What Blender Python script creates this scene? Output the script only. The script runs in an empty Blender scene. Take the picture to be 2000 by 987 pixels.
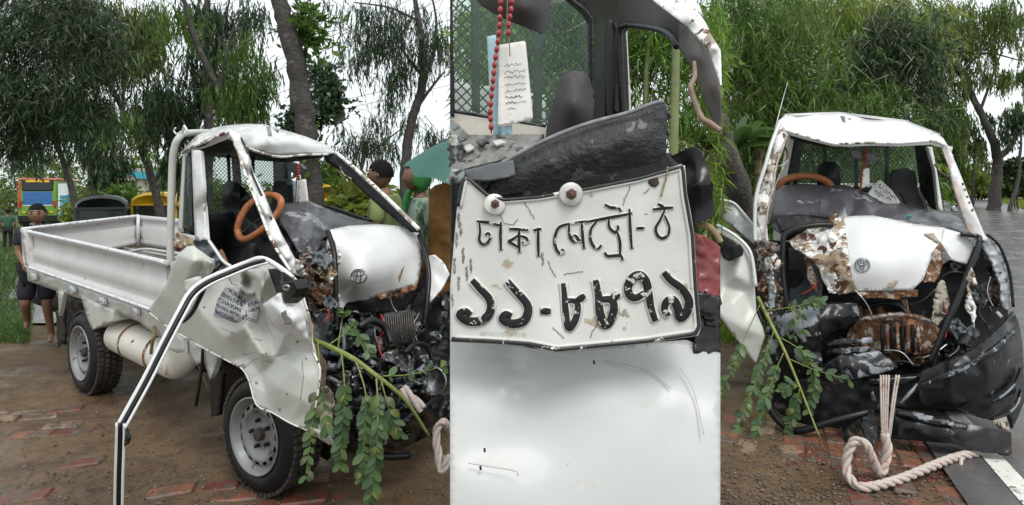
import bpy, bmesh, math, random
import numpy as np
from mathutils import Vector, Matrix, noise
from mathutils.geometry import delaunay_2d_cdt

# ------------------------------------------------------------------ camera, sky, sun, exposure
scene = bpy.context.scene
F, HC, CX, YH = 1150.0, 1.65, 1000.0, 370.0        # focal length in photo pixels, eye height, horizon row
cam_d = bpy.data.cameras.new('camera')
cam_d.sensor_width = 36.0
cam_d.lens = 36.0 * F / 2000.0
cam_d.shift_y = -(493.5 - YH) / 2000.0
cam_d.clip_start = 0.02
cam_d.clip_end = 3000
cam = bpy.data.objects.new('camera', cam_d)
scene.collection.objects.link(cam)
cam.location = (0, 0, HC)
cam.rotation_euler = (math.radians(90), 0, 0)
scene.camera = cam

world = bpy.data.worlds.new('World')
scene.world = world
world.use_nodes = True
SUN_EL, SUN_AZ = 58.0, 155.0                        # high, behind the right shoulder, behind cloud
nt = world.node_tree
nt.nodes.clear()
wo = nt.nodes.new('ShaderNodeOutputWorld')
bg = nt.nodes.new('ShaderNodeBackground')
sky = nt.nodes.new('ShaderNodeTexSky')
sky.sky_type = 'NISHITA'
sky.sun_disc = False
sky.sun_elevation = math.radians(SUN_EL)
sky.sun_rotation = math.radians(SUN_AZ)
sky.air_density = 1.0
sky.dust_density = 6.0
hs = nt.nodes.new('ShaderNodeHueSaturation')        # overcast: cloud takes the blue out
hs.inputs['Saturation'].default_value = 0.10
hs.inputs['Value'].default_value = 1.0
mixw = nt.nodes.new('ShaderNodeMixRGB')
mixw.inputs[0].default_value = 0.72                 # even cloud layer over the clear sky
mixw.inputs[2].default_value = (9.6, 10.3, 10.6, 1)
nt.links.new(sky.outputs[0], hs.inputs['Color'])
nt.links.new(hs.outputs[0], mixw.inputs[1])
nt.links.new(mixw.outputs[0], bg.inputs['Color'])
bg.inputs['Strength'].default_value = 0.118
nt.links.new(bg.outputs[0], wo.inputs[0])

sd = bpy.data.lights.new('sun', 'SUN')
sd.energy = 1.5
sd.angle = math.radians(25)
sd.color = (1.0, 0.97, 0.92)
sun = bpy.data.objects.new('sun', sd)
scene.collection.objects.link(sun)
sun.rotation_euler = (math.radians(90 - SUN_EL), 0, math.radians(180 - SUN_AZ))
sun.location = (0, 0, 30)

scene.view_settings.view_transform = 'Standard'
scene.view_settings.look = 'None'
scene.view_settings.exposure = 0.22
scene.view_settings.gamma = 1.0
scene.render.engine = 'CYCLES'
scene.cycles.max_bounces = 6
scene.cycles.transparent_max_bounces = 12

COL = scene.collection
RND = random.Random(7)
RG = np.random.default_rng(11)

# ------------------------------------------------------------------ projections: a photo pixel at a stated distance
def P(px, py, d):
    return Vector(((px - CX) / F * d, d, HC - (py - YH) / F * d))
def PL(px, py, b):                                   # truck seen from its side: b metres behind its near flank
    k = (px - CX) / F
    return P(px, py, (1.736 + b) / (0.6 * k + 0.8))
def PR(px, py, o):                                   # truck seen head-on: o metres behind its cowl
    k = (px - CX) / F
    return P(px, py, (5.05 + o) / (0.342 * k + 0.94))
def ground_h(x, y):                                  # the land falls away gently to the far left
    if y < 6: return 0.0
    k = x / y
    t = min(1, max(0, (-0.38 - k) / 0.22)); t = t * t * (3 - 2 * t)
    s = min(1, max(0, (y - 6) / 34.0)); s = s ** 0.8
    return -0.85 * t * s
def G(px, py):                                       # ground point under a pixel
    d = HC * F / max(2.0, (py - YH))
    return Vector(((px - CX) / F * d, d, 0))
def D_ground(py):
    return HC * F / max(2.0, (py - YH))

# ------------------------------------------------------------------ materials
MATS = {}
def M(name, base, rough=0.5, metal=0.0, var=0.12, scale=6.0, bump=0.0, bscale=30.0, spec=0.5, coat=0.0,
      layers=(), trans=0.0, alpha=1.0, isl=0.0, emit=0.0, bdist=0.01):
    """procedural principled material; layers = (colour, amount 0..1, noise scale, roughness, metal)"""
    if name in MATS: return MATS[name]
    m = bpy.data.materials.new(name); m.use_nodes = True
    n = m.node_tree; n.nodes.clear(); L = n.links.new
    out = n.nodes.new('ShaderNodeOutputMaterial')
    p = n.nodes.new('ShaderNodeBsdfPrincipled')
    L(p.outputs[0], out.inputs[0])
    p.inputs['Specular IOR Level'].default_value = spec
    p.inputs['Coat Weight'].default_value = coat
    p.inputs['Coat Roughness'].default_value = 0.08
    p.inputs['Metallic'].default_value = metal
    tc = n.nodes.new('ShaderNodeNewGeometry')
    co = tc.outputs['Position']
    def nz(sc, det=5, rg=0.6, dist=0.0):
        t = n.nodes.new('ShaderNodeTexNoise'); t.inputs['Scale'].default_value = sc
        t.inputs['Detail'].default_value = det; t.inputs['Roughness'].default_value = rg
        t.inputs['Distortion'].default_value = dist
        L(co, t.inputs['Vector']); return t.outputs['Fac']
    c = n.nodes.new('ShaderNodeRGB'); c.outputs[0].default_value = (*base, 1); col = c.outputs[0]
    if var:
        h = n.nodes.new('ShaderNodeHueSaturation'); L(col, h.inputs['Color'])
        mr = n.nodes.new('ShaderNodeMapRange'); L(nz(scale), mr.inputs[0])
        mr.inputs[1].default_value = 0.3; mr.inputs[2].default_value = 0.7
        mr.inputs[3].default_value = 1 - var; mr.inputs[4].default_value = 1 + var
        L(mr.outputs[0], h.inputs['Value']); col = h.outputs[0]
    if isl:
        h = n.nodes.new('ShaderNodeHueSaturation'); L(col, h.inputs['Color'])
        mr = n.nodes.new('ShaderNodeMapRange'); L(tc.outputs['Random Per Island'], mr.inputs[0])
        mr.inputs[3].default_value = 1 - isl; mr.inputs[4].default_value = 1 + isl
        L(mr.outputs[0], h.inputs['Value'])
        mr2 = n.nodes.new('ShaderNodeMapRange'); L(nz(0.9, 2), mr2.inputs[0])
        mr2.inputs[1].default_value = 0.3; mr2.inputs[2].default_value = 0.7
        mr2.inputs[3].default_value = 0.478; mr2.inputs[4].default_value = 0.515
        L(mr2.outputs[0], h.inputs['Hue']); col = h.outputs[0]
    rsock = None
    r = n.nodes.new('ShaderNodeMapRange'); L(nz(scale * 2.3), r.inputs[0])
    r.inputs[1].default_value = 0.3; r.inputs[2].default_value = 0.7
    r.inputs[3].default_value = max(0.02, rough - 0.1); r.inputs[4].default_value = min(1, rough + 0.12)
    rsock = r.outputs[0]
    msock = None
    for i, ly in enumerate(layers):
        lc, amt, sc, lr = ly[:4]; lm = ly[4] if len(ly) > 4 else 0.0
        f = n.nodes.new('ShaderNodeMapRange'); L(nz(sc, 8, 0.65, 0.4 + 0.3 * i), f.inputs[0])
        t = 0.72 - 0.44 * amt
        f.inputs[1].default_value = t; f.inputs[2].default_value = t + 0.018
        mx = n.nodes.new('ShaderNodeMixRGB'); L(f.outputs[0], mx.inputs[0]); L(col, mx.inputs[1])
        hv = n.nodes.new('ShaderNodeHueSaturation'); hv.inputs['Color'].default_value = (*lc, 1)
        mv = n.nodes.new('ShaderNodeMapRange'); L(nz(sc * 3.1), mv.inputs[0]); mv.inputs[1].default_value = 0.3
        mv.inputs[2].default_value = 0.7; mv.inputs[3].default_value = 0.65; mv.inputs[4].default_value = 1.35
        L(mv.outputs[0], hv.inputs['Value']); L(hv.outputs[0], mx.inputs[2]); col = mx.outputs[0]
        rm = n.nodes.new('ShaderNodeMixRGB'); L(f.outputs[0], rm.inputs[0]); L(rsock, rm.inputs[1])
        rm.inputs[2].default_value = (lr, lr, lr, 1); rsock = rm.outputs[0]
    L(col, p.inputs['Base Color']); L(rsock, p.inputs['Roughness'])
    if bump:
        b = n.nodes.new('ShaderNodeBump'); b.inputs['Strength'].default_value = bump
        b.inputs['Distance'].default_value = bdist
        L(nz(bscale, 6), b.inputs['Height']); L(b.outputs[0], p.inputs['Normal'])
    if trans:                                        # leaves let light through
        t = n.nodes.new('ShaderNodeBsdfTranslucent'); L(col, t.inputs['Color'])
        ms = n.nodes.new('ShaderNodeMixShader'); ms.inputs[0].default_value = trans
        L(p.outputs[0], ms.inputs[1]); L(t.outputs[0], ms.inputs[2]); L(ms.outputs[0], out.inputs[0])
    if alpha < 1:                                    # thin dusty glass
        t = n.nodes.new('ShaderNodeBsdfTransparent'); t.inputs[0].default_value = (0.92, 0.97, 0.94, 1)
        ms = n.nodes.new('ShaderNodeMixShader'); ms.inputs[0].default_value = alpha
        L(t.outputs[0], ms.inputs[1]); L(p.outputs[0], ms.inputs[2]); L(ms.outputs[0], out.inputs[0])
    MATS[name] = m
    return m

RUST = (0.11, 0.040, 0.018); DIRT = (0.16, 0.115, 0.07)
W_ = M('white_paint', (0.50, 0.505, 0.465), 0.42, var=0.06, scale=3, coat=0.12,
       layers=[((0.24, 0.25, 0.26), 0.05, 30, 0.5), ((0.42, 0.39, 0.33), 0.12, 2.2, 0.6)])
WC = M('white_paint_clean', (0.64, 0.645, 0.635), 0.3, var=0.03, scale=3, coat=0.3, layers=[((0.30, 0.28, 0.25), 0.03, 38, 0.6)])
WB = M('white_bed_paint', (0.50, 0.485, 0.475), 0.45, var=0.08, scale=4,
       layers=[((0.25, 0.21, 0.18), 0.10, 17, 0.7), ((0.44, 0.41, 0.39), 0.28, 3.0, 0.6)])
WG = M('chipped_white_rail', (0.60, 0.61, 0.62), 0.5, var=0.15, scale=18, layers=[((0.22, 0.23, 0.25), 0.30, 26, 0.6)])
WR = M('white_and_rust', (0.74, 0.73, 0.70), 0.4, var=0.08, scale=5,
       layers=[((0.30, 0.25, 0.20), 0.45, 10, 0.7), (RUST, 0.34, 13, 0.8)])
RU = M('torn_rusty_steel', (0.20, 0.19, 0.18), 0.6, var=0.3, scale=12, bump=0.5, bscale=40,
       layers=[(RUST, 0.50, 9, 0.85), ((0.55, 0.53, 0.50), 0.30, 12, 0.5), ((0.03, 0.025, 0.022), 0.34, 8, 0.7)])
CR = M('bare_torn_panel', (0.30, 0.23, 0.15), 0.7, var=0.35, scale=14, bump=0.6, bscale=35,
       layers=[((0.76, 0.76, 0.74), 0.50, 6.0, 0.4), (RUST, 0.42, 11, 0.85), ((0.36, 0.36, 0.36), 0.30, 9, 0.6)])
RS = M('brown_rust', (0.20, 0.09, 0.04), 0.75, var=0.4, scale=14, bump=0.6, bscale=45,
       layers=[((0.42, 0.38, 0.32), 0.40, 12, 0.6), ((0.04, 0.022, 0.018), 0.40, 9, 0.7)])
GM = M('blue_grey_inner_steel', (0.10, 0.12, 0.135), 0.35, var=0.25, scale=6, layers=[(RUST, 0.22, 8, 0.8), ((0.4, 0.41, 0.41), 0.18, 7, 0.4)])
BP = M('black_bumper_plastic', (0.007, 0.0075, 0.009), 0.26, var=0.3, scale=9, bump=0.10, bscale=25, coat=0.0, spec=0.4,
       layers=[((0.15, 0.155, 0.17), 0.20, 8.0, 0.40), ((0.30, 0.31, 0.33), 0.05, 24, 0.4)])
BS = M('scuffed_black_paint', (0.007, 0.0075, 0.009), 0.28, var=0.3, scale=9, bump=0.12, bscale=20, coat=0.0, spec=0.45,
       layers=[((0.22, 0.235, 0.26), 0.42, 4.2, 0.35), ((0.5, 0.51, 0.53), 0.10, 11, 0.4)])
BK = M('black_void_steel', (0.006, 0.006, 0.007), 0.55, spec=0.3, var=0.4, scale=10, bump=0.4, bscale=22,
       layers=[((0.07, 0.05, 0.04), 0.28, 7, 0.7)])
RB = M('black_rubber', (0.008, 0.008, 0.009), 0.36, spec=0.35, var=0.2, scale=12)
DG = M('dashboard_plastic', (0.055, 0.055, 0.063), 0.34, var=0.14, scale=5, bump=0.10, bscale=90, coat=0.15,
       layers=[((0.22, 0.22, 0.235), 0.24, 4.5, 0.5)])
DK = M('dark_trim', (0.014, 0.014, 0.015), 0.6, spec=0.3, var=0.2, scale=8)
HL = M('headlining_grey', (0.055, 0.057, 0.050), 0.85, spec=0.2, var=0.12, scale=20)
SE = M('black_vinyl_seat', (0.011, 0.011, 0.013), 0.42, spec=0.35, var=0.2, scale=8, bump=0.12, bscale=120)
LE = M('brown_leather_wrap', (0.33, 0.115, 0.038), 0.42, var=0.3, scale=22, bump=0.12, bscale=120)
TY = M('tyre_rubber', (0.009, 0.009, 0.009), 0.62, spec=0.3, var=0.3, scale=10, bump=0.2, bscale=60, layers=[((0.11, 0.075, 0.05), 0.20, 6, 0.85)])
TM = M('muddy_tyre_tread', (0.05, 0.038, 0.029), 0.75, var=0.4, scale=14, bump=0.7, bscale=50, layers=[((0.02, 0.02, 0.02), 0.45, 9, 0.7)])
RI = M('steel_rim', (0.24, 0.243, 0.245), 0.48, metal=0.5, var=0.15, scale=9, layers=[((0.14, 0.11, 0.085), 0.24, 12, 0.7)])
CH = M('dull_chrome', (0.33, 0.34, 0.35), 0.25, metal=0.9, var=0.1)
WI = M('dark_wire', (0.050, 0.052, 0.050), 0.5, metal=0.3, var=0.1)
GL = M('dusty_green_glass', (0.20, 0.27, 0.23), 0.18, var=0.25, scale=20, alpha=0.13)
GD = M('dark_quarter_glass', (0.04, 0.055, 0.05), 0.08, var=0.2, scale=6, alpha=0.62)
YE = M('auto_yellow', (0.75, 0.46, 0.02), 0.35, var=0.1)
RED = M('dark_red_paint', (0.20, 0.022, 0.022), 0.4, var=0.25, scale=18, coat=0.3, layers=[((0.03, 0.03, 0.03), 0.2, 12, 0.6)])
INK = M('black_ink', (0.012, 0.012, 0.014), 0.5, var=0.2, scale=30)
INKB = M('navy_ink', (0.018, 0.02, 0.06), 0.5, var=0.25, scale=30)

# ------------------------------------------------------------------ object helpers
def put(o, parent=None):
    COL.objects.link(o)
    if parent is not None: o.parent = parent
    return o
def thing(name, label, cat, loc=(0, 0, 0), group=None):
    o = bpy.data.objects.new(name, None); COL.objects.link(o)
    o.empty_display_size = 0.1; o.location = loc
    o['label'] = label; o['category'] = cat
    if group: o['group'] = group
    return o
def tag(o, label=None, cat=None, group=None, kind=None):
    if label: o['label'] = label
    if cat: o['category'] = cat
    if group: o['group'] = group
    if kind: o['kind'] = kind
    return o
def mesh(name, verts, faces, mat, parent=None, smooth=True, flat_from=None):
    """verts in world coordinates; stored relative to the parent thing (thing or part of it)"""
    org = np.zeros(3)
    if parent is not None:
        q = parent
        while q is not None:
            org = org + np.array(q.location); q = q.parent
    v = np.asarray([tuple(a) for a in verts], dtype=np.float64).reshape(-1, 3) - org
    me = bpy.data.meshes.new(name)
    me.from_pydata([tuple(a) for a in v], [], faces)
    if mat is not None: me.materials.append(mat)
    sm = np.ones(len(me.polygons), dtype=bool) if smooth else np.zeros(len(me.polygons), dtype=bool)
    if flat_from is not None and len(me.polygons) == len(faces): sm[flat_from:] = False
    me.polygons.foreach_set('use_smooth', sm)
    me.update()
    return put(bpy.data.objects.new(name, me), parent)
def base_mesh(name, verts, faces, mat, loc, smooth=True):
    """a top-level single mesh with its origin at loc"""
    t = bpy.data.objects.new('tmp', None); t.location = loc
    me = bpy.data.meshes.new(name)
    v = np.asarray([tuple(a) for a in verts], dtype=np.float64) - np.array(loc)
    me.from_pydata([tuple(a) for a in v], [], faces)
    me.materials.append(mat)
    me.polygons.foreach_set('use_smooth', np.full(len(me.polygons), smooth))
    o = put(bpy.data.objects.new(name, me)); o.location = loc
    bpy.data.objects.remove(t)
    return o

def inside(poly, x, y):
    px = poly[:, 0]; py = poly[:, 1]; qx = np.roll(px, -1); qy = np.roll(py, -1)
    c = np.zeros(x.shape, bool)
    for i in range(len(poly)):
        cond = ((py[i] > y) != (qy[i] > y))
        with np.errstate(divide='ignore', invalid='ignore'):
            xx = (qx[i] - px[i]) * (y - py[i]) / (qy[i] - py[i]) + px[i]
        c ^= cond & (x < xx)
    return c
def idw(cx, cy, co, x, y, pw=3.0):
    d = (x[:, None] - cx[None]) ** 2 + (y[:, None] - cy[None]) ** 2 + 4.0
    w = d ** (-pw / 2)
    return (w * co[None]).sum(1) / w.sum(1)
def tps(C, X, Y):
    """thin-plate spline through the stated depths: smooth pressed sheet"""
    n = len(C); x = C[:, 0] / 100; y = C[:, 1] / 100
    def U(d2): return np.where(d2 > 1e-12, d2 * np.log(np.maximum(d2, 1e-12)), 0.0)
    K = U((x[:, None] - x[None]) ** 2 + (y[:, None] - y[None]) ** 2) + np.eye(n) * 2e-3
    Pm = np.stack([np.ones(n), x, y], 1)
    A = np.zeros((n + 3, n + 3)); A[:n, :n] = K; A[:n, n:] = Pm; A[n:, :n] = Pm.T
    w = np.linalg.lstsq(A, np.concatenate([C[:, 2], np.zeros(3)]), rcond=None)[0]
    XX, YY = X / 100, Y / 100
    r = U((XX[:, None] - x[None]) ** 2 + (YY[:, None] - y[None]) ** 2) @ w[:n] + w[n] + w[n + 1] * XX + w[n + 2] * YY
    lo, hi = C[:, 2].min(), C[:, 2].max(); m = (hi - lo) * .25 + 1e-4
    return np.clip(r, lo - m, hi + m)
def lin_interp(C, X, Y):
    """folds: straight facets between the stated depths"""
    vs, es, fs, ov, _, _ = delaunay_2d_cdt([Vector((a[0], a[1])) for a in C], [], [], 0, 1e-4)
    z = [float(np.mean([C[k][2] for k in o])) if len(o) else 0.0 for o in ov]
    out = np.full(len(X), np.nan)
    for f in fs:
        (ax, ay), (bx, by), (cx, cy) = [(vs[i].x, vs[i].y) for i in f]
        den = (by - cy) * (ax - cx) + (cx - bx) * (ay - cy)
        if abs(den) < 1e-9: continue
        l1 = ((by - cy) * (X - cx) + (cx - bx) * (Y - cy)) / den
        l2 = ((cy - ay) * (X - cx) + (ax - cx) * (Y - cy)) / den
        l3 = 1 - l1 - l2
        ok = (l1 > -1e-3) & (l2 > -1e-3) & (l3 > -1e-3)
        out[ok] = l1[ok] * z[f[0]] + l2[ok] * z[f[1]] + l3[ok] * z[f[2]]
    return out
def panel(name, outline, proj, mat, parent, off=0.0, res=9.0, inner=(), amp=0.0, ns=40.0, thick=0.006, jag=0.0,
          smooth=True, ridged=True, ret=False, seed=0.0, fold=0.0):
    """sheet metal / plastic panel: a traced outline with its own depth at every corner, crumple and thickness"""
    o3 = [(a[0], a[1], a[2] if len(a) > 2 else off) for a in outline]
    ctl = np.array(o3 + [tuple(i) for i in inner], dtype=float)
    bx = []
    n = len(o3)
    for i in range(n):
        a, b = o3[i], o3[(i + 1) % n]
        L_ = math.hypot(b[0] - a[0], b[1] - a[1]); k = max(1, int(L_ / res))
        for j in range(k):
            t = j / k
            x = a[0] + (b[0] - a[0]) * t; y = a[1] + (b[1] - a[1]) * t
            if jag and j:
                x += RND.uniform(-jag, jag); y += RND.uniform(-jag, jag)
            bx.append((x, y))
    poly = np.array(bx)
    x0, y0 = poly.min(0); x1, y1 = poly.max(0)
    gx, gy = np.meshgrid(np.arange(x0, x1, res), np.arange(y0, y1, res * 0.87))
    gx[1::2] += res / 2
    gx = gx.ravel() + RG.uniform(-.15, .15, gx.size) * res; gy = gy.ravel() + RG.uniform(-.15, .15, gy.size) * res
    ok = inside(poly, gx, gy)
    gx, gy = gx[ok], gy[ok]
    if len(gx):
        dm = np.sqrt(((gx[:, None] - poly[None, :, 0]) ** 2 + (gy[:, None] - poly[None, :, 1]) ** 2).min(1))
        gx, gy = gx[dm > res * 0.45], gy[dm > res * 0.45]
    pts = [Vector((x, y)) for x, y in bx] + [Vector((x, y)) for x, y in zip(gx, gy)]
    vs, es, fs, _, _, _ = delaunay_2d_cdt(pts, [], [list(range(len(bx)))], 1, 1e-4)
    X = np.array([v.x for v in vs]); Y = np.array([v.y for v in vs])
    def depth(X, Y):
        o_ = tps(ctl, X, Y)
        if fold:
            l_ = lin_interp(ctl, X, Y); k_ = ~np.isnan(l_); o_[k_] = o_[k_] * (1 - fold) + l_[k_] * fold
        return o_
    O = depth(X, Y)
    if amp:
        for i in range(len(X)):
            q = Vector((X[i] / ns, Y[i] / ns, 3.1 + seed))
            if ridged: O[i] += amp * (1.0 - 2.2 * abs(noise.noise(q)) - 0.5) + amp * 0.45 * noise.noise(q * 2.7)
            else: O[i] += amp * noise.noise(q) + amp * 0.3 * noise.noise(q * 2.7)
    W = [proj(X[i], Y[i], O[i]) for i in range(len(X))]
    # orient to the viewer's side
    faces = []
    cen = Vector((0, 0, HC))
    for f in fs:
        a, b, c = (W[f[0]], W[f[1]], W[f[2]])
        nrm = (b - a).cross(c - a)
        faces.append(list(f) if nrm.dot(cen - a) > 0 else list(f)[::-1])
    # back side: pushed away along the sheet's mean normal
    nv = [Vector((0, 0, 0)) for _ in W]
    for f in faces:
        nn = (W[f[1]] - W[f[0]]).cross(W[f[2]] - W[f[0]])
        for i in f: nv[i] += nn
    N = len(W)
    back = [W[i] - (nv[i].normalized() if nv[i].length > 0 else Vector((0, -1, 0))) * thick for i in range(N)]
    ec = {}
    for f in faces:
        for i in range(len(f)):
            a, b = f[i], f[(i + 1) % len(f)]
            if (b, a) in ec: del ec[(b, a)]
            else: ec[(a, b)] = 1
    allf = faces + [[i + N for i in f[::-1]] for f in faces]
    rim0 = len(allf)
    allf += [[b, a, a + N, b + N] for (a, b) in ec]
    o = mesh(name, W + back, allf, mat, parent, smooth, flat_from=rim0 if smooth else 0)
    if ret:
        def surf(px, py):
            ov = depth(np.array([px], float), np.array([py], float))[0]
            if amp:
                q = Vector((px / ns, py / ns, 3.1 + seed))
                if ridged: ov += amp * (1.0 - 2.2 * abs(noise.noise(q)) - 0.5) + amp * 0.45 * noise.noise(q * 2.7)
                else: ov += amp * noise.noise(q) + amp * 0.3 * noise.noise(q * 2.7)
            return ov
        return o, surf
    return o

def crom(pts, sub=6, closed=False):
    p = [Vector(a) for a in pts]
    if len(p) < 3 and not closed: 
        return [p[0].lerp(p[-1], i / sub) for i in range(sub + 1)]
    out = []
    n = len(p)
    rng_ = range(n) if closed else range(n - 1)
    for i in rng_:
        if closed: a, b, c, d = p[(i - 1) % n], p[i], p[(i + 1) % n], p[(i + 2) % n]
        else: a, b, c, d = p[max(0, i - 1)], p[i], p[i + 1], p[min(n - 1, i + 2)]
        for j in range(sub):
            t = j / sub
            out.append(0.5 * ((2 * b) + (c - a) * t + (2 * a - 5 * b + 4 * c - d) * t * t + (3 * b - a - 3 * c + d) * t ** 3))
    if not closed: out.append(p[-1])
    return out
def tube_geo(pts, r, seg=8, closed=False, flat=1.0, up=None):
    pts = [Vector(a) for a in pts]; n = len(pts)
    rr = [r] * n if not hasattr(r, '__len__') else [r[0] + (r[-1] - r[0]) * i / max(1, n - 1) for i in range(n)] if len(r) != n else list(r)
    V = []; Fc = []
    t0 = (pts[1] - pts[0]).normalized()
    ref = Vector(up) if up is not None else (Vector((0, 0, 1)) if abs(t0.z) < 0.9 else Vector((1, 0, 0)))
    nrm = (ref - t0 * ref.dot(t0)).normalized()
    for i in range(n):
        if closed: t = (pts[(i + 1) % n] - pts[(i - 1) % n])
        else: t = pts[min(n - 1, i + 1)] - pts[max(0, i - 1)]
        if t.length < 1e-9: t = t0
        t = t.normalized()
        nrm = nrm - t * nrm.dot(t)
        if nrm.length < 1e-6: nrm = t.orthogonal()
        nrm.normalize(); bi = t.cross(nrm)
        for j in range(seg):
            a = 2 * math.pi * j / seg
            V.append(pts[i] + nrm * math.cos(a) * rr[i] * flat + bi * math.sin(a) * rr[i])
    m = n if closed else n - 1
    for i in range(m):
        for j in range(seg):
            a = i * seg + j; b = i * seg + (j + 1) % seg
            c = ((i + 1) % n) * seg + (j + 1) % seg; d = ((i + 1) % n) * seg + j
            Fc.append([a, b, c, d])
    if not closed:
        Fc.append(list(range(seg))[::-1]); Fc.append([(n - 1) * seg + j for j in range(seg)])
    return V, Fc
def tube(name, pts, r, mat, parent, seg=8, closed=False, flat=1.0, sub=5, up=None):
    q = crom(pts, sub, closed) if sub else [Vector(a) for a in pts]
    if hasattr(r, '__len__'):
        L_ = list(r); k = len(q); r = [float(np.interp(i / (k - 1) * (len(L_) - 1), range(len(L_)), L_)) for i in range(k)]
    V, Fc = tube_geo(q, r, seg, closed, flat, up)
    return mesh(name, V, Fc, mat, parent)
def tpx(name, pts, proj, r, mat, parent, **k):
    return tube(name, [proj(*a) for a in pts], r, mat, parent, **k)
def join_geo(parts):
    V = []; Fc = []
    for v, f in parts:
        o = len(V); V += list(v); Fc += [[i + o for i in a] for a in f]
    return V, Fc
def box_geo(c, s, rot=None, bev=0.0):
    bm = bmesh.new(); bmesh.ops.create_cube(bm, size=1.0)
    for v in bm.verts: v.co = Vector((v.co.x * s[0], v.co.y * s[1], v.co.z * s[2]))
    if bev: bmesh.ops.bevel(bm, geom=bm.edges[:], offset=bev, segments=2, affect='EDGES', profile=0.5)
    R_ = rot if rot is not None else Matrix.Identity(3)
    bm.verts.index_update()
    V = [R_ @ v.co + Vector(c) for v in bm.verts]; Fc = [[v.index for v in f.verts] for f in bm.faces]
    bm.free(); return V, Fc
def box(name, c, s, mat, parent, rot=None, bev=0.0, smooth=False):
    V, Fc = box_geo(c, s, rot, bev); return mesh(name, V, Fc, mat, parent, smooth)
def rotz(a): return Matrix.Rotation(a, 3, 'Z')
def lathe_geo(prof, axis_o, ax, up, seg=32):
    """prof: (radius, along-axis) pairs"""
    ax = Vector(ax).normalized(); up = Vector(up); up = (up - ax * up.dot(ax)).normalized(); sd_ = ax.cross(up)
    V = []; Fc = []
    for (r, h) in prof:
        for j in range(seg):
            a = 2 * math.pi * j / seg
            V.append(Vector(axis_o) + ax * h + (up * math.cos(a) + sd_ * math.sin(a)) * r)
    for i in range(len(prof) - 1):
        for j in range(seg):
            Fc.append([i * seg + j, i * seg + (j + 1) % seg, (i + 1) * seg + (j + 1) % seg, (i + 1) * seg + j])
    return V, Fc
def lathe(name, prof, o, ax, up, mat, parent, seg=32):
    V, Fc = lathe_geo(prof, o, ax, up, seg); return mesh(name, V, Fc, mat, parent)
def sheet(name, rows, proj, mat, parent, cols=24, thick=0.02, amp=0.0):
    """corrugated panel: rows of (left point, right point), each point (px, py, off)"""
    W = []
    for (a, b) in rows:
        for j in range(cols + 1):
            t = j / cols
            W.append(proj(a[0] + (b[0] - a[0]) * t, a[1] + (b[1] - a[1]) * t,
                          a[2] + (b[2] - a[2]) * t + amp * noise.noise(Vector((j * .6, len(W) * .01, 2)))))
    n = cols + 1; R_ = len(rows)
    fs = []
    for i in range(R_ - 1):
        for j in range(cols):
            f = [i * n + j, (i + 1) * n + j, (i + 1) * n + j + 1, i * n + j + 1]; fs.append(f)
    N = len(W)
    nn = Vector((0, 0, 0))
    for f in fs[:40]: nn += (W[f[1]] - W[f[0]]).cross(W[f[2]] - W[f[0]])
    nn.normalize()
    if nn.dot(Vector((0, 0, HC)) - W[0]) < 0: fs = [f[::-1] for f in fs]; nn = -nn
    back = [w - nn * thick for w in W]
    allf = fs + [[i + N for i in f[::-1]] for f in fs]
    rim = len(allf)
    for j in range(cols):
        allf.append([j, j + 1, j + 1 + N, j + N]); a = (R_ - 1) * n
        allf.append([a + j + 1, a + j, a + j + N, a + j + 1 + N])
    for i in range(R_ - 1):
        allf.append([(i + 1) * n, i * n, i * n + N, (i + 1) * n + N])
        a = i * n + cols; b = (i + 1) * n + cols
        allf.append([a, b, b + N, a + N])
    return mesh(name, W + back, allf, mat, parent, True, flat_from=rim)
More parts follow.
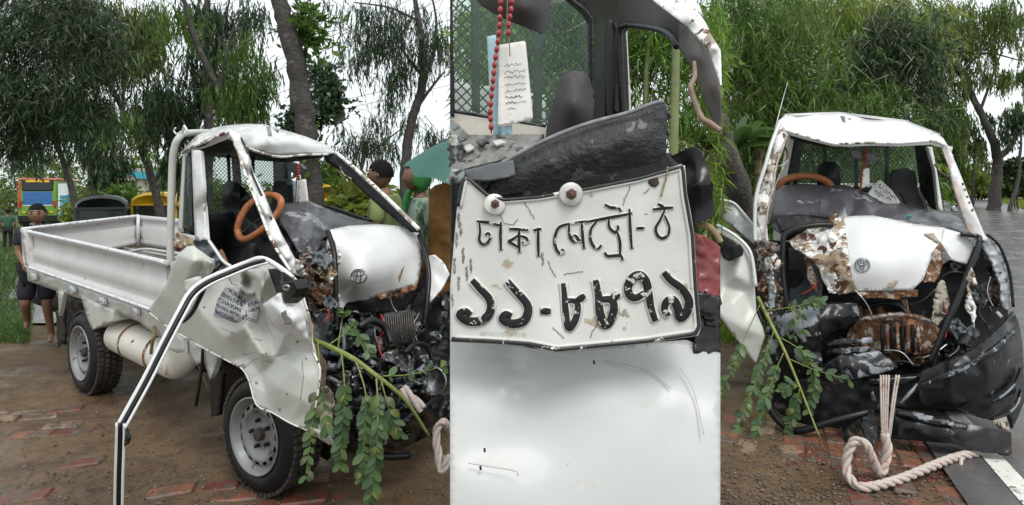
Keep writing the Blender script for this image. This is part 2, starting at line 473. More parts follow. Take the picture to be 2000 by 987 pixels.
# ------------------------------------------------------------------ ground, road, grass, bricks
def ground_material():
    m = bpy.data.materials.new('wet_brown_mud'); m.use_nodes = True
    n = m.node_tree; n.nodes.clear(); L = n.links.new
    out = n.nodes.new('ShaderNodeOutputMaterial'); p = n.nodes.new('ShaderNodeBsdfPrincipled'); L(p.outputs[0], out.inputs[0]); p.inputs['Specular IOR Level'].default_value = .32
    g = n.nodes.new('ShaderNodeNewGeometry')
    def nz(sc, det=6, rg=.6, dist=0):
        t = n.nodes.new('ShaderNodeTexNoise'); t.inputs['Scale'].default_value = sc; t.inputs['Detail'].default_value = det
        t.inputs['Roughness'].default_value = rg; t.inputs['Distortion'].default_value = dist
        L(g.outputs['Position'], t.inputs['Vector']); return t.outputs['Fac']
    def ramp(s, st):
        r = n.nodes.new('ShaderNodeValToRGB'); L(s, r.inputs[0]); e = r.color_ramp.elements
        e[0].position, e[0].color = st[0][0], (*st[0][1], 1); e[1].position, e[1].color = st[-1][0], (*st[-1][1], 1)
        for q in st[1:-1]:
            k = e.new(q[0]); k.color = (*q[1], 1)
        return r.outputs[0]
    c1 = ramp(nz(1.7, 8, .62, .6), [(.30, (.032, .022, .014)), (.43, (.080, .053, .030)), (.54, (.135, .090, .047)), (.72, (.18, .122, .068))])
    c2 = ramp(nz(9, 8, .7), [(.35, (.03, .021, .017)), (.5, (.115, .075, .045)), (.62, (.16, .10, .06)), (.72, (.20, .06, .035))])
    mx = n.nodes.new('ShaderNodeMixRGB'); mx.inputs[0].default_value = .42; L(c1, mx.inputs[1]); L(c2, mx.inputs[2])
    # broken brick chips and gravel scattered in the mud
    v = n.nodes.new('ShaderNodeTexVoronoi'); v.inputs['Scale'].default_value = 34; L(g.outputs['Position'], v.inputs['Vector'])
    f = n.nodes.new('ShaderNodeMapRange'); L(v.outputs['Distance'], f.inputs[0]); f.inputs[1].default_value = .20; f.inputs[2].default_value = .14
    cov = n.nodes.new('ShaderNodeMapRange'); L(nz(2.3, 4), cov.inputs[0]); cov.inputs[1].default_value = .47; cov.inputs[2].default_value = .60
    mul = n.nodes.new('ShaderNodeMath'); mul.operation = 'MULTIPLY'; L(f.outputs[0], mul.inputs[0]); L(cov.outputs[0], mul.inputs[1])
    cc = ramp(v.outputs['Color'], [(.25, (.05, .04, .035)), (.5, (.16, .12, .09)), (.62, (.22, .075, .045)), (.8, (.24, .20, .17))])
    m2 = n.nodes.new('ShaderNodeMixRGB'); L(mul.outputs[0], m2.inputs[0]); L(mx.outputs[0], m2.inputs[1]); L(cc, m2.inputs[2])
    # beyond the worn verge the land is overgrown
    sp = n.nodes.new('ShaderNodeSeparateXYZ'); L(g.outputs['Position'], sp.inputs[0])
    far = n.nodes.new('ShaderNodeMapRange'); far.inputs[1].default_value = 8.0; far.inputs[2].default_value = 12.0
    wob = n.nodes.new('ShaderNodeMath'); wob.operation = 'MULTIPLY_ADD'; L(nz(.8, 4), wob.inputs[0]); wob.inputs[1].default_value = 4.0; L(sp.outputs[1], wob.inputs[2])
    L(wob.outputs[0], far.inputs[0])
    gr = ramp(nz(3.0, 8, .7), [(.3, (.022, .040, .012)), (.5, (.055, .085, .025)), (.7, (.10, .12, .045))])
    m3 = n.nodes.new('ShaderNodeMixRGB'); L(far.outputs[0], m3.inputs[0]); L(m2.outputs[0], m3.inputs[1]); L(gr, m3.inputs[2])
    L(m3.outputs[0], p.inputs['Base Color'])
    wet = n.nodes.new('ShaderNodeMapRange'); L(nz(1.1, 5, .6, .5), wet.inputs[0]); wet.inputs[1].default_value = .42; wet.inputs[2].default_value = .56
    wet.inputs[3].default_value = .26; wet.inputs[4].default_value = .85
    rf = n.nodes.new('ShaderNodeMixRGB'); L(far.outputs[0], rf.inputs[0]); L(wet.outputs[0], rf.inputs[1]); rf.inputs[2].default_value = (.9, .9, .9, 1)
    L(rf.outputs[0], p.inputs['Roughness'])
    b = n.nodes.new('ShaderNodeBump'); b.inputs['Distance'].default_value = .03
    bs = n.nodes.new('ShaderNodeMapRange'); L(wet.outputs[0], bs.inputs[0]); bs.inputs[1].default_value = .2; bs.inputs[2].default_value = .6
    bs.inputs[3].default_value = .12; bs.inputs[4].default_value = .8; L(bs.outputs[0], b.inputs['Strength'])
    ad = n.nodes.new('ShaderNodeMath'); ad.operation = 'ADD'; L(nz(14, 9, .7), ad.inputs[0]); L(mul.outputs[0], ad.inputs[1])
    L(ad.outputs[0], b.inputs['Height']); L(b.outputs[0], p.inputs['Normal'])
    return m
MUD = ground_material()
ys = list(np.concatenate([np.linspace(-6, 2.4, 8), np.linspace(2.6, 9, 40), np.geomspace(9.4, 900, 40)]))
xs = list(np.concatenate([-np.geomspace(900, 6.4, 40), np.linspace(-6, 6, 60), np.geomspace(6.4, 900, 40)]))
V = []
for y in ys:
    for x in xs:
        z = ground_h(x, y)
        if y < 12 and abs(x) < 8: z += 0.018 * noise.noise(Vector((x * 1.3, y * 1.3, 0))) + 0.010 * noise.noise(Vector((x * 4, y * 4, 5)))
        V.append((x, y, z - 0.012))
nx = len(xs)
Fc = [[i * nx + j, i * nx + j + 1, (i + 1) * nx + j + 1, (i + 1) * nx + j] for i in range(len(ys) - 1) for j in range(nx - 1)]
ground = mesh('ground', V, Fc, MUD); tag(ground, kind='structure')

ASPH = M('wet_asphalt', (0.085, 0.080, 0.080), 0.20, var=0.35, scale=2.2, bump=0.5, bscale=120, spec=0.6, bdist=0.004,
         layers=[((0.12, 0.102, 0.092), 0.42, 1.1, 0.55), ((0.05, 0.048, 0.048), 0.30, 60, 0.4)])
LINE = M('worn_line_paint', (0.62, 0.61, 0.56), 0.5, var=0.12, scale=10, layers=[((0.07, 0.065, 0.06), 0.28, 22, 0.5)])
def path_edge(off, n=60):
    pts = []; x, y = 2.42, 2.55; h = math.radians(22)
    s = 0
    for i in range(n):
        pts.append((x + math.cos(h) * off, y - math.sin(h) * off))
        st = 0.25 + 0.14 * i
        x += math.sin(h) * st; y += math.cos(h) * st; s += st
        h = math.radians(22 + 15.5 * min(1, s / 22))
    return pts
def ribbon(name, a, b, z, mat, na=60, back=6.0):
    A, B = path_edge(a, na), path_edge(b, na)
    h = math.radians(22)
    A = [(A[0][0] - math.sin(h) * back, A[0][1] - math.cos(h) * back)] + A
    B = [(B[0][0] - math.sin(h) * back, B[0][1] - math.cos(h) * back)] + B
    V = [(x, y, z) for x, y in A] + [(x, y, z) for x, y in B]; n = len(A)
    return mesh(name, V, [[i, n + i, n + i + 1, i + 1] for i in range(n - 1)], mat)
road = tag(ribbon('road', -0.24, 6.6, 0.016, ASPH, 75), kind='structure')
ln = tag(ribbon('road_edge_line', 0.02, 0.135, 0.020, LINE, 75), kind='structure')
# dashed centre line further up the road
cA = path_edge(3.1, 75); cB = path_edge(3.2, 75)
V = []; Fc = []
for i in range(16, 70, 4):
    o = len(V); V += [(*cA[i], .020), (*cB[i], .020), (*cB[i + 1], .020), (*cA[i + 1], .020)]; Fc.append([o, o + 1, o + 2, o + 3])
tag(mesh('road_centre_line', V, Fc, LINE), kind='structure')
# wet lane the bus is parked on, far left
lane = []
for (pl_, pr_, y) in ((20, 145, 6.5), (38, 150, 9), (50, 160, 14), (55, 185, 22), (50, 220, 32), (40, 260, 50), (20, 330, 90)):
    pass
LV = []
for d, xl, xr in ((7.5, -6.7, -5.2), (10, -8.6, -6.9), (15, -12.4, -10.3), (24, -19.6, -16.2), (36, -29.5, -24.2), (60, -50, -41), (110, -95, -80)):
    for x in (xl, xr): LV.append((x, d, ground_h(x, d) + 0.016))
lane = mesh('path', LV, [[2 * i, 2 * i + 1, 2 * i + 3, 2 * i + 2] for i in range(6)], M('wet_grey_lane', (0.13, 0.12, 0.115), 0.25, var=0.3, scale=2))
tag(lane, kind='structure')

# ---- bricks set in the mud
BRK = [M('brick_%s' % k, c, 0.42, var=0.35, scale=16, bump=0.35, bscale=50, layers=[((0.095, 0.068, 0.05), 0.48, 7, 0.5)])
       for k, c in (('red', (0.125, 0.040, 0.026)), ('orange', (0.19, 0.075, 0.043)), ('tan', (0.21, 0.145, 0.095)))]
def brick_data(k, seed):
    r = random.Random(seed); bm = bmesh.new(); bmesh.ops.create_cube(bm, size=1)
    for v in bm.verts: v.co = Vector((v.co.x * .235 + r.uniform(-.012, .012), v.co.y * .112 + r.uniform(-.008, .008), v.co.z * .06 + r.uniform(-.005, .005)))
    bmesh.ops.bevel(bm, geom=bm.edges[:], offset=.010, segments=1, affect='EDGES')
    me = bpy.data.meshes.new('brick'); bm.to_mesh(me); bm.free(); me.materials.append(BRK[k]); return me
BD = [brick_data(i % 3, i) for i in range(9)]
def bricks(px, py, ang, rows, cols, kinds, sink=0.012, drop=0.12, bond=True):
    c = G(px, py); r = random.Random(int(px + py)); ca, sa = math.cos(ang), math.sin(ang)
    for i in range(rows):
        for j in range(cols):
            if r.random() < drop: continue
            u = (j - cols / 2) * .246 + (0.12 if bond and i % 2 else 0); v = (i - rows / 2) * .124
            o = bpy.data.objects.new('brick', BD[r.choice(kinds) + 3 * r.randrange(3)]); put(o, ground)
            o.location = (c.x + u * ca - v * sa, c.y + u * sa + v * ca, -.030 - .010 + sink * r.uniform(-1.0, 0.9))
            o.rotation_euler = (r.uniform(-.05, .05), r.uniform(-.05, .05), ang + r.uniform(-.06, .06))
bricks(70, 815, 0.25, 5, 5, (0, 1, 2, 2), drop=.30)
bricks(45, 930, 0.25, 4, 3, (0, 0, 2), drop=.45)
bricks(560, 945, 0.2, 3, 5, (0, 0, 1), sink=.018, drop=.35)
bricks(1465, 815, 1.15, 4, 4, (2, 2, 1), drop=.05)
bricks(1590, 855, 1.15, 4, 4, (1, 1, 0), drop=.10)
bricks(1740, 905, 1.2, 6, 5, (0, 0, 1), sink=.016, drop=.25)
bricks(1870, 950, 1.2, 3, 3, (0, 0, 1), sink=.016, drop=.3)

# ---- foliage helpers (vectorised)
def leaf_mesh(name, B, Dn, Nn, ln_, wd, mat, parent=None, kind=None):
    N = len(B)
    Dn = Dn / np.linalg.norm(Dn, axis=1, keepdims=True)
    S = np.cross(Dn, Nn); S /= np.linalg.norm(S, axis=1, keepdims=True) + 1e-9
    U = np.cross(S, Dn)
    mid = B + Dn * (ln_ * .42)[:, None] + U * (ln_ * .06)[:, None]
    V = np.empty((N, 4, 3)); V[:, 0] = B; V[:, 1] = mid + S * (wd * .5)[:, None]; V[:, 2] = B + Dn * ln_[:, None] - U * (ln_ * .04)[:, None]
    V[:, 3] = mid - S * (wd * .5)[:, None]
    org = np.zeros(3)
    if parent is not None: org = np.array(parent.location)
    V = V.reshape(-1, 3) - org
    me = bpy.data.meshes.new(name)
    me.vertices.add(4 * N); me.vertices.foreach_set('co', V.ravel())
    me.loops.add(4 * N); me.loops.foreach_set('vertex_index', np.arange(4 * N, dtype=np.int32))
    me.polygons.add(N); me.polygons.foreach_set('loop_start', np.arange(0, 4 * N, 4, dtype=np.int32))
    me.polygons.foreach_set('loop_total', np.full(N, 4, dtype=np.int32))
    me.materials.append(mat); me.update(calc_edges=True)
    o = put(bpy.data.objects.new(name, me), parent)
    if kind: o['kind'] = kind
    return o
def unit(n, r): 
    v = r.normal(size=(n, 3)); return v / np.linalg.norm(v, axis=1, keepdims=True)
def foliage(clumps, style, seed, dens=1.0, lsc=1.0):
    """clumps: (px, py, rx, ry, d, rz, n) ellipsoids given where they hang; returns leaf arrays"""
    r = np.random.default_rng(seed); out = []
    for (px, py, rx, ry, d, rz, n) in clumps:
        c = np.array(P(px, py, d)); R_ = np.array([rx * d / F, rz, ry * d / F])
        ns_ = max(3, int(n * dens))
        k = max(4, ns_ // (15 if style == 'droop' else 9))    # sub-clumps, so that gaps stay open
        sc = unit(k, r) * (r.random((k, 1)) ** .40) * R_ * .92 + c
        who = r.integers(0, k, ns_)
        rs = np.minimum(R_, np.array([.30, .30, .26]) * max(1.0, R_.min() * 1.1)) 
        s0 = sc[who] + r.normal(size=(ns_, 3)) * rs * (.46 if style == 'droop' else .55)
        out.append((s0, np.full(ns_, d)))
    S0 = np.concatenate([o[0] for o in out]); n = len(S0)
    if style == 'droop':                              # hanging sprays of lance leaves
        m = 11; L_ = r.uniform(.22, .60, n) * lsc; dr = np.stack([r.normal(0, .28, n), r.normal(0, .28, n), -np.ones(n)], 1)
        ll, lw, spread = (.12, .19), .030, .55
    elif style == 'bamboo':                           # arching tips with narrow leaves
        m = 9; L_ = r.uniform(.20, .48, n) * lsc; dr = np.stack([r.normal(0, .65, n), r.normal(0, .65, n), -r.uniform(.2, 1.1, n)], 1)
        ll, lw, spread = (.13, .23), .023, .85
    elif style == 'broad':
        m = 8; L_ = r.uniform(.15, .35, n) * lsc; dr = unit(n, r); ll, lw, spread = (.10, .17), .068, 1.0
    else:                                             # 'far': coarse leaf clusters
        m = 6; L_ = r.uniform(.3, .7, n) * lsc; dr = unit(n, r) + np.array([0, 0, -.2]); ll, lw, spread = (.22, .38), .17, 1.0
    dr /= np.linalg.norm(dr, axis=1, keepdims=True)
    t = (np.arange(m) + .5) / m
    B = S0[:, None] + dr[:, None] * (L_[:, None] * t[None])[:, :, None]
    B[:, :, 2] -= (L_[:, None] * t[None] ** 2) * .25
    sd_ = r.normal(size=(n, m, 3)); 
    D_ = dr[:, None] * 1.0 + sd_ * spread * .6
    if style == 'bamboo': D_[:, :, 2] -= .5
    if style == 'droop': D_[:, :, 2] -= .6
    N_ = n * m
    Nn = unit(N_, r) + np.array([0, -.15, .6])
    ln_ = r.uniform(ll[0] * .7, ll[1] * 1.08, N_) * lsc; wd = ln_ / ll[1] * lw * r.uniform(.8, 1.2, N_) * lsc / lsc
    return B.reshape(-1, 3), D_.reshape(-1, 3), Nn, ln_, wd * (lsc if style == 'far' else lsc ** .7)
def wedge(A, pl, pr):
    B = A[0]; px = CX + F * B[:, 0] / B[:, 1]; k = (px > pl) & (px < pr)
    return tuple(a[k] for a in A)
def lm(name, c, isl=.45, trans=.35, rough=.38, spec=.5):
    return M(name, c, rough, var=.30, scale=1.4, isl=isl, trans=trans, spec=spec)
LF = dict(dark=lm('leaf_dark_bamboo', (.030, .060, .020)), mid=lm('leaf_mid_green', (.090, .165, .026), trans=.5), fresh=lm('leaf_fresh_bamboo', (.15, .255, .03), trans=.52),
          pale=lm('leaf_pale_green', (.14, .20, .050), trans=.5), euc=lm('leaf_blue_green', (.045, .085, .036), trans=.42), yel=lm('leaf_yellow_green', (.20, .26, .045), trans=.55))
BARK = M('dark_wet_bark', (.050, .043, .038), .75, var=.45, scale=9, bump=.9, bscale=26, bdist=.03, layers=[((.10, .09, .08), .3, 7, .8)])
BARKL = M('pale_bark', (.15, .13, .11), .75, var=.35, scale=9, bump=.7, bscale=30, bdist=.02, layers=[((.05, .045, .04), .3, 6, .8)])
CULM = M('bamboo_culm', (.16, .19, .07), .4, var=.3, scale=8)

def tree(name, label, trunk, limbs, clumps, leaf, style='droop', bark=None, seed=1, dens=1.0, lsc=1.0, group='roadside trees', cat='tree', clip=None):
    """trunk: [(px, py, d, width px)], limbs: list of the same; all widths are diameters in photo pixels at d"""
    bark = bark or BARK
    b = trunk[0]; base = P(b[0], b[1], b[2]); gz = ground_h(base.x, base.y)
    t = thing(name, label, cat, (base.x, base.y, gz), group)
    pts = [(P(a[0], a[1], a[2]), a[3] / F * a[2] / 2) for a in trunk]
    if pts[0][0].z > gz + .05: pts = [(Vector((pts[0][0].x, pts[0][0].y, gz - .05)), pts[0][1] * 1.2)] + pts
    q = crom([p for p, _ in pts], 6); w = [w_ for _, w_ in pts]
    r = random.Random(seed)
    q = [a + Vector((r.uniform(-1, 1), r.uniform(-1, 1), 0)) * w[0] * .12 for a in q]
    rr = [float(np.interp(i / (len(q) - 1) * (len(w) - 1), range(len(w)), w)) * r.uniform(.93, 1.08) for i in range(len(q))]
    V, Fc = tube_geo(q, rr, 10); mesh('trunk', V, Fc, bark, t)
    for lb in limbs:
        if lb[0][1] > 470:                            # a culm of its own: root it in the ground
            p_ = P(*lb[0][:3]); zz = ground_h(p_.x, p_.y) - .05
            lb = [(lb[0][0], YH + (HC - zz) * F / lb[0][2], lb[0][2], lb[0][3] * 1.1)] + list(lb)
        tube('limb', [P(a[0], a[1], a[2]) for a in lb], [a[3] / F * a[2] / 2 for a in lb], bark, t, seg=7)
    A = foliage(clumps, style, seed, dens, lsc)
    if clip: A = wedge(A, *clip)
    # fine twigs inside the crown
    k = min(500, len(A[0]) // 40)
    if k:
        ii = np.random.default_rng(seed).integers(0, len(A[0]), k); geo = []
        for i in ii:
            a = Vector(A[0][i]); e = a + Vector((r.uniform(-.4, .4), r.uniform(-.4, .4), r.uniform(.1, .5)))
            if clip and not (clip[0] < CX + F * e.x / e.y < clip[1]): continue
            geo.append(tube_geo([a, a.lerp(e, .5) + Vector((0, 0, .04)), e], [.003, .007], 3))
        if geo:
            V, Fc = join_geo(geo); mesh('twigs', V, Fc, bark, t)['kind'] = 'stuff'
    leaf_mesh('crown', *A, LF[leaf], t, 'stuff')
    return t

# ---- left picture: roadside trees
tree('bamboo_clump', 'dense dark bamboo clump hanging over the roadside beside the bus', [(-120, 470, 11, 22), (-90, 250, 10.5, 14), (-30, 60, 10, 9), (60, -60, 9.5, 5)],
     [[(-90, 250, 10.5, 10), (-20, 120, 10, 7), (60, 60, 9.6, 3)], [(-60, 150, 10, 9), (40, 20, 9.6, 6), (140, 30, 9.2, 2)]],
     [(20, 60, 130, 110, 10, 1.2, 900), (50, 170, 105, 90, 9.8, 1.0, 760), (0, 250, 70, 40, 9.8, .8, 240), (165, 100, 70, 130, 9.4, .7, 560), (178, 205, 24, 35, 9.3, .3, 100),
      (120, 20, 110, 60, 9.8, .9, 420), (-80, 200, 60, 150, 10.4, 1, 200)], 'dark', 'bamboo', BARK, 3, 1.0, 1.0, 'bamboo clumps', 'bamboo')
tree('leaning_tree', 'leaning thin-trunked tree with pale drooping crown behind the cargo bed', [(316, 440, 15, 17), (300, 360, 15, 15), (275, 290, 14.8, 12), (240, 215, 14.5, 9), (200, 140, 14, 6), (185, 80, 14, 3)],
     [[(275, 290, 14.8, 8), (285, 210, 14.8, 6), (292, 120, 14.6, 3)], [(240, 215, 14.5, 6), (244, 130, 14.4, 4), (252, 30, 14.2, 2)], [(300, 360, 15, 8), (322, 320, 15, 5), (335, 270, 15, 2)]],
     [(215, 60, 90, 75, 14.5, 1.4, 620), (285, 30, 48, 45, 14.6, 1.2, 210), (262, 100, 50, 26, 14.4, 1, 110), (290, 225, 32, 45, 14.8, .8, 170), (225, 225, 30, 22, 14.8, .8, 60), (312, 190, 20, 45, 14.8, .7, 60)],
     'pale', 'droop', BARK, 5, 1.0, 1.25)
tree('roadside_tree', 'slender tree curving up between the bus and the black three-wheeler', [(152, 440, 19, 13), (147, 395, 19, 12), (128, 330, 19, 10), (108, 270, 18.5, 9), (98, 225, 18, 6)],
     [[(128, 330, 19, 6), (145, 300, 18.8, 4), (150, 270, 18.6, 2)]],
     [(110, 235, 60, 34, 18.5, 1.4, 200), (150, 200, 55, 45, 18.4, 1.2, 190), (60, 285, 45, 20, 19, 1.0, 80)], 'euc', 'droop', BARK, 8, 1.0, 1.35)
tree('roadside_tree', 'dark bushy tree standing behind the black three-wheeler', [(180, 440, 24, 16), (180, 330, 24, 14), (178, 260, 24, 9), (180, 200, 23.5, 4)],
     [[(180, 320, 24, 8), (200, 280, 24, 5), (215, 230, 24, 2)]],
     [(180, 255, 45, 50, 24, 1.8, 260), (212, 295, 34, 32, 24, 1.5, 140), (225, 330, 24, 18, 24, 1, 60)], 'dark', 'droop', BARK, 9, 1.0, 1.6)
tree('roadside_tree', 'tall straight tree rising directly behind the cab guard hoop', [(408, 470, 12.5, 17), (408, 250, 12.5, 15), (406, 120, 12.5, 13), (405, -30, 12.4, 11)],
     [[(406, 150, 12.5, 7), (435, 60, 12.3, 5), (450, -10, 12.2, 3)], [(407, 90, 12.5, 6), (380, 40, 12.5, 4), (350, 5, 12.5, 2)], [(407, 200, 12.5, 5), (350, 160, 12.5, 3), (320, 140, 12.5, 1.5)]],
     [(375, 165, 52, 60, 12.8, 1.1, 300), (425, 75, 62, 52, 12.6, 1.1, 220), (330, 210, 45, 50, 13, 1, 200), (345, 300, 18, 45, 13.2, .5, 70), (400, 15, 60, 25, 12.5, .8, 130), (470, 12, 46, 18, 12.4, .8, 80), (360, 250, 40, 30, 13, .7, 110)],
     'euc', 'droop', BARK, 12, 1.0, 1.1)
tree('roadside_tree', 'crooked dark tree bending to the right above the cab roof', [(470, 440, 10.5, 16), (452, 245, 10.5, 15), (430, 180, 10.4, 14), (396, 112, 10.3, 12), (372, 50, 10.2, 10), (355, -20, 10.1, 8)],
     [[(430, 180, 10.4, 8), (445, 90, 10.4, 5), (470, 20, 10.4, 3)], [(452, 235, 10.5, 8), (478, 195, 10.5, 5), (500, 160, 10.5, 2)]],
     [(468, 185, 48, 48, 10.6, .8, 240), (496, 125, 28, 40, 10.6, .7, 110), (465, 90, 34, 34, 10.6, .6, 66), (350, 20, 40, 24, 10.2, .6, 90), (508, 195, 16, 30, 10.7, .5, 44)], 'mid', 'droop', BARK, 14, 1.0, .95)
tree('roadside_tree', 'thick dark leaning trunk rising straight above the cab roof', [(618, 470, 8.2, 46), (606, 345, 8.2, 42), (594, 220, 8.2, 40), (572, 100, 8.1, 37), (550, 20, 8.0, 33), (536, -40, 8, 30)],
     [[(590, 150, 8.2, 12), (596, 105, 8.2, 9), (604, 60, 8.2, 4)], [(592, 130, 8.2, 6), (575, 50, 8.3, 3), (590, 10, 8.4, 1.5)], [(604, 330, 8.2, 10), (630, 300, 8.3, 5), (636, 280, 8.4, 2)]],
     [(604, 70, 20, 36, 8.3, .25, 60), (612, 45, 12, 18, 8.3, .2, 22), (628, 330, 16, 26, 8.5, .3, 40)], 'mid', 'broad', BARK, 17, 1.0, 1.0)
tree('background_tree', 'round pale crowned tree beyond the thick dark trunk', [(612, 420, 26, 10), (612, 300, 26, 9), (610, 200, 26, 5)], [[(612, 260, 26, 5), (640, 210, 26, 3), (650, 180, 26, 1.5)]],
     [(596, 215, 34, 40, 26, 1.4, 140), (638, 195, 32, 42, 26, 1.4, 150), (580, 250, 32, 30, 26, 1, 110), (650, 165, 20, 22, 26, .8, 60), (625, 140, 25, 22, 26, .8, 60)], 'euc', 'broad', BARK, 19, 1.0, 1.8)
tree('roadside_tree', 'forked tree with sparse hanging leaves above the green umbrella', [(788, 470, 10, 20), (792, 320, 10, 19), (806, 230, 10, 18), (826, 160, 10, 17), (825, 95, 9.9, 15), (816, 30, 9.8, 11), (806, -30, 9.8, 7)],
     [[(826, 155, 10, 11), (846, 110, 10, 8), (852, 40, 10, 5), (840, -20, 10, 3)], [(812, 215, 10, 8), (836, 180, 10, 6), (868, 140, 10, 3)], [(822, 145, 10, 9), (800, 118, 10, 6), (778, 90, 10, 3)],
      [(800, 330, 10, 6), (850, 285, 10, 4), (890, 265, 10, 2)], [(815, 40, 9.8, 6), (760, 15, 9.8, 4), (690, 5, 9.8, 2)]],
     [(690, 8, 45, 16, 9.8, .4, 60), (735, 55, 50, 34, 9.9, .5, 100), (790, 45, 60, 45, 9.9, .6, 140), (700, 95, 26, 22, 9.9, .4, 36), (745, 130, 46, 18, 9.9, .5, 56), (790, 115, 40, 34, 9.9, .4, 66), (850, 80, 26, 55, 10, .5, 90),
      (760, 185, 22, 16, 9.9, .3, 26), (860, 280, 24, 26, 10, .4, 60)], 'euc', 'droop', BARK, 21, 1.0, .85)
tree('background_tree', 'low sparse tree hanging behind the people with umbrella', [(700, 470, 13, 8), (705, 330, 13, 7), (725, 260, 13, 3)], [[(710, 310, 13, 4), (760, 270, 13, 3), (800, 240, 13, 1.5)]],
     [(690, 268, 28, 26, 13, .6, 66), (735, 278, 32, 20, 13, .6, 60), (745, 235, 26, 14, 13, .5, 30), (800, 225, 18, 14, 13, .4, 24), (835, 255, 25, 18, 13, .5, 40), (675, 250, 10, 12, 13, .3, 14)], 'euc', 'droop', BARK, 23, 1.0, .95)
# hedge and wood far behind
A = foliage([(30, 388, 110, 44, 60, 5, 420), (170, 392, 60, 26, 46, 4, 260), (260, 385, 90, 34, 40, 4, 330), (360, 380, 90, 50, 38, 4, 300), (470, 390, 90, 40, 38, 4, 260), (120, 335, 120, 45, 60, 5, 330), (300, 330, 120, 40, 46, 5, 220),
              (570, 400, 80, 22, 40, 3, 160), (700, 395, 90, 20, 40, 3, 160), (820, 395, 70, 24, 40, 3, 130)], 'far', 31, 3.0, 1.0)
tag(leaf_mesh('far_wood', *A, LF['pale'], None, 'stuff'), 'hazy green far-off wood closing the view behind the vehicles', 'wood')
def bush(px, py, rx, ry, d, n, leaf, label, seed, style='broad', lsc=1.3, clip=None):
    b = P(px, py, d); t = thing('roadside_bush', label, 'bush', (b.x, b.y, ground_h(b.x, b.y)), 'roadside bushes')
    A = foliage([(px, py, rx, ry, d, rx * d / F * .8, n)], style, seed, 1, lsc)
    if clip: A = wedge(A, *clip)
    leaf_mesh('foliage', *A, LF[leaf], t, 'stuff')
    geo = [tube_geo([Vector((b.x + RND.uniform(-.2, .2), b.y, ground_h(b.x, b.y) - .03)), Vector((b.x + RND.uniform(-.5, .5), b.y, b.z))], [.03, .01], 5) for _ in range(5)]
    V, Fc = join_geo(geo); mesh('stem', V, Fc, BARK, t)
bush(150, 420, 24, 14, 23, 200, 'yel', 'bright yellow-green bush below the blue and white signboard', 41)
bush(235, 395, 22, 30, 21, 220, 'mid', 'mid green bush between the two three-wheelers', 42)
bush(700, 408, 40, 30, 11, 240, 'yel', 'lime green bush seen through the wrecked cab, by the yellow three-wheeler', 43)
bush(770, 420, 45, 26, 12, 200, 'fresh', 'light green bush behind the people under the umbrella', 44)
bush(660, 345, 18, 30, 14, 90, 'yel', 'upright light bush just behind the far windscreen pillar', 45)
# ---- grass on the verge, far left
def grass(name, quad, n, h, mat, seed, label):
    r = np.random.default_rng(seed); a, b, c, d = [np.array(q) for q in quad]
    u, v = r.random(n), r.random(n)
    B = (1 - u)[:, None] * ((1 - v)[:, None] * a + v[:, None] * b) + u[:, None] * ((1 - v)[:, None] * d + v[:, None] * c)
    B[:, 2] = [ground_h(x, y) - .012 for x, y, _ in B]
    D_ = np.stack([r.normal(0, .4, n), r.normal(0, .4, n), np.ones(n)], 1)
    Nn = unit(n, r); ln_ = r.uniform(.5, 1.2, n) * h
    o = leaf_mesh(name, B, D_, Nn, ln_, np.full(n, h * .10) * r.uniform(.6, 1.4, n), mat, None, 'stuff'); tag(o, label, 'grass'); return o
GR = lm('grass_blade', (.065, .125, .025), .4, .25)
grass('grass', [(-7.2, 6.6, 0), (-5.25, 6.4, 0), (-7.7, 9.5, 0), (-10.5, 9.5, 0)], 20000, .09, GR, 51, 'short wet green grass on the verge behind the cargo bed')
grass('grass', [(-9.5, 9.5, 0), (-7.2, 9.5, 0), (-22, 30, 0), (-25.5, 30, 0)], 9000, .16, GR, 52, 'strip of grass running along the lane to the bus')
grass('grass', [(1.2, 6.2, 0), (3.6, 6.2, 0), (9, 16, 0), (1, 16, 0)], 26000, .14, LF['fresh'], 53, 'bright grass at the foot of the bamboo behind the torn door')

# ---- stones, brick chips and mud clods strewn over the near verge
def scatter(name, n, rect, smin, smax, mat, seed, label):
    r = np.random.default_rng(seed); V = []; Fc = []
    base = [Vector(v).normalized() for v in ((1, 0, 0), (-1, 0, 0), (0, 1, 0), (0, -1, 0), (0, 0, 1), (0, 0, -1))]
    fs = [(0, 2, 4), (2, 1, 4), (1, 3, 4), (3, 0, 4), (2, 0, 5), (1, 2, 5), (3, 1, 5), (0, 3, 5)]
    for _ in range(n):
        px, py = r.uniform(rect[0], rect[2]), rect[1] + (rect[3] - rect[1]) * r.random() ** .7
        g = G(px, py); s_ = r.uniform(smin, smax) * (1.6 if r.random() < .06 else 1); o = len(V); a = r.uniform(0, 6.28)
        for b in base:
            q = b * s_ * r.uniform(.6, 1.3); V.append((g.x + q.x * math.cos(a) - q.y * math.sin(a), g.y + q.x * math.sin(a) + q.y * math.cos(a), q.z * .6 - .004))
        Fc += [[i + o for i in f] for f in fs]
    o = mesh(name, V, Fc, mat, None, False); tag(o, label, 'gravel', kind='stuff'); return o
STO = M('wet_stone', (.12, .10, .085), .45, var=.2, scale=6, isl=.6); CHI = M('brick_chip', (.15, .06, .042), .5, var=.2, scale=6, isl=.5); CLD = M('mud_clod', (.075, .05, .033), .6, var=.3, scale=20, isl=.4)
scatter('gravel', 900, (-20, 690, 880, 1000), .003, .010, CLD, 91, 'dark mud clods strewn around the side-on truck')
scatter('gravel', 500, (-20, 700, 880, 1000), .003, .009, STO, 92, 'small wet stones in the mud by the side-on truck')
scatter('gravel', 1300, (1400, 800, 1900, 1000), .003, .011, CLD, 93, 'mud crumbs between the bricks below the head-on truck')
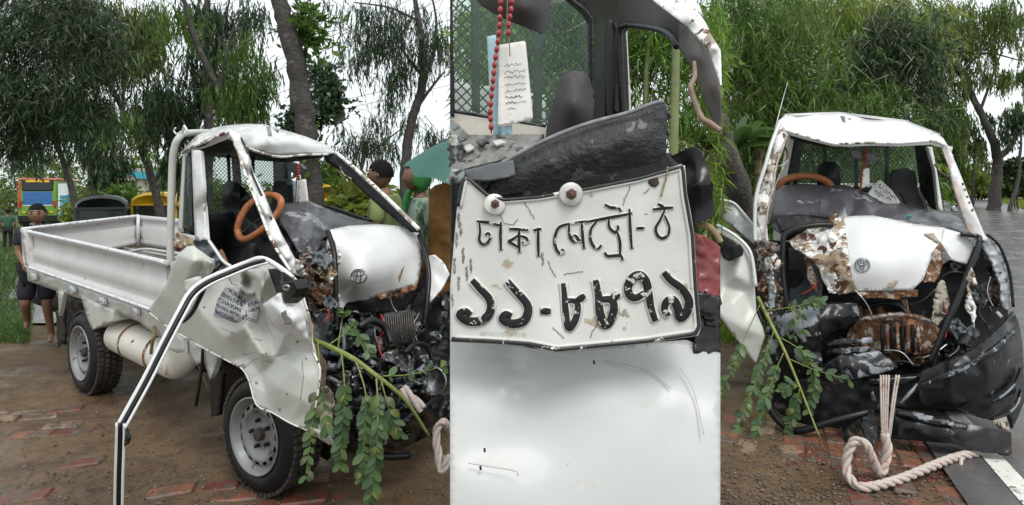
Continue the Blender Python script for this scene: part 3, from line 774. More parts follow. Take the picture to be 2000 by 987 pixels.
scatter('gravel', 450, (1400, 820, 1880, 1000), .003, .009, CHI, 94, 'red brick chips below the head-on truck')
scatter('gravel', 700, (1400, 820, 1930, 1000), .003, .009, STO, 95, 'small pale stones by the road edge line')
# ---- bamboo grove between the pictures (seen through the close-up cab) and behind the head-on truck
tree('bamboo_clump', 'dense bamboo thicket seen through the windows of the close-up cab', [(1010, 520, 5.2, 14), (1015, 200, 5.2, 11), (1025, -80, 5.0, 8)],
     [[(1255, 560, 5.0, 12), (1262, 150, 5.0, 11), (1280, -60, 5, 9)], [(1310, 560, 4.4, 20), (1318, 200, 4.4, 18), (1322, -30, 4.4, 14)], [(1120, 520, 5.3, 13), (1100, 100, 5.3, 11), (1090, -60, 5.3, 8)], [(950, 520, 5.4, 12), (945, 0, 5.4, 10)]],
     [(960, 80, 85, 130, 5.3, .45, 420), (1060, 90, 90, 140, 5.4, .45, 420), (1150, 60, 80, 130, 5.4, .5, 360), (1250, 60, 70, 90, 5.3, .5, 260), (1330, 60, 60, 80, 5.3, .45, 170), (1390, 110, 40, 90, 4.9, .4, 130), (1350, 240, 60, 60, 5.2, .5, 130),
      (1270, 220, 50, 50, 5.4, .4, 100), (980, 240, 90, 50, 5.5, .4, 150), (1370, 380, 50, 90, 5.0, .4, 200), (1100, -40, 200, 60, 5.3, .5, 300)],
     'fresh', 'bamboo', CULM, 61, 1.25, .8, 'bamboo clumps', 'bamboo', (886, 1414))
tree('bamboo_clump', 'wide fresh green bamboo grove directly behind the white cab roof', [(1560, 560, 10, 16), (1550, 300, 10, 13), (1555, 60, 9.8, 9), (1590, -80, 9.5, 6)],
     [[(1490, 560, 10, 12), (1500, 200, 10, 9), (1520, 0, 10, 6)], [(1640, 560, 10.5, 12), (1650, 250, 10.4, 10), (1670, 60, 10, 6)], [(1550, 20, 10, 4), (1555, 160, 9.6, 3.5)]],
     [(1440, 60, 70, 110, 9, .9, 520), (1500, 130, 70, 90, 9, .8, 420), (1560, 60, 80, 110, 9.4, 1, 520), (1560, 190, 70, 50, 9, .7, 300), (1600, 260, 120, 70, 9.6, .9, 420), (1480, 290, 70, 60, 9.4, .8, 300), (1690, 220, 70, 90, 9.4, .8, 360), (1450, 200, 45, 60, 8.8, .6, 180)],
     'mid', 'bamboo', CULM, 63, 1.0, 1.0, 'bamboo clumps', 'bamboo', (1300, 2100))
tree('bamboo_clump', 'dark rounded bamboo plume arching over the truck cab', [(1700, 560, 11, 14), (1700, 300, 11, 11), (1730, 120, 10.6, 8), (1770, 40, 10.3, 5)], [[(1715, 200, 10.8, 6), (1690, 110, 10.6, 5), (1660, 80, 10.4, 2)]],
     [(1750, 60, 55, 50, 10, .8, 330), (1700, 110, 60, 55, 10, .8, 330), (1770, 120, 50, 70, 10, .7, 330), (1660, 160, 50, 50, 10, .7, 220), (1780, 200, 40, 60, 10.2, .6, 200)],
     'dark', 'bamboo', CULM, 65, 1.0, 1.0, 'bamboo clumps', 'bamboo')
tree('bamboo_clump', 'yellow-green bamboo farther back, above the white cab roof', [(1600, 520, 16, 10), (1610, 250, 16, 9), (1640, 40, 15.6, 6)], [],
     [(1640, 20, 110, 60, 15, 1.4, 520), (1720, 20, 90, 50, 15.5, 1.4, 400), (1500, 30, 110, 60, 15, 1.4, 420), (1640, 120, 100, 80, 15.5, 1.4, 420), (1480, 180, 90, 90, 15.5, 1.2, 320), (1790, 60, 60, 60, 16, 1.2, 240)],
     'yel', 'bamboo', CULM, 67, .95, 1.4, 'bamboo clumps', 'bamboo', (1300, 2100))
tree('roadside_tree', 'thick brown trunk leaning beside the torn-open door', [(1470, 475, 7.4, 52), (1450, 400, 7.3, 48), (1420, 300, 7.2, 44), (1395, 210, 7.1, 40), (1370, 100, 7, 34)], [],
     [(1380, 120, 30, 60, 7.2, .4, 40)], 'mid', 'broad', BARK, 69, 1.0, 1.0, clip=(1330, 2100))
tree('roadside_tree', 'crooked roadside tree leaning over the wet road', [(1942, 406, 46, 22), (1946, 340, 46, 19), (1948, 305, 46, 17), (1930, 250, 45, 13), (1895, 180, 45, 11), (1865, 120, 44, 8), (1840, 60, 44, 5)],
     [[(1948, 310, 46, 12), (1975, 285, 46, 10), (1995, 235, 46, 6), (2030, 190, 46, 4)], [(1915, 215, 45, 6), (1935, 160, 45, 4), (1960, 90, 45, 2)], [(1878, 145, 45, 6), (1920, 105, 45, 4), (1990, 118, 45, 2)]],
     [(1830, 60, 70, 60, 45, 3.5, 520), (1890, 50, 80, 60, 45, 3.5, 560), (1960, 40, 60, 45, 45, 3, 260), (1850, 150, 50, 60, 45, 2, 300), (1925, 140, 50, 30, 45, 2, 130), (1995, 130, 20, 70, 45, 2, 110), (1872, 250, 30, 45, 46, 2, 120), (1985, 215, 20, 30, 46, 2, 50), (1905, 300, 22, 24, 46, 1.5, 50)],
     'pale', 'droop', BARK, 71, 1.5, 2.0)
tree('roadside_tree', 'young dark tree just beyond the right windscreen pillar', [(1838, 400, 52, 8), (1838, 320, 52, 8), (1842, 240, 52, 6), (1836, 170, 52, 4)], [[(1840, 300, 52, 4), (1860, 260, 52, 3), (1868, 220, 52, 1.5)]],
     [(1840, 220, 40, 70, 52, 3, 330), (1870, 300, 34, 50, 52, 3, 240), (1800, 270, 30, 50, 52, 3, 160), (1840, 330, 30, 36, 52, 2, 120)], 'mid', 'droop', BARK, 73, 1.5, 2.2)
for (px, w, lab, s, d) in ((1870, 6, 'thin bare trunk standing on the grassy verge beyond the road', 75, 56), (1898, 6, 'slim grey trunk on the verge beside a crooked tree', 76, 50), (1816, 9, 'dark straight trunk behind the passenger side pillar', 77, 56), (1986, 7, 'slanting young trunk at the outer verge of the wet road', 78, 44)):
    tree('roadside_tree', lab, [(px - (12 if px > 1980 else 0), 403, d, w + 1), (px + 3, 350, d, w), (px + 6, 300, d, w - 2), (px + 10, 250, d, w - 4)], [], [(px + 8, 250, 30, 40, d, 2, 100)], 'euc', 'droop', BARK, s, 1.4, 2.2)
tree('bamboo_clump', 'low leafy bamboo undergrowth behind the open door of the white cab', [(1540, 560, 12, 8), (1545, 400, 12, 7), (1550, 300, 12, 4)], [[(1640, 540, 12.5, 7), (1650, 330, 12.5, 4)]],
     [(1450, 330, 70, 70, 11.5, 1, 330), (1540, 340, 80, 60, 12, 1, 330), (1640, 340, 90, 60, 12.5, 1, 330), (1740, 330, 70, 60, 13, 1, 260), (1480, 400, 60, 30, 11, .8, 160)], 'fresh', 'bamboo', CULM, 79, 1.3, 1.25, 'bamboo clumps', 'bamboo', (1300, 2100))
# far side of the road
A = foliage([(1800, 366, 60, 24, 95, 6, 200), (1880, 358, 50, 20, 95, 6, 260), (1950, 362, 50, 16, 90, 6, 240), (2020, 356, 60, 18, 85, 6, 240), (1840, 330, 40, 30, 100, 6, 110), (1700, 360, 80, 40, 90, 6, 200)], 'far', 81, 3.0, 1.9)
tag(leaf_mesh('far_wood', *A, LF['pale'], None, 'stuff'), 'pale green far-off thicket closing the wet road', 'wood')
for (px, py, rx, ry, d, n, lf, lab, s) in ((1985, 335, 30, 30, 48, 330, 'dark', 'dark round bush on the outer verge of the wet road', 83), (1900, 352, 22, 22, 60, 220, 'yel', 'bright bush between the thin trunks across the road', 84),
                                            (1860, 375, 18, 12, 62, 150, 'fresh', 'low fresh bush by the far road edge behind the pillar', 85)):
    bush(px, py, rx, ry, d, n, lf, lab, s, 'broad', 2.2)
# verge grass along the outer edge of the road
eo = path_edge(6.7, 75); r_ = np.random.default_rng(87); Bv = []
for i in range(20, 74):
    for k in range(420):
        t = r_.random(); a, b = eo[i], eo[min(74, i + 1)]
        ex = r_.random() ** 1.5 * 3.0
        Bv.append((a[0] + (b[0] - a[0]) * t + .8 * ex, a[1] + (b[1] - a[1]) * t - .6 * ex, .0))
Bv = np.array(Bv); nB = len(Bv)
tag(leaf_mesh('grass', Bv, np.stack([r_.normal(0, .4, nB), r_.normal(0, .4, nB), np.ones(nB)], 1), unit(nB, r_), r_.uniform(.15, .42, nB), r_.uniform(.02, .05, nB), LF['yel'], None, 'stuff'),
    'tall yellow-green grass along the outer edge of the wet road', 'grass')
# banana plant
def banana(px, py, d, label, leaves, scale):
    b = P(px, py, d); t = thing('banana_plant', label, 'plant', (b.x, b.y, 0), 'banana plants')
    BST = M('banana_stem', (.17, .13, .06), .6, var=.4, scale=8, layers=[((.10, .04, .02), .4, 5, .7)])
    BL = M('banana_leaf', (.070, .135, .030), .35, var=.25, scale=5, trans=.4)
    top = Vector((b.x, b.y, P(px, 290, d).z))
    tube('stem', [Vector((b.x + .02, b.y, -.03)), Vector((b.x, b.y, top.z * .5)), top], [.085, .07, .045], BST, t, seg=10)
    for (ax, el, ln_, w) in leaves:
        # leaf blade arching out from the stem top, split into two drooping halves with a midrib
        n = 14; V = []; rad = math.radians(ax)
        for i in range(n + 1):
            s = i / n; rr = ln_ * s * math.cos(math.radians(el)) * (1 - .12 * s); zz = ln_ * s * math.sin(math.radians(el)) - ln_ * .55 * s ** 2.2
            c = top + Vector((math.cos(rad) * rr, math.sin(rad) * rr, zz))
            hw = w * math.sin(math.pi * min(1, .06 + s * .94)) ** .6 * (1 if i < n else .05)
            sd_ = Vector((-math.sin(rad), math.cos(rad), 0)); j = RND.uniform(.75, 1.05) if i % 2 else 1
            V += [c + sd_ * hw * j - Vector((0, 0, hw * .35)), c, c - sd_ * hw * j - Vector((0, 0, hw * .35))]
        Fq = []
        for i in range(n):
            a = i * 3; Fq += [[a, a + 1, a + 4, a + 3], [a + 1, a + 2, a + 5, a + 4]]
        mesh('leaf', V, Fq, BL, t)
banana(1437, 440, 8.0, 'banana plant with long arching leaves beside the windscreen pillar', [(20, 60, 1.1, .16), (160, 55, 1.0, .16), (-40, 50, .95, .15), (-80, 62, .8, .13), (5, 80, 1.0, .14), (-20, 25, .9, .15)], 1)
banana(1482, 470, 8.8, 'low banana shoot with broad leaves behind the rusty pillar', [(0, 50, .9, .16), (180, 50, .8, .15), (-60, 60, .9, .16), (-100, 45, .8, .16), (-30, 75, .9, .14)], 1)
banana(1385, 470, 5.2, 'broad-leaved banana shoot in the side window of the close-up cab', [(-20, 60, .42, .09), (-70, 62, .42, .09), (200, 65, .4, .08), (-110, 40, .40, .09)], 1)
# ---- overhead wires
for i, (a, b) in enumerate((((380, 175, 24), (900, -60, 24)), ((380, 190, 24), (900, -30, 24)), ((420, 235, 26), (900, 130, 26)), ((420, 250, 26), (900, 150, 26)), ((420, 215, 25), (900, 30, 25)))):
    p0, p1 = P(*a), P(*b); md = (p0 + p1) / 2 - Vector((0, 0, .35))
    p0 = p0 + (p0 - p1) * 1.5; 
    o = tube('power_line', [p0, md, p1 + (p1 - p0) * .2], .010, RB, None, seg=4, sub=8)
    tag(o, 'thin black power line strung across the white sky behind the thick leaning trunk', 'wire', 'overhead power lines')
# ------------------------------------------------------------------ wheels
def wheel(name, c, ax, R_, wdt, parent, mud=True):
    """c: centre of the outer face; ax points outward; parts under the truck: wheel > tyre, rim, hub, nut"""
    ax = Vector(ax).normalized(); up = Vector((0, 0, 1)); c = Vector(c)
    w = bpy.data.objects.new(name, None); put(w, parent); w.location = c - Vector(parent.location)
    rr = R_ * .645
    prof = [(rr * .98, -wdt * .92), (R_ * .80, -wdt), (R_ * .955, -wdt * .95), (R_, -wdt * .82), (R_, -wdt * .5), (R_, -wdt * .18), (R_ * .955, -.03), (R_ * .90, -.006), (R_ * .80, .012), (R_ * .72, .010), (rr * 1.02, -.004), (rr * .97, -.02)]
    V, Fc = lathe_geo(prof, c, ax, up, 48); mesh('tyre', V, Fc, TY, w)
    side = ax.cross(up).normalized(); up2 = side.cross(ax).normalized()
    geo = []
    for i in range(52):
        a = 2 * math.pi * i / 52
        for q, (h, hw) in enumerate(((-.17, .11), (-.40, .10), (-.63, .10), (-.85, .11))):
            aa = a + (q % 2) * math.pi / 52
            rd = up2 * math.cos(aa) + side * math.sin(aa); tg = rd.cross(ax)
            Rm = Matrix((ax, tg, rd)).transposed()
            geo.append(box_geo(c + ax * wdt * h + rd * (R_ + .001), (wdt * hw * 1.7, R_ * .085, .018), Rm))
    V, Fc = join_geo(geo); mesh('tread_blocks', V, Fc, TM, w, False)['kind'] = 'stuff'
    seg = 60
    prof = [(rr * 1.03, .004), (rr * 1.03, .012), (rr * .985, .012), (rr * .95, -.006), (rr * .90, -.016), (rr * .87, -.034), (rr * .86, -.036)]
    g1 = lathe_geo(prof, c, ax, up, seg)
    # disc with round vent holes: rings whose hole cells are left open
    rings = [(rr * .86, -.036), (rr * .825, -.028), (rr * .80, -.024), (rr * .745, -.020), (rr * .715, -.019), (rr * .64, -.018), (rr * .60, -.026), (rr * .50, -.040), (rr * .40, -.046), (rr * .30, -.044), (rr * .20, -.040), (0.001, -.040)]
    g2v, g2f = lathe_geo(rings, c, ax, up, seg); keep = []
    for k, f in enumerate(g2f):
        ri, j = divmod(k, seg)
        if ri in (2, 3) and j % 4 in (1, 2): continue
        keep.append(f)
    V, Fc = join_geo([g1, (g2v, keep)]); rim = mesh('rim', V, Fc, RI, w)
    V, Fc = lathe_geo([(rr * .88, -.075), (.01, -.075)], c, ax, up, 32); mesh('brake_drum', V, Fc, BK, w)
    V, Fc = lathe_geo([(rr * .17, -.046), (rr * .17, -.018), (rr * .14, -.010), (.001, -.010)], c, ax, up, 20); mesh('hub_cap', V, Fc, TM, w)
    for i in range(5):
        a = 2 * math.pi * i / 5 + .3
        q = c + (up2 * math.cos(a) + side * math.sin(a)) * rr * .36
        V, Fc = lathe_geo([(.012, -.05), (.012, -.024), (.008, -.018), (.0005, -.017)], q, ax, up, 6); mesh('wheel_nut', V, Fc, DK, w, False)
    return w

# ------------------------------------------------------------------ truck seen from its side
tl = PL(510, 965, .1)
T1 = thing('wrecked_pickup_truck', 'crushed white pickup with open cargo bed, its torn door lettered in navy blue', 'truck', (tl.x, tl.y, 0))
def L3(p, mx=0): return PL(p[0], p[1], p[2])
# cargo bed: near side with pressed ribs
def row(yl, yr, bl, br=None): return ((43 + (yl - 450) * .118, yl, bl), (326, yr, bl if br is None else br))
sheet('bed_side', [row(450, 513, -.012), row(455, 520, -.012), row(457, 523, .022), row(465, 531, .024), row(478, 549, .024), row(484, 557, .006), row(500, 582, .006), row(506, 592, .020), row(512, 602, .012), row(515, 606, -.022), row(521, 616, -.022)], PL, WB, T1, 30, .024)
tpx('bed_top_rail', [(43, 450, -.004), (185, 481, -.006), (326, 514, -.004)], PL, .017, WG, T1, seg=6, sub=8)
tpx('bed_lower_ridge', [(51, 520, -.02), (190, 568, -.02), (324, 615, -.02)], PL, .014, WG, T1, seg=6, sub=8)
panel('bed_corner_post', [(41, 449), (50, 450), (56, 521), (50, 520)], PL, WB, T1, -.03, 8, thick=.05)
panel('bed_lower_rail', [(52, 524, .0), (190, 573, .0), (330, 622, .0), (352, 668, .02), (352, 688, .02), (267, 626, .02), (180, 592, .02), (120, 572, .02), (54, 549, .02)], PL, W_, T1, .01, 10, thick=.04)
for (x, y) in ((63, 540), (139, 566), (197, 588), (262, 609)):
    lt = panel('latch', [(x - 4, y - 8), (x + 5, y - 6), (x + 6, y + 6), (x + 1, y + 9), (x - 4, y + 6)], PL, WG, T1, -.02, 5, thick=.02)
    tpx('latch_pin', [(x - 6, y + 1, -.03), (x, y + 2, -.04), (x + 7, y + 4, -.03)], PL, .006, CH, lt, seg=6, sub=2)
# tailgate, far side, headboard, floor (walls of the bed seen from inside)
def PD(px, py, d): return P(px, py, d)
sheet('tailgate', [((44, 447, 5.80), (270, 422, 7.0)), ((44, 455, 5.80), (270, 428, 7.0)), ((46, 457, 5.83), (270, 430, 7.03)), ((46, 466, 5.83), (270, 440, 7.03)), ((46, 468, 5.80), (270, 442, 7.0)), ((48, 500, 5.83), (270, 464, 7.03)), ((50, 515, 5.80), (270, 470, 7.0)), ((52, 524, 5.80), (270, 479, 7.0))], PD, WB, T1, 24, .03)
tube('tailgate_rail', [PD(44, 448, 5.79), PD(155, 435, 6.35), PD(270, 422, 7.0)], .018, WG, T1, seg=6)
sheet('bed_far_side', [((270, 422, 7.0), (566, 449, 5.15)), ((270, 428, 7.0), (566, 457, 5.15)), ((270, 430, 7.03), (566, 460, 5.18)), ((270, 440, 7.03), (566, 472, 5.18)), ((270, 443, 7.0), (566, 475, 5.15)), ((270, 464, 7.03), (566, 510, 5.18)), ((270, 470, 7.0), (566, 516, 5.15)), ((270, 480, 7.0), (566, 530, 5.15))], PD, WB, T1, 24, .03)
tube('bed_far_post', [PD(270, 420, 6.98), PD(270, 480, 6.98)], .022, WG, T1, seg=6, sub=0)
sheet('headboard', [((330, 516, 3.93), (566, 449, 5.15)), ((330, 560, 3.93), (566, 490, 5.15)), ((330, 622, 3.93), (566, 530, 5.15))], PD, WB, T1, 12, .03)
V = [PD(50, 523, 5.82), PD(326, 618, 3.95), PD(566, 532, 5.15), PD(270, 481, 7.0)]
fl = mesh('bed_floor', V + [v - Vector((0, 0, .03)) for v in V], [[0, 1, 2, 3], [7, 6, 5, 4], [0, 4, 5, 1], [1, 5, 6, 2], [2, 6, 7, 3], [3, 7, 4, 0]], M('bed_floor_dirty', (.13, .12, .11), .6, var=.4, scale=6, layers=[((.05, .045, .04), .4, 5, .5)]), T1, False)
for i in range(1, 7):
    a = V[0].lerp(V[3], i / 7); b = V[1].lerp(V[2], i / 7)
    tube('floor_rib', [a + Vector((0, 0, .008)), b + Vector((0, 0, .008))], .012, WB, fl, seg=5, sub=2)
tube('bed_spreader_pipe', [PD(252, 492, 5.9), PD(285, 487, 5.7), PD(330, 493, 5.2), PD(360, 497, 5.0)], .014, WB, T1, seg=6)
# guard hoop behind the cab
tpx('guard_hoop', [(332, 628, .10), (333, 480, .10), (336, 340, .10), (340, 292, .10), (350, 269, .12), (370, 260, .2), (450, 262, .6), (560, 285, 1.15)], PL, .024, W_, T1, seg=8, sub=6)
tpx('hoop_hook', [(353, 258, .12), (345, 262, .12), (340, 256, .12), (343, 250, .12)], PL, .006, WG, T1, seg=6)
tpx('hoop_hook', [(357, 258, .13), (360, 246, .13), (366, 258, .13)], PL, .008, WG, T1, seg=6, sub=2)
# underside
panel('chassis_rail', [(60, 560, .45), (200, 610, .45), (420, 690, .45), (640, 800, .45), (640, 850, .45), (420, 735, .45), (200, 650, .45), (60, 590, .45)], PL, BK, T1, res=20, thick=.06)
panel('front_gusset', [(113, 568), (125, 571), (119, 600), (115, 618)], PL, W_, T1, 0.0, 8, thick=.03)
panel('rear_fender_skirt', [(157, 578), (187, 592), (222, 606), (221, 627), (200, 636), (180, 645), (171, 624)], PL, W_, T1, .0, 8, thick=.12, amp=.006)
panel('mud_flap', [(109, 606), (127, 606), (128, 674), (120, 672), (112, 680)], PL, RB, T1, .04, 8, thick=.01, jag=1)
panel('inner_wheel_arch', [(124, 575, .2), (225, 612, .2), (228, 690, .3), (200, 640, .3), (128, 660, .25)], PL, BK, T1, .2, 12, thick=.02)
wc = PL(157, 690, -.005); wheel('rear_wheel', wc, (-.60, -.80, 0), .335, .20, T1)
wf = PL(497, 852, -.02); wheel('front_wheel', wf, (-.53, -.85, 0.02), .315, .20, T1)
wb = PL(560, 700, 1.15); wb.z = .33; wheel('rear_wheel', PL(330, 640, 1.3) * 1.0 + Vector((0, 0, .33 - PL(330, 640, 1.3).z)), (.6, .8, 0), .33, .2, T1)
wheel('front_wheel', PL(742, 800, 1.12) + Vector((0, 0, .315 - PL(742, 800, 1.12).z)), (.53, .85, 0), .31, .2, T1)
tube('rear_axle', [wc + Vector((.1, .14, 0)), PL(330, 640, 1.2) + Vector((0, 0, .33 - PL(330, 640, 1.2).z))], .05, BK, T1, sub=0)
tube('front_axle', [wf + Vector((.1, .14, 0)), PL(742, 800, 1.0) + Vector((0, 0, .315 - PL(742, 800, 1.0).z))], .05, BK, T1, sub=0)
# gas cylinder slung under the bed
ca, cb = PL(232, 651, .16), PL(362, 708, .16); axc = (cb - ca).normalized(); cl = (cb - ca).length; cr = .135
prof = [(.001, -.0)] + [(cr * math.sin(t * math.pi / 2 / 6), cr * .7 * (1 - math.cos(t * math.pi / 2 / 6))) for t in range(1, 7)]
prof = prof + [(cr, cl - cr * .8)] + [(cr * math.cos(t * math.pi / 2 / 6), cl - cr * .8 + cr * .8 * math.sin(t * math.pi / 2 / 6)) for t in range(1, 7)]
gc = lathe('gas_cylinder', prof, ca, axc, (0, 0, 1), M('cylinder_cream', (.64, .60, .53), .4, var=.08, scale=4, layers=[((.10, .08, .06), .16, 16, .7), ((.40, .33, .24), .22, 3, .6)]), T1, 28)
for h in (.13, .30): lathe('strap', [(cr + .004, h * cl / .43 * 1.0), (cr + .008, h * cl / .43 + .006), (cr + .008, h * cl / .43 + .024), (cr + .004, h * cl / .43 + .03)], ca, axc, (0, 0, 1), RS, gc, 28)
tpx('rope_knot', [(300, 638, .0), (302, 655, -.01), (298, 668, -.01), (295, 690, .02)], PL, .012, M('jute', (.25, .18, .10), .8, var=.3, scale=30), gc, seg=6)
panel('tank_bracket', [(330, 645), (358, 660), (361, 688), (345, 690), (322, 676)], PL, W_, T1, .02, 8, thick=.02)
panel('sill_skirt', [(357, 660, .05), (398, 678, .04), (426, 694, .03), (422, 712, .03), (410, 742, .03), (398, 706, .04), (384, 712, .05), (366, 690, .05)], PL, W_, T1, res=8, thick=.03, amp=.01)
tpx('hanging_rod', [(396, 683, .02), (394, 720, .02), (386, 770, .0), (383, 792, .0)], PL, [.010, .012], RB, T1, seg=6)
tpx('trailing_straw', [(362, 672, .1), (385, 710, .1), (407, 760, .12)], PL, .003, M('jute', (.25, .18, .10)), T1, seg=4)
panel('front_mud_flap', [(410, 715), (424, 690), (436, 730), (428, 812), (412, 814)], PL, RB, T1, .09, 8, thick=.02)
panel('front_wheel_arch', [(420, 695, .12), (470, 715, .2), (600, 800, .2), (640, 860, .25), (640, 900, .35), (560, 860, .45), (430, 790, .4)], PL, BK, T1, res=14, thick=.02, amp=.02)

# ---- cab
panel('roof', [(355, 299, .10), (360, 289, .14), (383, 265, .22), (416, 250, .30), (444, 245, .36), (480, 242, .50), (517, 243, .66), (548, 252, .82), (598, 267, 1.0), (640, 284, 1.15), (657, 299, 1.22), (640, 301, 1.12), (592, 301, .90), (549, 305, .66), (521, 300, .50), (483, 288, .30), (466, 274, .17), (446, 259, .08), (408, 275, .08), (371, 289, .08)],
      PL, WC, T1, res=7, inner=[(440, 252, .18), (500, 262, .42), (525, 280, .48), (560, 275, .72), (470, 256, .26), (600, 285, .93)], amp=.004, ns=42, thick=.035, fold=.7)
tpx('roof_gutter', [(356, 299, .07), (371, 289, .06), (408, 275, .06), (446, 259, .06), (466, 275, .14), (483, 289, .27), (521, 302, .47), (549, 307, .63), (592, 303, .87), (640, 302, 1.10)], PL, .010, WR, T1, seg=6)
panel('roof_lining', [(372, 292, .12), (446, 262, .12), (470, 280, .25), (549, 310, .66), (640, 305, 1.12), (566, 318, 1.2), (530, 316, 1.15), (400, 305, .3)], PL, DK, T1, res=14, thick=.02)
for (nm, pts) in (('roof_scratch', [(520, 247, .55), (528, 247, .58), (531, 266, .56), (524, 266, .54)]), ('roof_scratch', [(535, 252, .66), (546, 254, .72), (544, 260, .7)])):
    panel(nm, [(x, y, b - .09) for x, y, b in pts], PL, M('bare_scratch', (.2, .21, .22), .6), T1, res=5, thick=.003, jag=.6)
panel('rear_pillar', [(357, 301), (362, 300), (354, 454), (347, 451)], PL, W_, T1, .08, 8, thick=.015)
panel('quarter_window_frame', [(361, 300), (374, 296), (379, 460), (352, 455)], PL, RB, T1, .10, 8, thick=.02)
panel('quarter_window_glass', [(363, 306), (372, 303), (375, 448), (357, 445)], PL, GD, T1, .085, 8, thick=.004)
panel('door_pillar', [(374, 292), (392, 294), (394, 310), (398, 390), (404, 468), (381, 470), (378, 407)], PL, WC, T1, .06, 7, thick=.02, inner=[(384, 300, .05), (390, 400, .075), (380, 400, .05)])
tpx('door_pillar_edge', [(394, 300, .07), (395, 340, .07), (399, 400, .08), (404, 466, .08)], PL, .008, WR, T1, seg=6)
panel('cab_rear_wall', [(395, 430, .22), (410, 424, .25), (545, 395, 1.2), (548, 510, 1.2), (500, 560, .9), (410, 560, .3)], PL, DK, T1, res=16, thick=.03)
panel('rear_window_frame', [(393, 300, .16), (400, 303, .2), (408, 424, .25), (402, 432, .2)], PL, DK, T1, res=10, thick=.03)
panel('rear_window_glass', [(397, 302, .25), (566, 312, 1.25), (566, 405, 1.25), (408, 430, .28)], PL, GL, T1, res=20, thick=.005)
def wire_mesh(name, quad, nu, nv, r, mat, parent, proj):
    a, b, c, d = [Vector(proj(*q)) for q in quad]; geo = []
    def S(u, v): return a.lerp(b, u).lerp(d.lerp(c, u), v)
    n = nu
    for i in range(-nv, n + 1):
        for sgn in (1, -1):
            pts = []
            for k in range(nv + 1):
                u = (i + k if sgn > 0 else i + nv - k) / n
                if 0 <= u <= 1: pts.append(S(u, k / nv))
            if len(pts) > 1:
                geo.append(tube_geo([pts[0], pts[-1]], r, 4))
    V, Fc = join_geo(geo); return mesh(name, V, Fc, mat, parent, False)
wire_mesh('wire_mesh', [(397, 302, .30), (566, 312, 1.3), (566, 405, 1.3), (408, 430, .33)], 26, 16, .0022, WI, T1, PL)
for (x0, y0, x1, y1, b) in ((446, 303, 450, 420, .55), (494, 306, 496, 412, .82)):
    tpx('window_bar', [(x0, y0, b), (x1, y1, b)], PL, .013, DK, T1, seg=6, sub=2)
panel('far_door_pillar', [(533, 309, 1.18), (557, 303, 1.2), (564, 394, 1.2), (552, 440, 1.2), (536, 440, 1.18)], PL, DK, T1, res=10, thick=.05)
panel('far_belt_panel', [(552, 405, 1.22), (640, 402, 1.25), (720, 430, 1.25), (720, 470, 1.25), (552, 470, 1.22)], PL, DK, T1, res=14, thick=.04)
tpx('far_window_strip', [(562, 306, 1.2), (566, 350, 1.2), (571, 392, 1.2)], PL, .012, GM, T1, seg=6)
# far windscreen pillar
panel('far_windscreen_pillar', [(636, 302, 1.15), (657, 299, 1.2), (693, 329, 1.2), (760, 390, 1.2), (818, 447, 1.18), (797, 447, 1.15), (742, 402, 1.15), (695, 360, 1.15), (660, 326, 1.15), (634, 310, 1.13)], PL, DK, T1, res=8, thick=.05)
tpx('pillar_white_edge', [(657, 299, 1.17), (693, 329, 1.16), (760, 391, 1.15), (818, 448, 1.13)], PL, .016, WR, T1, seg=6)
tpx('grab_handle', [(664, 325, 1.1), (668, 337, 1.06), (676, 345, 1.06), (686, 350, 1.1)], PL, .008, RS, T1, seg=6)
# near windscreen pillar, kinked outward
panel('windscreen_pillar', [(446, 250, .06), (469, 262, .10), (485, 296, .12), (495, 336, .12), (518, 382, .10), (535, 425, .08), (548, 453, .08), (563, 480, .06), (577, 506, .06), (596, 536, .06), (588, 541, .05), (568, 533, .03), (555, 510, .02), (541, 482, .02), (530, 467, .02), (513, 424, .04), (497, 383, .06), (480, 341, .08), (467, 301, .08), (457, 277, .06), (448, 262, .05)],
      PL, WC, T1, res=5, amp=.004, ns=22, thick=.02, fold=.7, inner=[(482, 320, .05), (507, 390, .03), (522, 420, .02), (560, 505, .0), (545, 468, .01)])
tpx('pillar_rubber', [(470, 268, .1), (484, 300, .11), (492, 338, .1), (512, 384, .08), (530, 428, .06)], PL, .006, RB, T1, seg=6)
tpx('pillar_flange', [(458, 280, .03), (467, 303, .05), (480, 343, .05), (497, 385, .03), (513, 426, .01), (530, 469, .0), (556, 512, -.01), (570, 533, .0)], PL, .008, WR, T1, seg=6)
panel('pillar_torn_foot', [(575, 505, .03), (584, 512, .02), (594, 530, .03), (590, 540, .03), (578, 535, .02)], PL, WR, T1, res=4, thick=.01, jag=1, amp=.02, ns=12)
# interior
def rounded_slab(name, pts, proj, mat, parent, th, **k):
    o = panel(name, pts, proj, mat, parent, thick=th, **k)
    bv = o.modifiers.new('bevel', 'BEVEL'); bv.width = min(.03, th * .3); bv.segments = 3; bv.limit_method = 'ANGLE'; bv.angle_limit = 1.0
    return o
st = rounded_slab('driver_seat', [(436, 362, .5), (441, 356, .5), (463, 356, .52), (468, 364, .53), (469, 420, .52), (486, 430, .52), (490, 520, .52), (425, 540, .45), (418, 436, .44), (431, 424, .47)], PL, SE, T1, .13, res=7, inner=[(450, 380, .46), (450, 400, .50), (455, 470, .44), (440, 440, .44)])
tpx('seat_seam', [(432, 424, .455), (450, 427, .47), (470, 424, .50)], PL, .006, SE, st, seg=6)
rounded_slab('passenger_seat', [(531, 365, .95), (537, 354, .95), (552, 354, .97), (559, 362, .98), (562, 420, .98), (545, 450, .98), (526, 440, .93)], PL, SE, T1, .12, res=7)
panel('seat_base', [(425, 500, .42), (490, 470, .5), (540, 480, .7), (520, 560, .5), (440, 560, .3)], PL, SE, T1, res=12, thick=.1)
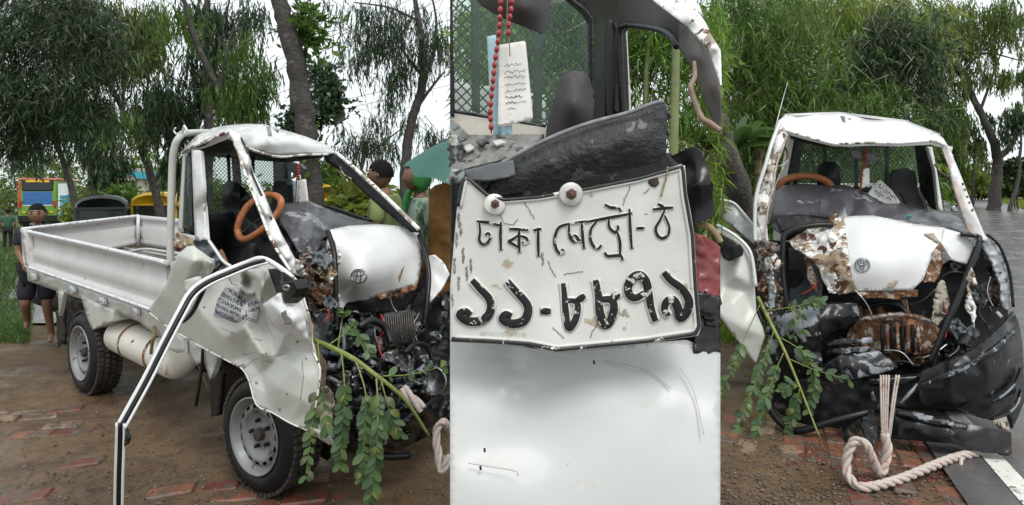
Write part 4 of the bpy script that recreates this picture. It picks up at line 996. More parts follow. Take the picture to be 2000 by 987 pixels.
panel('interior_floor', [(415, 500, .35), (600, 470, .9), (640, 560, .8), (600, 640, .4), (440, 600, .25)], PL, BK, T1, res=20, thick=.02)
# steering wheel
sw = tpx('steering_wheel', [(549, 393, .42), (541, 384, .43), (524, 381, .42), (502, 389, .38), (482, 405, .33), (468, 430, .29), (464, 450, .28), (470, 465, .28), (484, 466, .30), (508, 452, .34), (532, 430, .38), (546, 410, .41)], PL, .022, LE, T1, seg=10, closed=True)
tpx('steering_spoke', [(470, 456, .29), (495, 438, .36), (545, 400, .41)], PL, .008, DK, sw, seg=6)
tpx('steering_spoke', [(495, 438, .36), (520, 470, .42)], PL, .018, DK, sw, seg=8, sub=2)
rounded_slab('steering_column', [(495, 430, .42), (520, 418, .46), (545, 440, .46), (560, 475, .42), (560, 520, .40), (520, 515, .40), (496, 470, .40)], PL, DK, T1, .14, res=9, amp=.01)
panel('dashboard', [(528, 410, .45), (550, 398, .55), (601, 392, .75), (625, 402, .85), (662, 416, 1.0), (700, 429, 1.12), (738, 437, 1.2), (735, 444, 1.1), (690, 443, .95), (648, 450, .75), (628, 472, .55), (616, 503, .42), (600, 498, .38), (582, 492, .34), (570, 470, .34), (552, 440, .38)],
      PL, DG, T1, res=5, amp=.012, ns=34, thick=.02, fold=.8, inner=[(590, 420, .55), (600, 410, .6), (585, 450, .40), (612, 440, .55), (604, 470, .40)])
panel('dashboard_underside', [(540, 430, .48), (575, 470, .42), (600, 500, .42), (628, 478, .6), (648, 520, .6), (640, 560, .5), (590, 560, .4), (560, 520, .42)], PL, BK, T1, res=9, amp=.05, ns=20, thick=.02)
rounded_slab('rear_view_mirror', [(559, 320, .72), (566, 317, .72), (586, 322, .74), (594, 330, .75), (592, 341, .75), (580, 342, .74), (562, 334, .72)], PL, DG, T1, .03, res=5)
# ---- mangled front corner
random.seed(4)
panel('torn_cowl', [(583, 500, .25), (600, 485, .3), (616, 495, .35), (640, 500, .5), (650, 540, .5), (645, 575, .45), (630, 560, .35), (612, 560, .22), (596, 540, .15)], PL, RU, T1, res=5, amp=.06, ns=18, thick=.01, jag=1.5)
panel('torn_inner_fender', [(596, 545, .15), (625, 550, .28), (652, 570, .45), (656, 610, .45), (645, 660, .4), (625, 660, .2), (610, 620, .12)], PL, RS, T1, res=5, amp=.07, ns=20, thick=.01, jag=1.5)
panel('torn_inner_fender', [(612, 590, .10), (640, 610, .3), (655, 650, .35), (650, 720, .3), (632, 700, .15), (622, 660, .1)], PL, GM, T1, res=6, amp=.06, ns=22, thick=.01, jag=1)
tpx('loose_red_wire', [(622, 640, .05), (636, 626, .05), (642, 612, .08), (638, 600, .12)], PL, .003, M('red_wire', (.45, .03, .03)), T1, seg=5)
for k, (x, y) in enumerate(((606, 508), (620, 520), (632, 505), (612, 535), (628, 548), (640, 532), (604, 556), (622, 580), (634, 596), (616, 610), (645, 590))):
    s = 10 + 5 * ((k * 7) % 3)
    panel('torn_shard', [(x - s, y - s * .5, .1), (x, y - s, .2), (x + s, y + s * .2, .15), (x + s * .2, y + s, .08), (x - s * .7, y + s * .4, .12)], PL, (RU, CR, GM, RS)[k % 4], T1, res=4, amp=.05, ns=10, thick=.006, jag=1.5)
bn, bsf = panel('bonnet', [(643, 449, .62), (682, 441, .85), (735, 438, 1.02), (779, 441, 1.18), (818, 455, 1.28), (823, 511, 1.18), (816, 555, 1.08), (790, 566, .96), (762, 574, .84), (716, 587, .66), (677, 592, .56), (668, 607, .5), (658, 607, .47), (650, 570, .48), (640, 530, .52), (636, 485, .56)],
      PL, WC, T1, res=7, amp=.0006, ns=60, thick=.012, ret=True, inner=[(700, 500, .56), (740, 520, .68), (780, 500, .92), (690, 470, .68), (700, 555, .52), (760, 460, 1.0), (672, 540, .48)])
panel('bonnet_torn_corner', [(640, 480, .44), (652, 470, .46), (664, 500, .43), (658, 540, .40), (664, 590, .40), (656, 606, .4), (644, 570, .38), (632, 520, .4)], PL, CR, T1, res=5, amp=.03, ns=16, thick=.006, jag=1.5)
def emblem(cx, cy, rx, ry, proj, of, parent, r):
    e = bpy.data.objects.new('emblem', None); put(e, parent); e.location = proj(cx, cy, of) - Vector(parent.location)
    def ell(x, y, a, b, n=28):
        return [proj(cx + x * rx + a * rx * math.cos(t), cy + y * ry + b * ry * math.sin(t), of) for t in np.linspace(0, 2 * math.pi, n, endpoint=False)]
    for (x, y, a, b) in ((0, 0, 1, 1), (0, -.38, .62, .36), (0, .05, .27, .86)):
        V, Fc = tube_geo(ell(x, y, a, b), r, 6, True); mesh('emblem_ring', V, Fc, CH, e)
emblem(701, 540, 15, 13.5, PL, bsf(701, 540) - .028, T1, .0045)
panel('bonnet_scratch', [(778, 538, .80), (790, 520, .84), (787, 530, .84), (780, 552, .80)], PL, RS, T1, res=4, thick=.003)
panel('bonnet_underside', [(676, 591, .58), (716, 588, .66), (812, 560, 1.08), (815, 575, 1.1), (806, 592, 1.05), (790, 612, .95), (680, 612, .58), (672, 602, .55)], PL, BK, T1, res=9, thick=.03)
panel('bonnet_rusty_lip', [(735, 578, .70), (765, 570, .80), (815, 556, 1.02), (812, 566, 1.0), (770, 580, .84), (740, 586, .72)], PL, RS, T1, res=5, thick=.012, jag=1.2, amp=.02, ns=12)
tpx('window_seal_strip', [(640, 452, .42), (652, 490, .38), (655, 540, .34), (656, 590, .32), (657, 650, .30)], PL, .016, RB, T1, seg=6)
tpx('window_seal_strip', [(818, 460, 1.2), (832, 500, 1.15), (838, 540, 1.1), (834, 590, 1.02), (824, 660, .95)], PL, .016, RB, T1, seg=6)
panel('far_fender', [(836, 500, 1.22), (848, 498, 1.22), (862, 509, 1.25), (869, 517, 1.25), (878, 536, 1.25), (862, 566, 1.18), (840, 590, 1.1), (833, 570, 1.12)], PL, WC, T1, res=6, amp=.006, ns=26, thick=.01, jag=.6)
# ---- black tangle of grille, radiator, engine and bumper
panel('engine_bay_dark_back', [(640, 600, .55), (830, 570, 1.3), (878, 590, 1.35), (878, 820, 1.2), (800, 900, 1.0), (690, 880, .6), (640, 800, .5)], PL, BK, T1, res=16, amp=.05, ns=30, thick=.02)  # firewall sheet, black all over to stand for the dark void
panel('engine_block', [(726, 612, .75), (800, 606, .95), (812, 650, .95), (800, 690, .9), (745, 690, .72), (728, 650, .72)], PL, RU, T1, res=6, amp=.08, ns=16, thick=.06)
panel('grille_shell', [(684, 609, .40), (722, 611, .50), (738, 680, .46), (752, 732, .42), (745, 775, .40), (728, 772, .36), (700, 730, .32), (680, 690, .30), (668, 660, .32)], PL, BS, T1, res=6, amp=.06, ns=30, thick=.012, jag=1)
panel('grille_shell', [(640, 690, .18), (665, 665, .22), (700, 725, .26), (735, 785, .34), (740, 830, .36), (700, 830, .26), (660, 790, .16), (640, 740, .14)], PL, BS, T1, res=6, amp=.06, ns=26, thick=.012, jag=1)
panel('crumpled_lamp_housing', [(746, 692, .55), (774, 676, .62), (794, 689, .66), (808, 704, .70), (797, 735, .66), (768, 742, .56), (752, 730, .52)], PL, M('crushed_foil', (.36, .36, .36), .3, metal=.6, var=.3, scale=14, bump=.5, bscale=30, layers=[((.02, .02, .02), .45, 12, .6)]), T1, res=4, amp=.07, ns=12, thick=.01, jag=1)
panel('bumper_side', [(838, 690, .95), (862, 640, 1.1), (878, 618, 1.2), (879, 706, 1.1), (868, 730, 1.0), (845, 735, .9)], PL, BP, T1, res=7, amp=.03, ns=30, thick=.012, jag=.6)
panel('bumper_side', [(862, 600, 1.15), (868, 572, 1.2), (879, 566, 1.22), (879, 640, 1.2), (870, 640, 1.15)], PL, BS, T1, res=5, amp=.02, ns=20, thick=.01)
panel('bumper_shell', [(650, 800, .12), (690, 780, .22), (740, 800, .34), (800, 760, .62), (850, 735, .85), (879, 730, 1.0), (879, 812, .95), (840, 850, .78), (780, 880, .55), (720, 898, .36), (676, 878, .22), (655, 840, .14)], PL, BP, T1, res=7, amp=.06, ns=34, thick=.014, jag=1, inner=[(740, 850, .3), (800, 820, .52), (700, 840, .18)])
panel('bumper_shell', [(760, 735, .5), (800, 728, .62), (850, 700, .82), (845, 730, .80), (800, 765, .58), (765, 770, .48)], PL, BS, T1, res=6, amp=.05, ns=20, thick=.01, jag=1)
panel('fender_stub', [(624, 762, .06), (640, 756, .08), (653, 773, .14), (650, 820, .14), (645, 862, .10), (630, 852, .06), (618, 845, .04)], PL, M('cream_torn_paint', (.45, .40, .32), .5, var=.15, scale=8, layers=[((.05, .04, .035), .35, 9, .7)]), T1, res=5, amp=.03, ns=16, thick=.01, jag=.8)
panel('sill_end', [(600, 838, .02), (640, 850, .06), (652, 872, .12), (640, 868, .1), (608, 848, .04)], PL, WC, T1, res=5, thick=.015)
for k, (x, y, b) in enumerate(((700, 650, .3), (676, 700, .2), (712, 700, .3), (740, 650, .55), (770, 650, .7), (800, 660, .8), (824, 640, .9), (760, 720, .5), (690, 750, .2), (830, 700, .8), (810, 740, .7), (850, 660, 1.0), (720, 770, .3), (660, 640, .3), (780, 800, .5), (846, 790, .8), (668, 740, .15), (736, 740, .38))):
    s = 9 + 6 * ((k * 5) % 3); a = k * 1.7
    pts = [(x + math.cos(a + q * 1.2566) * s * (1.5 if q == 1 else .8), y + math.sin(a + q * 1.2566) * s * (1.5 if q == 3 else .8), b + .04 * ((q * k) % 3 - 1)) for q in range(5)]
    panel('broken_shard', pts, PL, (BS, BP, CH, BS, RU, GM)[k % 6], T1, res=4, amp=.05, ns=9, thick=.006, jag=1.2)
for k, pts in enumerate((((760, 575, .8), (768, 600, .7), (780, 614, .7)), ((690, 705, .24), (706, 720, .25), (730, 716, .3)), ((655, 810, .1), (690, 850, .2), (740, 890, .35), (800, 890, .55)))):
    tpx('bent_wire', pts, PL, (.004, .003, .02)[k], (CH, CH, RB)[k], T1, seg=5)

# ---- crumpled door and front flank
dout = [(366, 481, -.14), (379, 481, -.13), (398, 494, -.10), (417, 509, -.06), (420, 530, -.03), (442, 534, -.02), (475, 520, -.03), (509, 508, -.05), (546, 521, -.06), (572, 543, -.06), (585, 558, -.07), (597, 595, -.08), (607, 632, -.09), (607, 668, -.10), (613, 690, -.10), (625, 720, -.10), (622, 760, -.11), (615, 802, -.12), (601, 841, -.12), (566, 826, -.13), (532, 806, -.12), (501, 791, -.10), (487, 746, -.05), (473, 721, -.06), (450, 708, -.06), (397, 680, -.05), (358, 657, -.05), (319, 633, -.05), (288, 607, -.06), (309, 578, -.10), (324, 555, -.12), (335, 526, -.15), (346, 498, -.16)]
dinn = [(380, 510, -.17), (395, 540, -.06), (360, 560, -.13), (350, 600, -.10), (400, 620, -.10), (440, 660, -.11), (485, 545, .02), (470, 560, -.05), (480, 572, .03), (462, 600, -.09), (505, 560, -.10), (508, 590, -.02), (480, 640, -.10), (520, 640, .01), (545, 630, -.10), (560, 690, -.02), (510, 690, -.10), (540, 700, -.04), (575, 715, -.14), (540, 755, -.15), (590, 780, -.15), (510, 730, -.02), (600, 740, -.14), (485, 700, -.01), (580, 600, -.13), (545, 585, .02), (430, 600, -.08), (520, 770, -.10), (560, 650, -.11)]
door, dsf = panel('crushed_door', dout, PL, W_, T1, res=5, inner=dinn, amp=.0015, ns=40, thick=.012, ret=True, fold=.8)
panel('door_inner_fold', [(384, 520, -.10), (400, 505, -.12), (418, 512, -.12), (412, 530, -.10), (392, 548, -.09), (372, 560, -.14), (366, 568, -.15)], PL, W_, T1, res=6, amp=.03, ns=22, thick=.01)
panel('door_handle_recess', [(360, 548, -.175), (385, 540, -.16), (388, 552, -.16), (376, 572, -.165), (359, 570, -.175)], PL, W_, T1, res=5, amp=.01, ns=20, thick=.02)
panel('torn_pillar_base', [(337, 465, .02), (346, 452, .03), (356, 456, .03), (374, 466, .02), (375, 480, .0), (362, 486, .0), (347, 492, .0), (340, 485, .0)], PL, CR, T1, res=4, amp=.04, ns=16, thick=.01, jag=1)
panel('torn_sill', [(374, 470, .08), (408, 472, .10), (430, 500, .10), (450, 525, .08), (440, 535, .05), (415, 530, .05), (395, 500, .05)], PL, GM, T1, res=5, amp=.03, ns=20, thick=.01, jag=.8)
tpx('bent_seal', [(408, 470, .06), (422, 490, .04), (436, 510, .0), (450, 520, -.02)], PL, .010, WC, T1, seg=6)
tpx('bent_seal', [(432, 490, .08), (440, 510, .05), (447, 525, .03)], PL, .012, RS, T1, seg=6)
tpx('bent_seal', [(406, 540, -.05), (420, 528, -.03), (430, 515, .0)], PL, .014, RB, T1, seg=6)
# window frame of the door wrenched out and hanging to the ground
fr = [(572, 543, -.10), (545, 522, -.12), (512, 505, -.16), (480, 514, -.20), (440, 530, -.28), (400, 548, -.36), (372, 570, -.42), (352, 604, -.48), (320, 665, -.56), (285, 735, -.64), (255, 790, -.70), (234, 828, -.74)]
f2 = [(232, 826, -.74), (231, 870, -.735), (229, 930, -.73), (228, 990, -.72)]
def frame_strip(nm, pts, dx, dy, db, r, mat, par, flat=.5):
    return tpx(nm, [(x + dx, y + dy, b + db) for x, y, b in pts], PL, r, mat, par, seg=8, sub=5)
df = frame_strip('door_window_frame', fr, 0, 0, 0, .013, WC, T1)
frame_strip('frame_rubber', fr[2:], 4, 5, -.010, .012, RB, df)
frame_strip('frame_bright_lip', fr[2:], 10, 9, -.008, .006, WC, df)
d2 = frame_strip('door_window_frame', f2, 0, 0, 0, .013, WC, T1)
frame_strip('frame_rubber', f2, 5, 2, -.010, .012, RB, d2)
frame_strip('frame_bright_lip', f2, 11, 2, -.006, .0055, WC, d2)
panel('frame_rubber_flap', [(236, 826, -.745), (246, 836, -.74), (253, 856, -.74), (249, 868, -.74), (238, 875, -.745)], PL, RB, d2, res=5, thick=.008)
tpx('hanging_seal_loop', [(402, 556, -.30), (390, 582, -.30), (374, 612, -.32), (356, 628, -.36), (350, 622, -.40)], PL, .012, RB, T1, seg=6)
# folded pocket with the mirror stub
panel('folded_door_corner', [(512, 596, -.20), (528, 584, -.22), (544, 573, -.24), (552, 592, -.24), (570, 600, -.23), (584, 590, -.20), (592, 600, -.19), (604, 668, -.16), (585, 664, -.17), (565, 655, -.18), (546, 648, -.19), (528, 630, -.20)], PL, WC, T1, res=5, amp=.004, ns=26, thick=.012, fold=.8, inner=[(550, 615, -.27), (570, 630, -.25), (540, 600, -.26)])
panel('paint_chip', [(548, 612, -.30), (558, 606, -.30), (560, 616, -.295), (570, 626, -.285), (568, 634, -.285), (556, 634, -.29), (554, 622, -.295)], PL, M('bare_scratch', (.2, .21, .22)), T1, res=4, thick=.003, jag=1)
panel('folded_door_gap', [(523, 526, -.10), (545, 524, -.12), (571, 546, -.12), (560, 570, -.14), (540, 572, -.14)], PL, BK, T1, res=6, thick=.01)
rounded_slab('mirror_stub', [(541, 563, -.22), (556, 553, -.24), (573, 547, -.24), (582, 565, -.24), (573, 582, -.24), (557, 593, -.24), (547, 582, -.23)], PL, BP, T1, .06, res=5)
tpx('mirror_socket', [(553, 562, -.27), (560, 558, -.275), (565, 562, -.27), (560, 567, -.27)], PL, .006, CH, T1, seg=6, closed=True)
panel('fold_crease', [(440, 536, -.10), (475, 528, -.10), (516, 524, -.12), (518, 532, -.13), (512, 560, -.15), (504, 590, -.14), (496, 572, -.08), (484, 575, -.06), (470, 560, -.10), (452, 556, -.10)], PL, W_, T1, res=5, amp=.004, ns=24, thick=.008, fold=.8, inner=[(484, 545, .0), (505, 545, -.14)])
# ---- lettering on the door
def text_mesh(name, body, mapper, mat, parent, bold=0.0):
    cu = bpy.data.curves.new(name, 'FONT'); cu.body = body; cu.size = 1.0; cu.offset = bold; cu.resolution_u = 2
    ob = bpy.data.objects.new('tmp_text', cu); COL.objects.link(ob)
    bpy.context.view_layer.update()
    me = bpy.data.meshes.new_from_object(ob.evaluated_get(bpy.context.evaluated_depsgraph_get()))
    V = [v.co.copy() for v in me.vertices]; Fc = [list(p.vertices) for p in me.polygons]
    bpy.data.objects.remove(ob); bpy.data.curves.remove(cu); bpy.data.meshes.remove(me)
    w = max(v.x for v in V)
    return mesh(name, [mapper(v.x / w, v.y) for v in V], Fc, mat, parent, False)
def dmap(x0, y0, x1, y1, h, sh=0.0, lift=.016):
    def f(u, v):
        px = x0 + (x1 - x0) * u + v * h * sh; py = y0 + (y1 - y0) * u - v * h
        return PL(px, py, -.16 - lift * 0 if False else dsf(px, py) - lift)
    return f
dec = bpy.data.objects.new('door_lettering', None); put(dec, T1); dec.location = PL(460, 600, -.1) - Vector(T1.location); dec['label'] = 'dark blue stencilled owner and engine lettering on the crushed door'
for (body, x0, y0, x1, y1, h) in (('PUBALI', 446, 571, 479, 592, 13), ('ENG:7K 0', 433, 578, 474, 600, 11.5), ('CHA:KM8', 427, 589, 471, 611, 11), ('DHAKA METRO', 424, 600, 470, 623, 10), ('MODEL-', 421, 613, 463, 631, 12),
                                   ('ALI', 492, 582, 508, 570, 11), ('8936', 484, 600, 506, 592, 10), ('11-8879', 478, 613, 507, 606, 10), ('04', 472, 624, 483, 618, 10)):
    text_mesh('lettering', body, dmap(x0, y0, x1, y1, h), INKB, dec, .035)
for pts in ([(442, 561), (425, 586), (418, 618), (440, 622), (461, 631), (478, 622), (503, 632), (511, 600)], [(445, 563), (429, 586), (421, 615), (440, 618), (461, 627), (478, 618), (501, 627), (508, 600)]):
    q = []
    for (a, b) in zip(pts[:-1], pts[1:]):
        for t in np.linspace(0, 1, 6, endpoint=False):
            x, y = a[0] + (b[0] - a[0]) * t, a[1] + (b[1] - a[1]) * t; q.append(PL(x, y, dsf(x, y) - .014))
    tube('lettering_border', q, .0022, INKB, dec, seg=4, sub=0)

# ---- torn edges, dark crease lines and chips on the flank
tpx('torn_edge', [(x, y, b - .004) for x, y, b in dout[18:29]], PL, .0045, WR, T1, seg=5, sub=3)
tpx('torn_edge', [(x, y, b - .004) for x, y, b in dout[9:19]], PL, .005, WR, T1, seg=5, sub=3)
for pts in ([(474, 694), (500, 688), (530, 696), (562, 690)], [(476, 720), (500, 700), (540, 712)], [(505, 560), (512, 592), (522, 640), (540, 668)], [(430, 640), (470, 655), (520, 668)], [(590, 700), (592, 740), (586, 790)], [(340, 560), (360, 590), (388, 610)]):
    q = []
    for (a, b) in zip(pts[:-1], pts[1:]):
        for t in np.linspace(0, 1, 6, endpoint=False):
            x, y = a[0] + (b[0] - a[0]) * t + RND.uniform(-.8, .8), a[1] + (b[1] - a[1]) * t + RND.uniform(-.8, .8); q.append(PL(x, y, dsf(x, y) - .0015))
    tube('crease_shade', q, .0016, M('crease_shade_grey', (.30, .30, .27), .6, var=.3, scale=40), T1, seg=4, sub=0)  # dark lines laid on the door for the shade in tight creases
for (x, y, s) in ((474, 716, 5), (500, 748, 3), (452, 650, 2), (580, 668, 3), (597, 700, 2), (560, 770, 2), (520, 690, 2), (398, 600, 2), (372, 590, 2), (600, 810, 3), (545, 800, 3)):
    panel('paint_chip', [(x - s, y - s * .6), (x + s * .3, y - s), (x + s, y + s * .4), (x - s * .2, y + s)], lambda a, b, o: PL(a, b, dsf(a, b) - .004), M('bare_scratch', (.2, .21, .22)), T1, 0, 3, thick=.002, jag=.6)
# ---- radiator, fan, hoses and wiring in the crushed nose
rd = panel('radiator', [(748, 612, .60), (806, 604, .78), (812, 668, .76), (752, 680, .58)], PL, M('radiator_black', (.012, .012, .012), .5, var=.3, scale=20, layers=[((.16, .10, .06), .3, 8, .7)]), T1, res=8, thick=.03, amp=.01, ns=30)
for k in range(14):
    u = k / 13
    tpx('radiator_fin', [(750 + 56 * u, 616 - 7 * u, .58 + .18 * u), (754 + 56 * u, 674 - 10 * u, .56 + .18 * u)], PL, .0028, M('fin_grey', (.13, .12, .11), .5, metal=.4, var=.3, scale=30), rd, seg=4, sub=2)
for pts, r, m_ in (([(700, 640, .3), (726, 626, .38), (752, 640, .46), (764, 672, .46)], .020, RB), ([(660, 672, .2), (684, 652, .28), (706, 664, .3), (712, 690, .3)], .014, RB), ([(790, 690, .6), (812, 672, .7), (836, 680, .8), (846, 712, .82)], .016, RB),
                   ([(690, 792, .2), (722, 780, .26), (752, 792, .34), (770, 828, .4)], .009, RB), ([(744, 615, .55), (752, 640, .5), (738, 668, .46), (748, 700, .44)], .004, M('red_wire', (.45, .03, .03))), ([(820, 610, .9), (806, 640, .8), (816, 668, .8)], .004, CH),
                   ([(668, 640, .2), (672, 680, .16), (660, 720, .12)], .010, GM), ([(700, 850, .2), (760, 838, .36), (820, 800, .56), (866, 770, .8)], .012, BS)):
    tpx('hose' if r > .006 else 'wire', pts, PL, r, m_, T1, seg=8)
hl = PL(852, 742, .78)
V_, F_ = lathe_geo([(.001, .0), (.05, .008), (.075, .03), (.08, .045), (.085, .03), (.06, -.02)], hl, (-.3, -.9, .1), (0, 0, 1), 20); mesh('headlight_bowl', V_, F_, CH, T1)
# ------------------------------------------------------------------ branch with pinnate leaves (things that hang in the wreck)
LFT = [M('leaflet_%d' % i, c, .45, var=.2, scale=9, trans=.3) for i, c in enumerate(((.075, .135, .050), (.105, .175, .060), (.050, .100, .040), (.16, .20, .05), (.11, .13, .06)))]
STEM = M('green_twig', (.19, .24, .055), .55, var=.3, scale=24, bump=.4, bscale=80, layers=[((.20, .15, .06), .3, 18, .7)])
def leaflet_data(m):
    pts = []
    bend = RND.uniform(-.02, .16)
    for i in range(7):
        s = i / 6; w = .5 * math.sin(math.pi * (s * .92 + .04)) ** .75 * .54
        pts.append((s, w, bend * math.sin(math.pi * s) * 1.4 - bend * s))
    V = []; Fc = []
    for (s, w, z) in pts: V += [(s, w, z + w * .18), (s, 0, z), (s, -w, z + w * .18)]
    for i in range(6):
        a = i * 3; Fc += [[a, a + 1, a + 4, a + 3], [a + 1, a + 2, a + 5, a + 4]]
    me = bpy.data.meshes.new('leaflet'); me.from_pydata(V, [], Fc); me.materials.append(m)
    me.polygons.foreach_set('use_smooth', np.ones(len(Fc), bool)); return me
LD = [leaflet_data(m) for m in LFT]
LD = LD[:3] * 4 + LD[3:]
def branch(label, proj, stem, twigs, size, toward):
    """twigs: (points, first fraction with leaves, number of pairs)"""
    b = proj(*stem[0]); t = thing('fallen_branch', label, 'branch', tuple(b))
    tpx('main_stem', stem, proj, [.013, .012, .009, .006], STEM, t, seg=7)
    r = random.Random(len(label))
    for (pts, f0, n) in twigs:
        q = crom([proj(*a) for a in pts], 10)
        tw = mesh('twig', *tube_geo(q, [.004, .0018], 5), STEM, t)
        n = int(n * 1.45)
        for i in range(n):
            f = f0 + (1 - f0) * i / max(1, n - 1); x = f * (len(q) - 1); k = min(len(q) - 2, int(x)); p = q[k].lerp(q[k + 1], x - k); d = (q[k + 1] - q[k]).normalized()
            for sgn in (-1, 1):
                view = (p - Vector((0, 0, HC))).normalized()
                side = d.cross(view).normalized() * sgn
                dr = (d * r.uniform(.5, 1.0) + side * r.uniform(.5, .9) + Vector((0, 0, -.25)) - view * r.uniform(-.35, .35)).normalized()
                nn = (-view + Vector((r.uniform(-.5, .5), r.uniform(-.5, .5), r.uniform(0, .7)))); nn = (nn - dr * nn.dot(dr)).normalized()
                M3 = Matrix((dr, nn.cross(dr), nn)).transposed()
                if r.random() < .07: continue
                s = size * r.uniform(.6, 1.2) * (1.0 - .25 * abs(f - .5))
                o = bpy.data.objects.new('leaflet', r.choice(LD)); put(o, tw)
                org = Vector(t.location)
                o.matrix_local = Matrix.Translation(p - org) @ (M3 * s).to_4x4()
    return t
branch('green leafy branch caught in the crushed nose of the side-on truck', PL, [(613, 664, -.03), (680, 695, -.02), (730, 730, .02), (790, 780, .1), (838, 852, .2)],
       [([(621, 668, -.05), (623, 740, -.10), (612, 820, -.13), (597, 930, -.15)], .45, 9), ([(621, 760, -.1), (634, 810, -.1), (640, 840, -.1)], .3, 3),
        ([(667, 690, -.04), (673, 760, -.06), (668, 840, -.06), (664, 905, -.06)], .30, 9), ([(696, 708, -.03), (714, 770, -.06), (712, 850, -.08), (707, 930, -.08)], .35, 10),
        ([(735, 740, .0), (738, 800, -.05), (735, 880, -.07), (722, 985, -.08)], .2, 16), ([(745, 745, .02), (760, 800, .02), (782, 850, .05)], .3, 6), ([(748, 735, .05), (800, 732, .2), (850, 720, .4), (878, 712, .5)], .1, 4),
        ([(645, 672, .02), (675, 650, .1), (692, 630, .2)], .5, 3), ([(690, 640, .2), (710, 665, .25), (722, 688, .25)], .3, 4), ([(660, 680, .1), (668, 625, .2), (672, 612, .2)], .6, 3)], .058, 0)
branch('green leafy branch hanging over the black grille of the head-on truck', PR, [(1480, 580, -.42), (1512, 645, -.52), (1532, 685, -.58), (1561, 754, -.68), (1601, 856, -.80)],
       [([(1484, 596, -.45), (1452, 665, -.5), (1436, 710, -.55), (1404, 770, -.6)], .38, 9), ([(1511, 648, -.55), (1488, 715, -.62), (1455, 800, -.72), (1424, 870, -.8)], .15, 15),
        ([(1530, 690, -.6), (1511, 735, -.66), (1484, 820, -.75), (1462, 905, -.82)], .22, 14), ([(1497, 607, -.48), (1545, 600, -.5), (1602, 588, -.45)], .45, 6), ([(1545, 600, -.5), (1552, 630, -.52), (1550, 655, -.5)], .4, 2), ([(1562, 598, -.5), (1566, 625, -.52), (1570, 645, -.5)], .3, 2),
        ([(1525, 660, -.56), (1555, 678, -.58), (1580, 700, -.6), (1588, 760, -.6)], .35, 7), ([(1543, 702, -.6), (1590, 722, -.64), (1658, 742, -.66)], .5, 3), ([(1595, 724, -.65), (1590, 760, -.66), (1580, 800, -.66)], .1, 6),
        ([(1562, 756, -.7), (1545, 752, -.68), (1530, 762, -.68)], .2, 4), ([(1562, 760, -.7), (1552, 800, -.7), (1540, 838, -.7)], .15, 8)], .066, 0)

# ------------------------------------------------------------------ ropes
ROPE = M('pink_flecked_rope', (.47, .41, .37), .85, var=.15, scale=60, bump=.5, bscale=300, bdist=.003, layers=[((.50, .20, .17), .30, 40, .8), ((.33, .27, .22), .25, 18, .9)])
def twist(parent, pts, r, name='rope_strand', n=3, turns=26):
    """laid rope: strands wound round a path"""
    q = crom(pts, 14); L_ = sum((q[i + 1] - q[i]).length for i in range(len(q) - 1))
    t0 = (q[1] - q[0]).normalized(); nrm = t0.orthogonal().normalized(); fr_ = []
    for i in range(len(q)):
        t = (q[min(len(q) - 1, i + 1)] - q[max(0, i - 1)]).normalized(); nrm = (nrm - t * nrm.dot(t)).normalized(); fr_.append((nrm.copy(), t.cross(nrm)))
    for k in range(n):
        out = []; acc = 0
        for i in range(len(q)):
            if i: acc += (q[i] - q[i - 1]).length
            a = acc * turns + 2 * math.pi * k / n
            out.append(q[i] + (fr_[i][0] * math.cos(a) + fr_[i][1] * math.sin(a)) * r * .55)
        tube(name, out, r * .58, ROPE, parent, seg=7, sub=0)
b0 = P(1720, 930, 3.42)
rp = thing('tow_rope', 'thick twisted pinkish-white tow rope looped on the bricks below the black bumper', 'rope', (b0.x, b0.y, 0))
twist(rp, [P(1727, 848, 3.40), P(1733, 880, 3.38), P(1720, 926, 3.36), P(1704, 896, 3.34), P(1690, 868, 3.34), P(1670, 862, 3.36), P(1656, 885, 3.36), P(1653, 915, 3.34), P(1664, 940, 3.28), P(1690, 952, 3.22), P(1752, 938, 3.30), P(1815, 913, 3.42), P(1865, 894, 3.55), P(1912, 884, 3.62)], .024, turns=34)
for k in range(6):
    x0 = 1720 + k * 5.4 + (9 if k > 3 else 0); x1 = 1722 + k * 3.0
    tpx('hanging_cord', [(x0, 733, -.62), ((x0 + x1) / 2, 790, -.70), (x1 + 1, 855, -.74)], PR, .0062, ROPE, rp, seg=6)
tube('rope_tail', [P(1878, 893, 3.54), P(1874, 930, 3.44), P(1866, 960, 3.30)], [.011, .009], ROPE, rp, seg=6)
for k in range(6): tube('frayed_end', [P(1866, 958, 3.30), P(1864 + RND.uniform(-6, 8), 965, 3.27), P(1862 + RND.uniform(-10, 12), 975 + RND.uniform(-8, 10), 3.22)], .003, ROPE, rp, seg=4)
b0 = PL(862, 900, .5)
rp2 = thing('tow_rope', 'looped end of pale rope hanging from the side-on truck bumper', 'rope', (b0.x, b0.y, 0))
twist(rp2, [PL(786, 760, .45), PL(806, 780, .46), PL(826, 800, .48)], .026, turns=20)
twist(rp2, [PL(876, 840, .55), PL(868, 826, .5), PL(858, 830, .48), PL(852, 850, .46), PL(855, 880, .44), PL(862, 918, .42), PL(872, 905, .44), PL(874, 890, .46)], .020, turns=30)
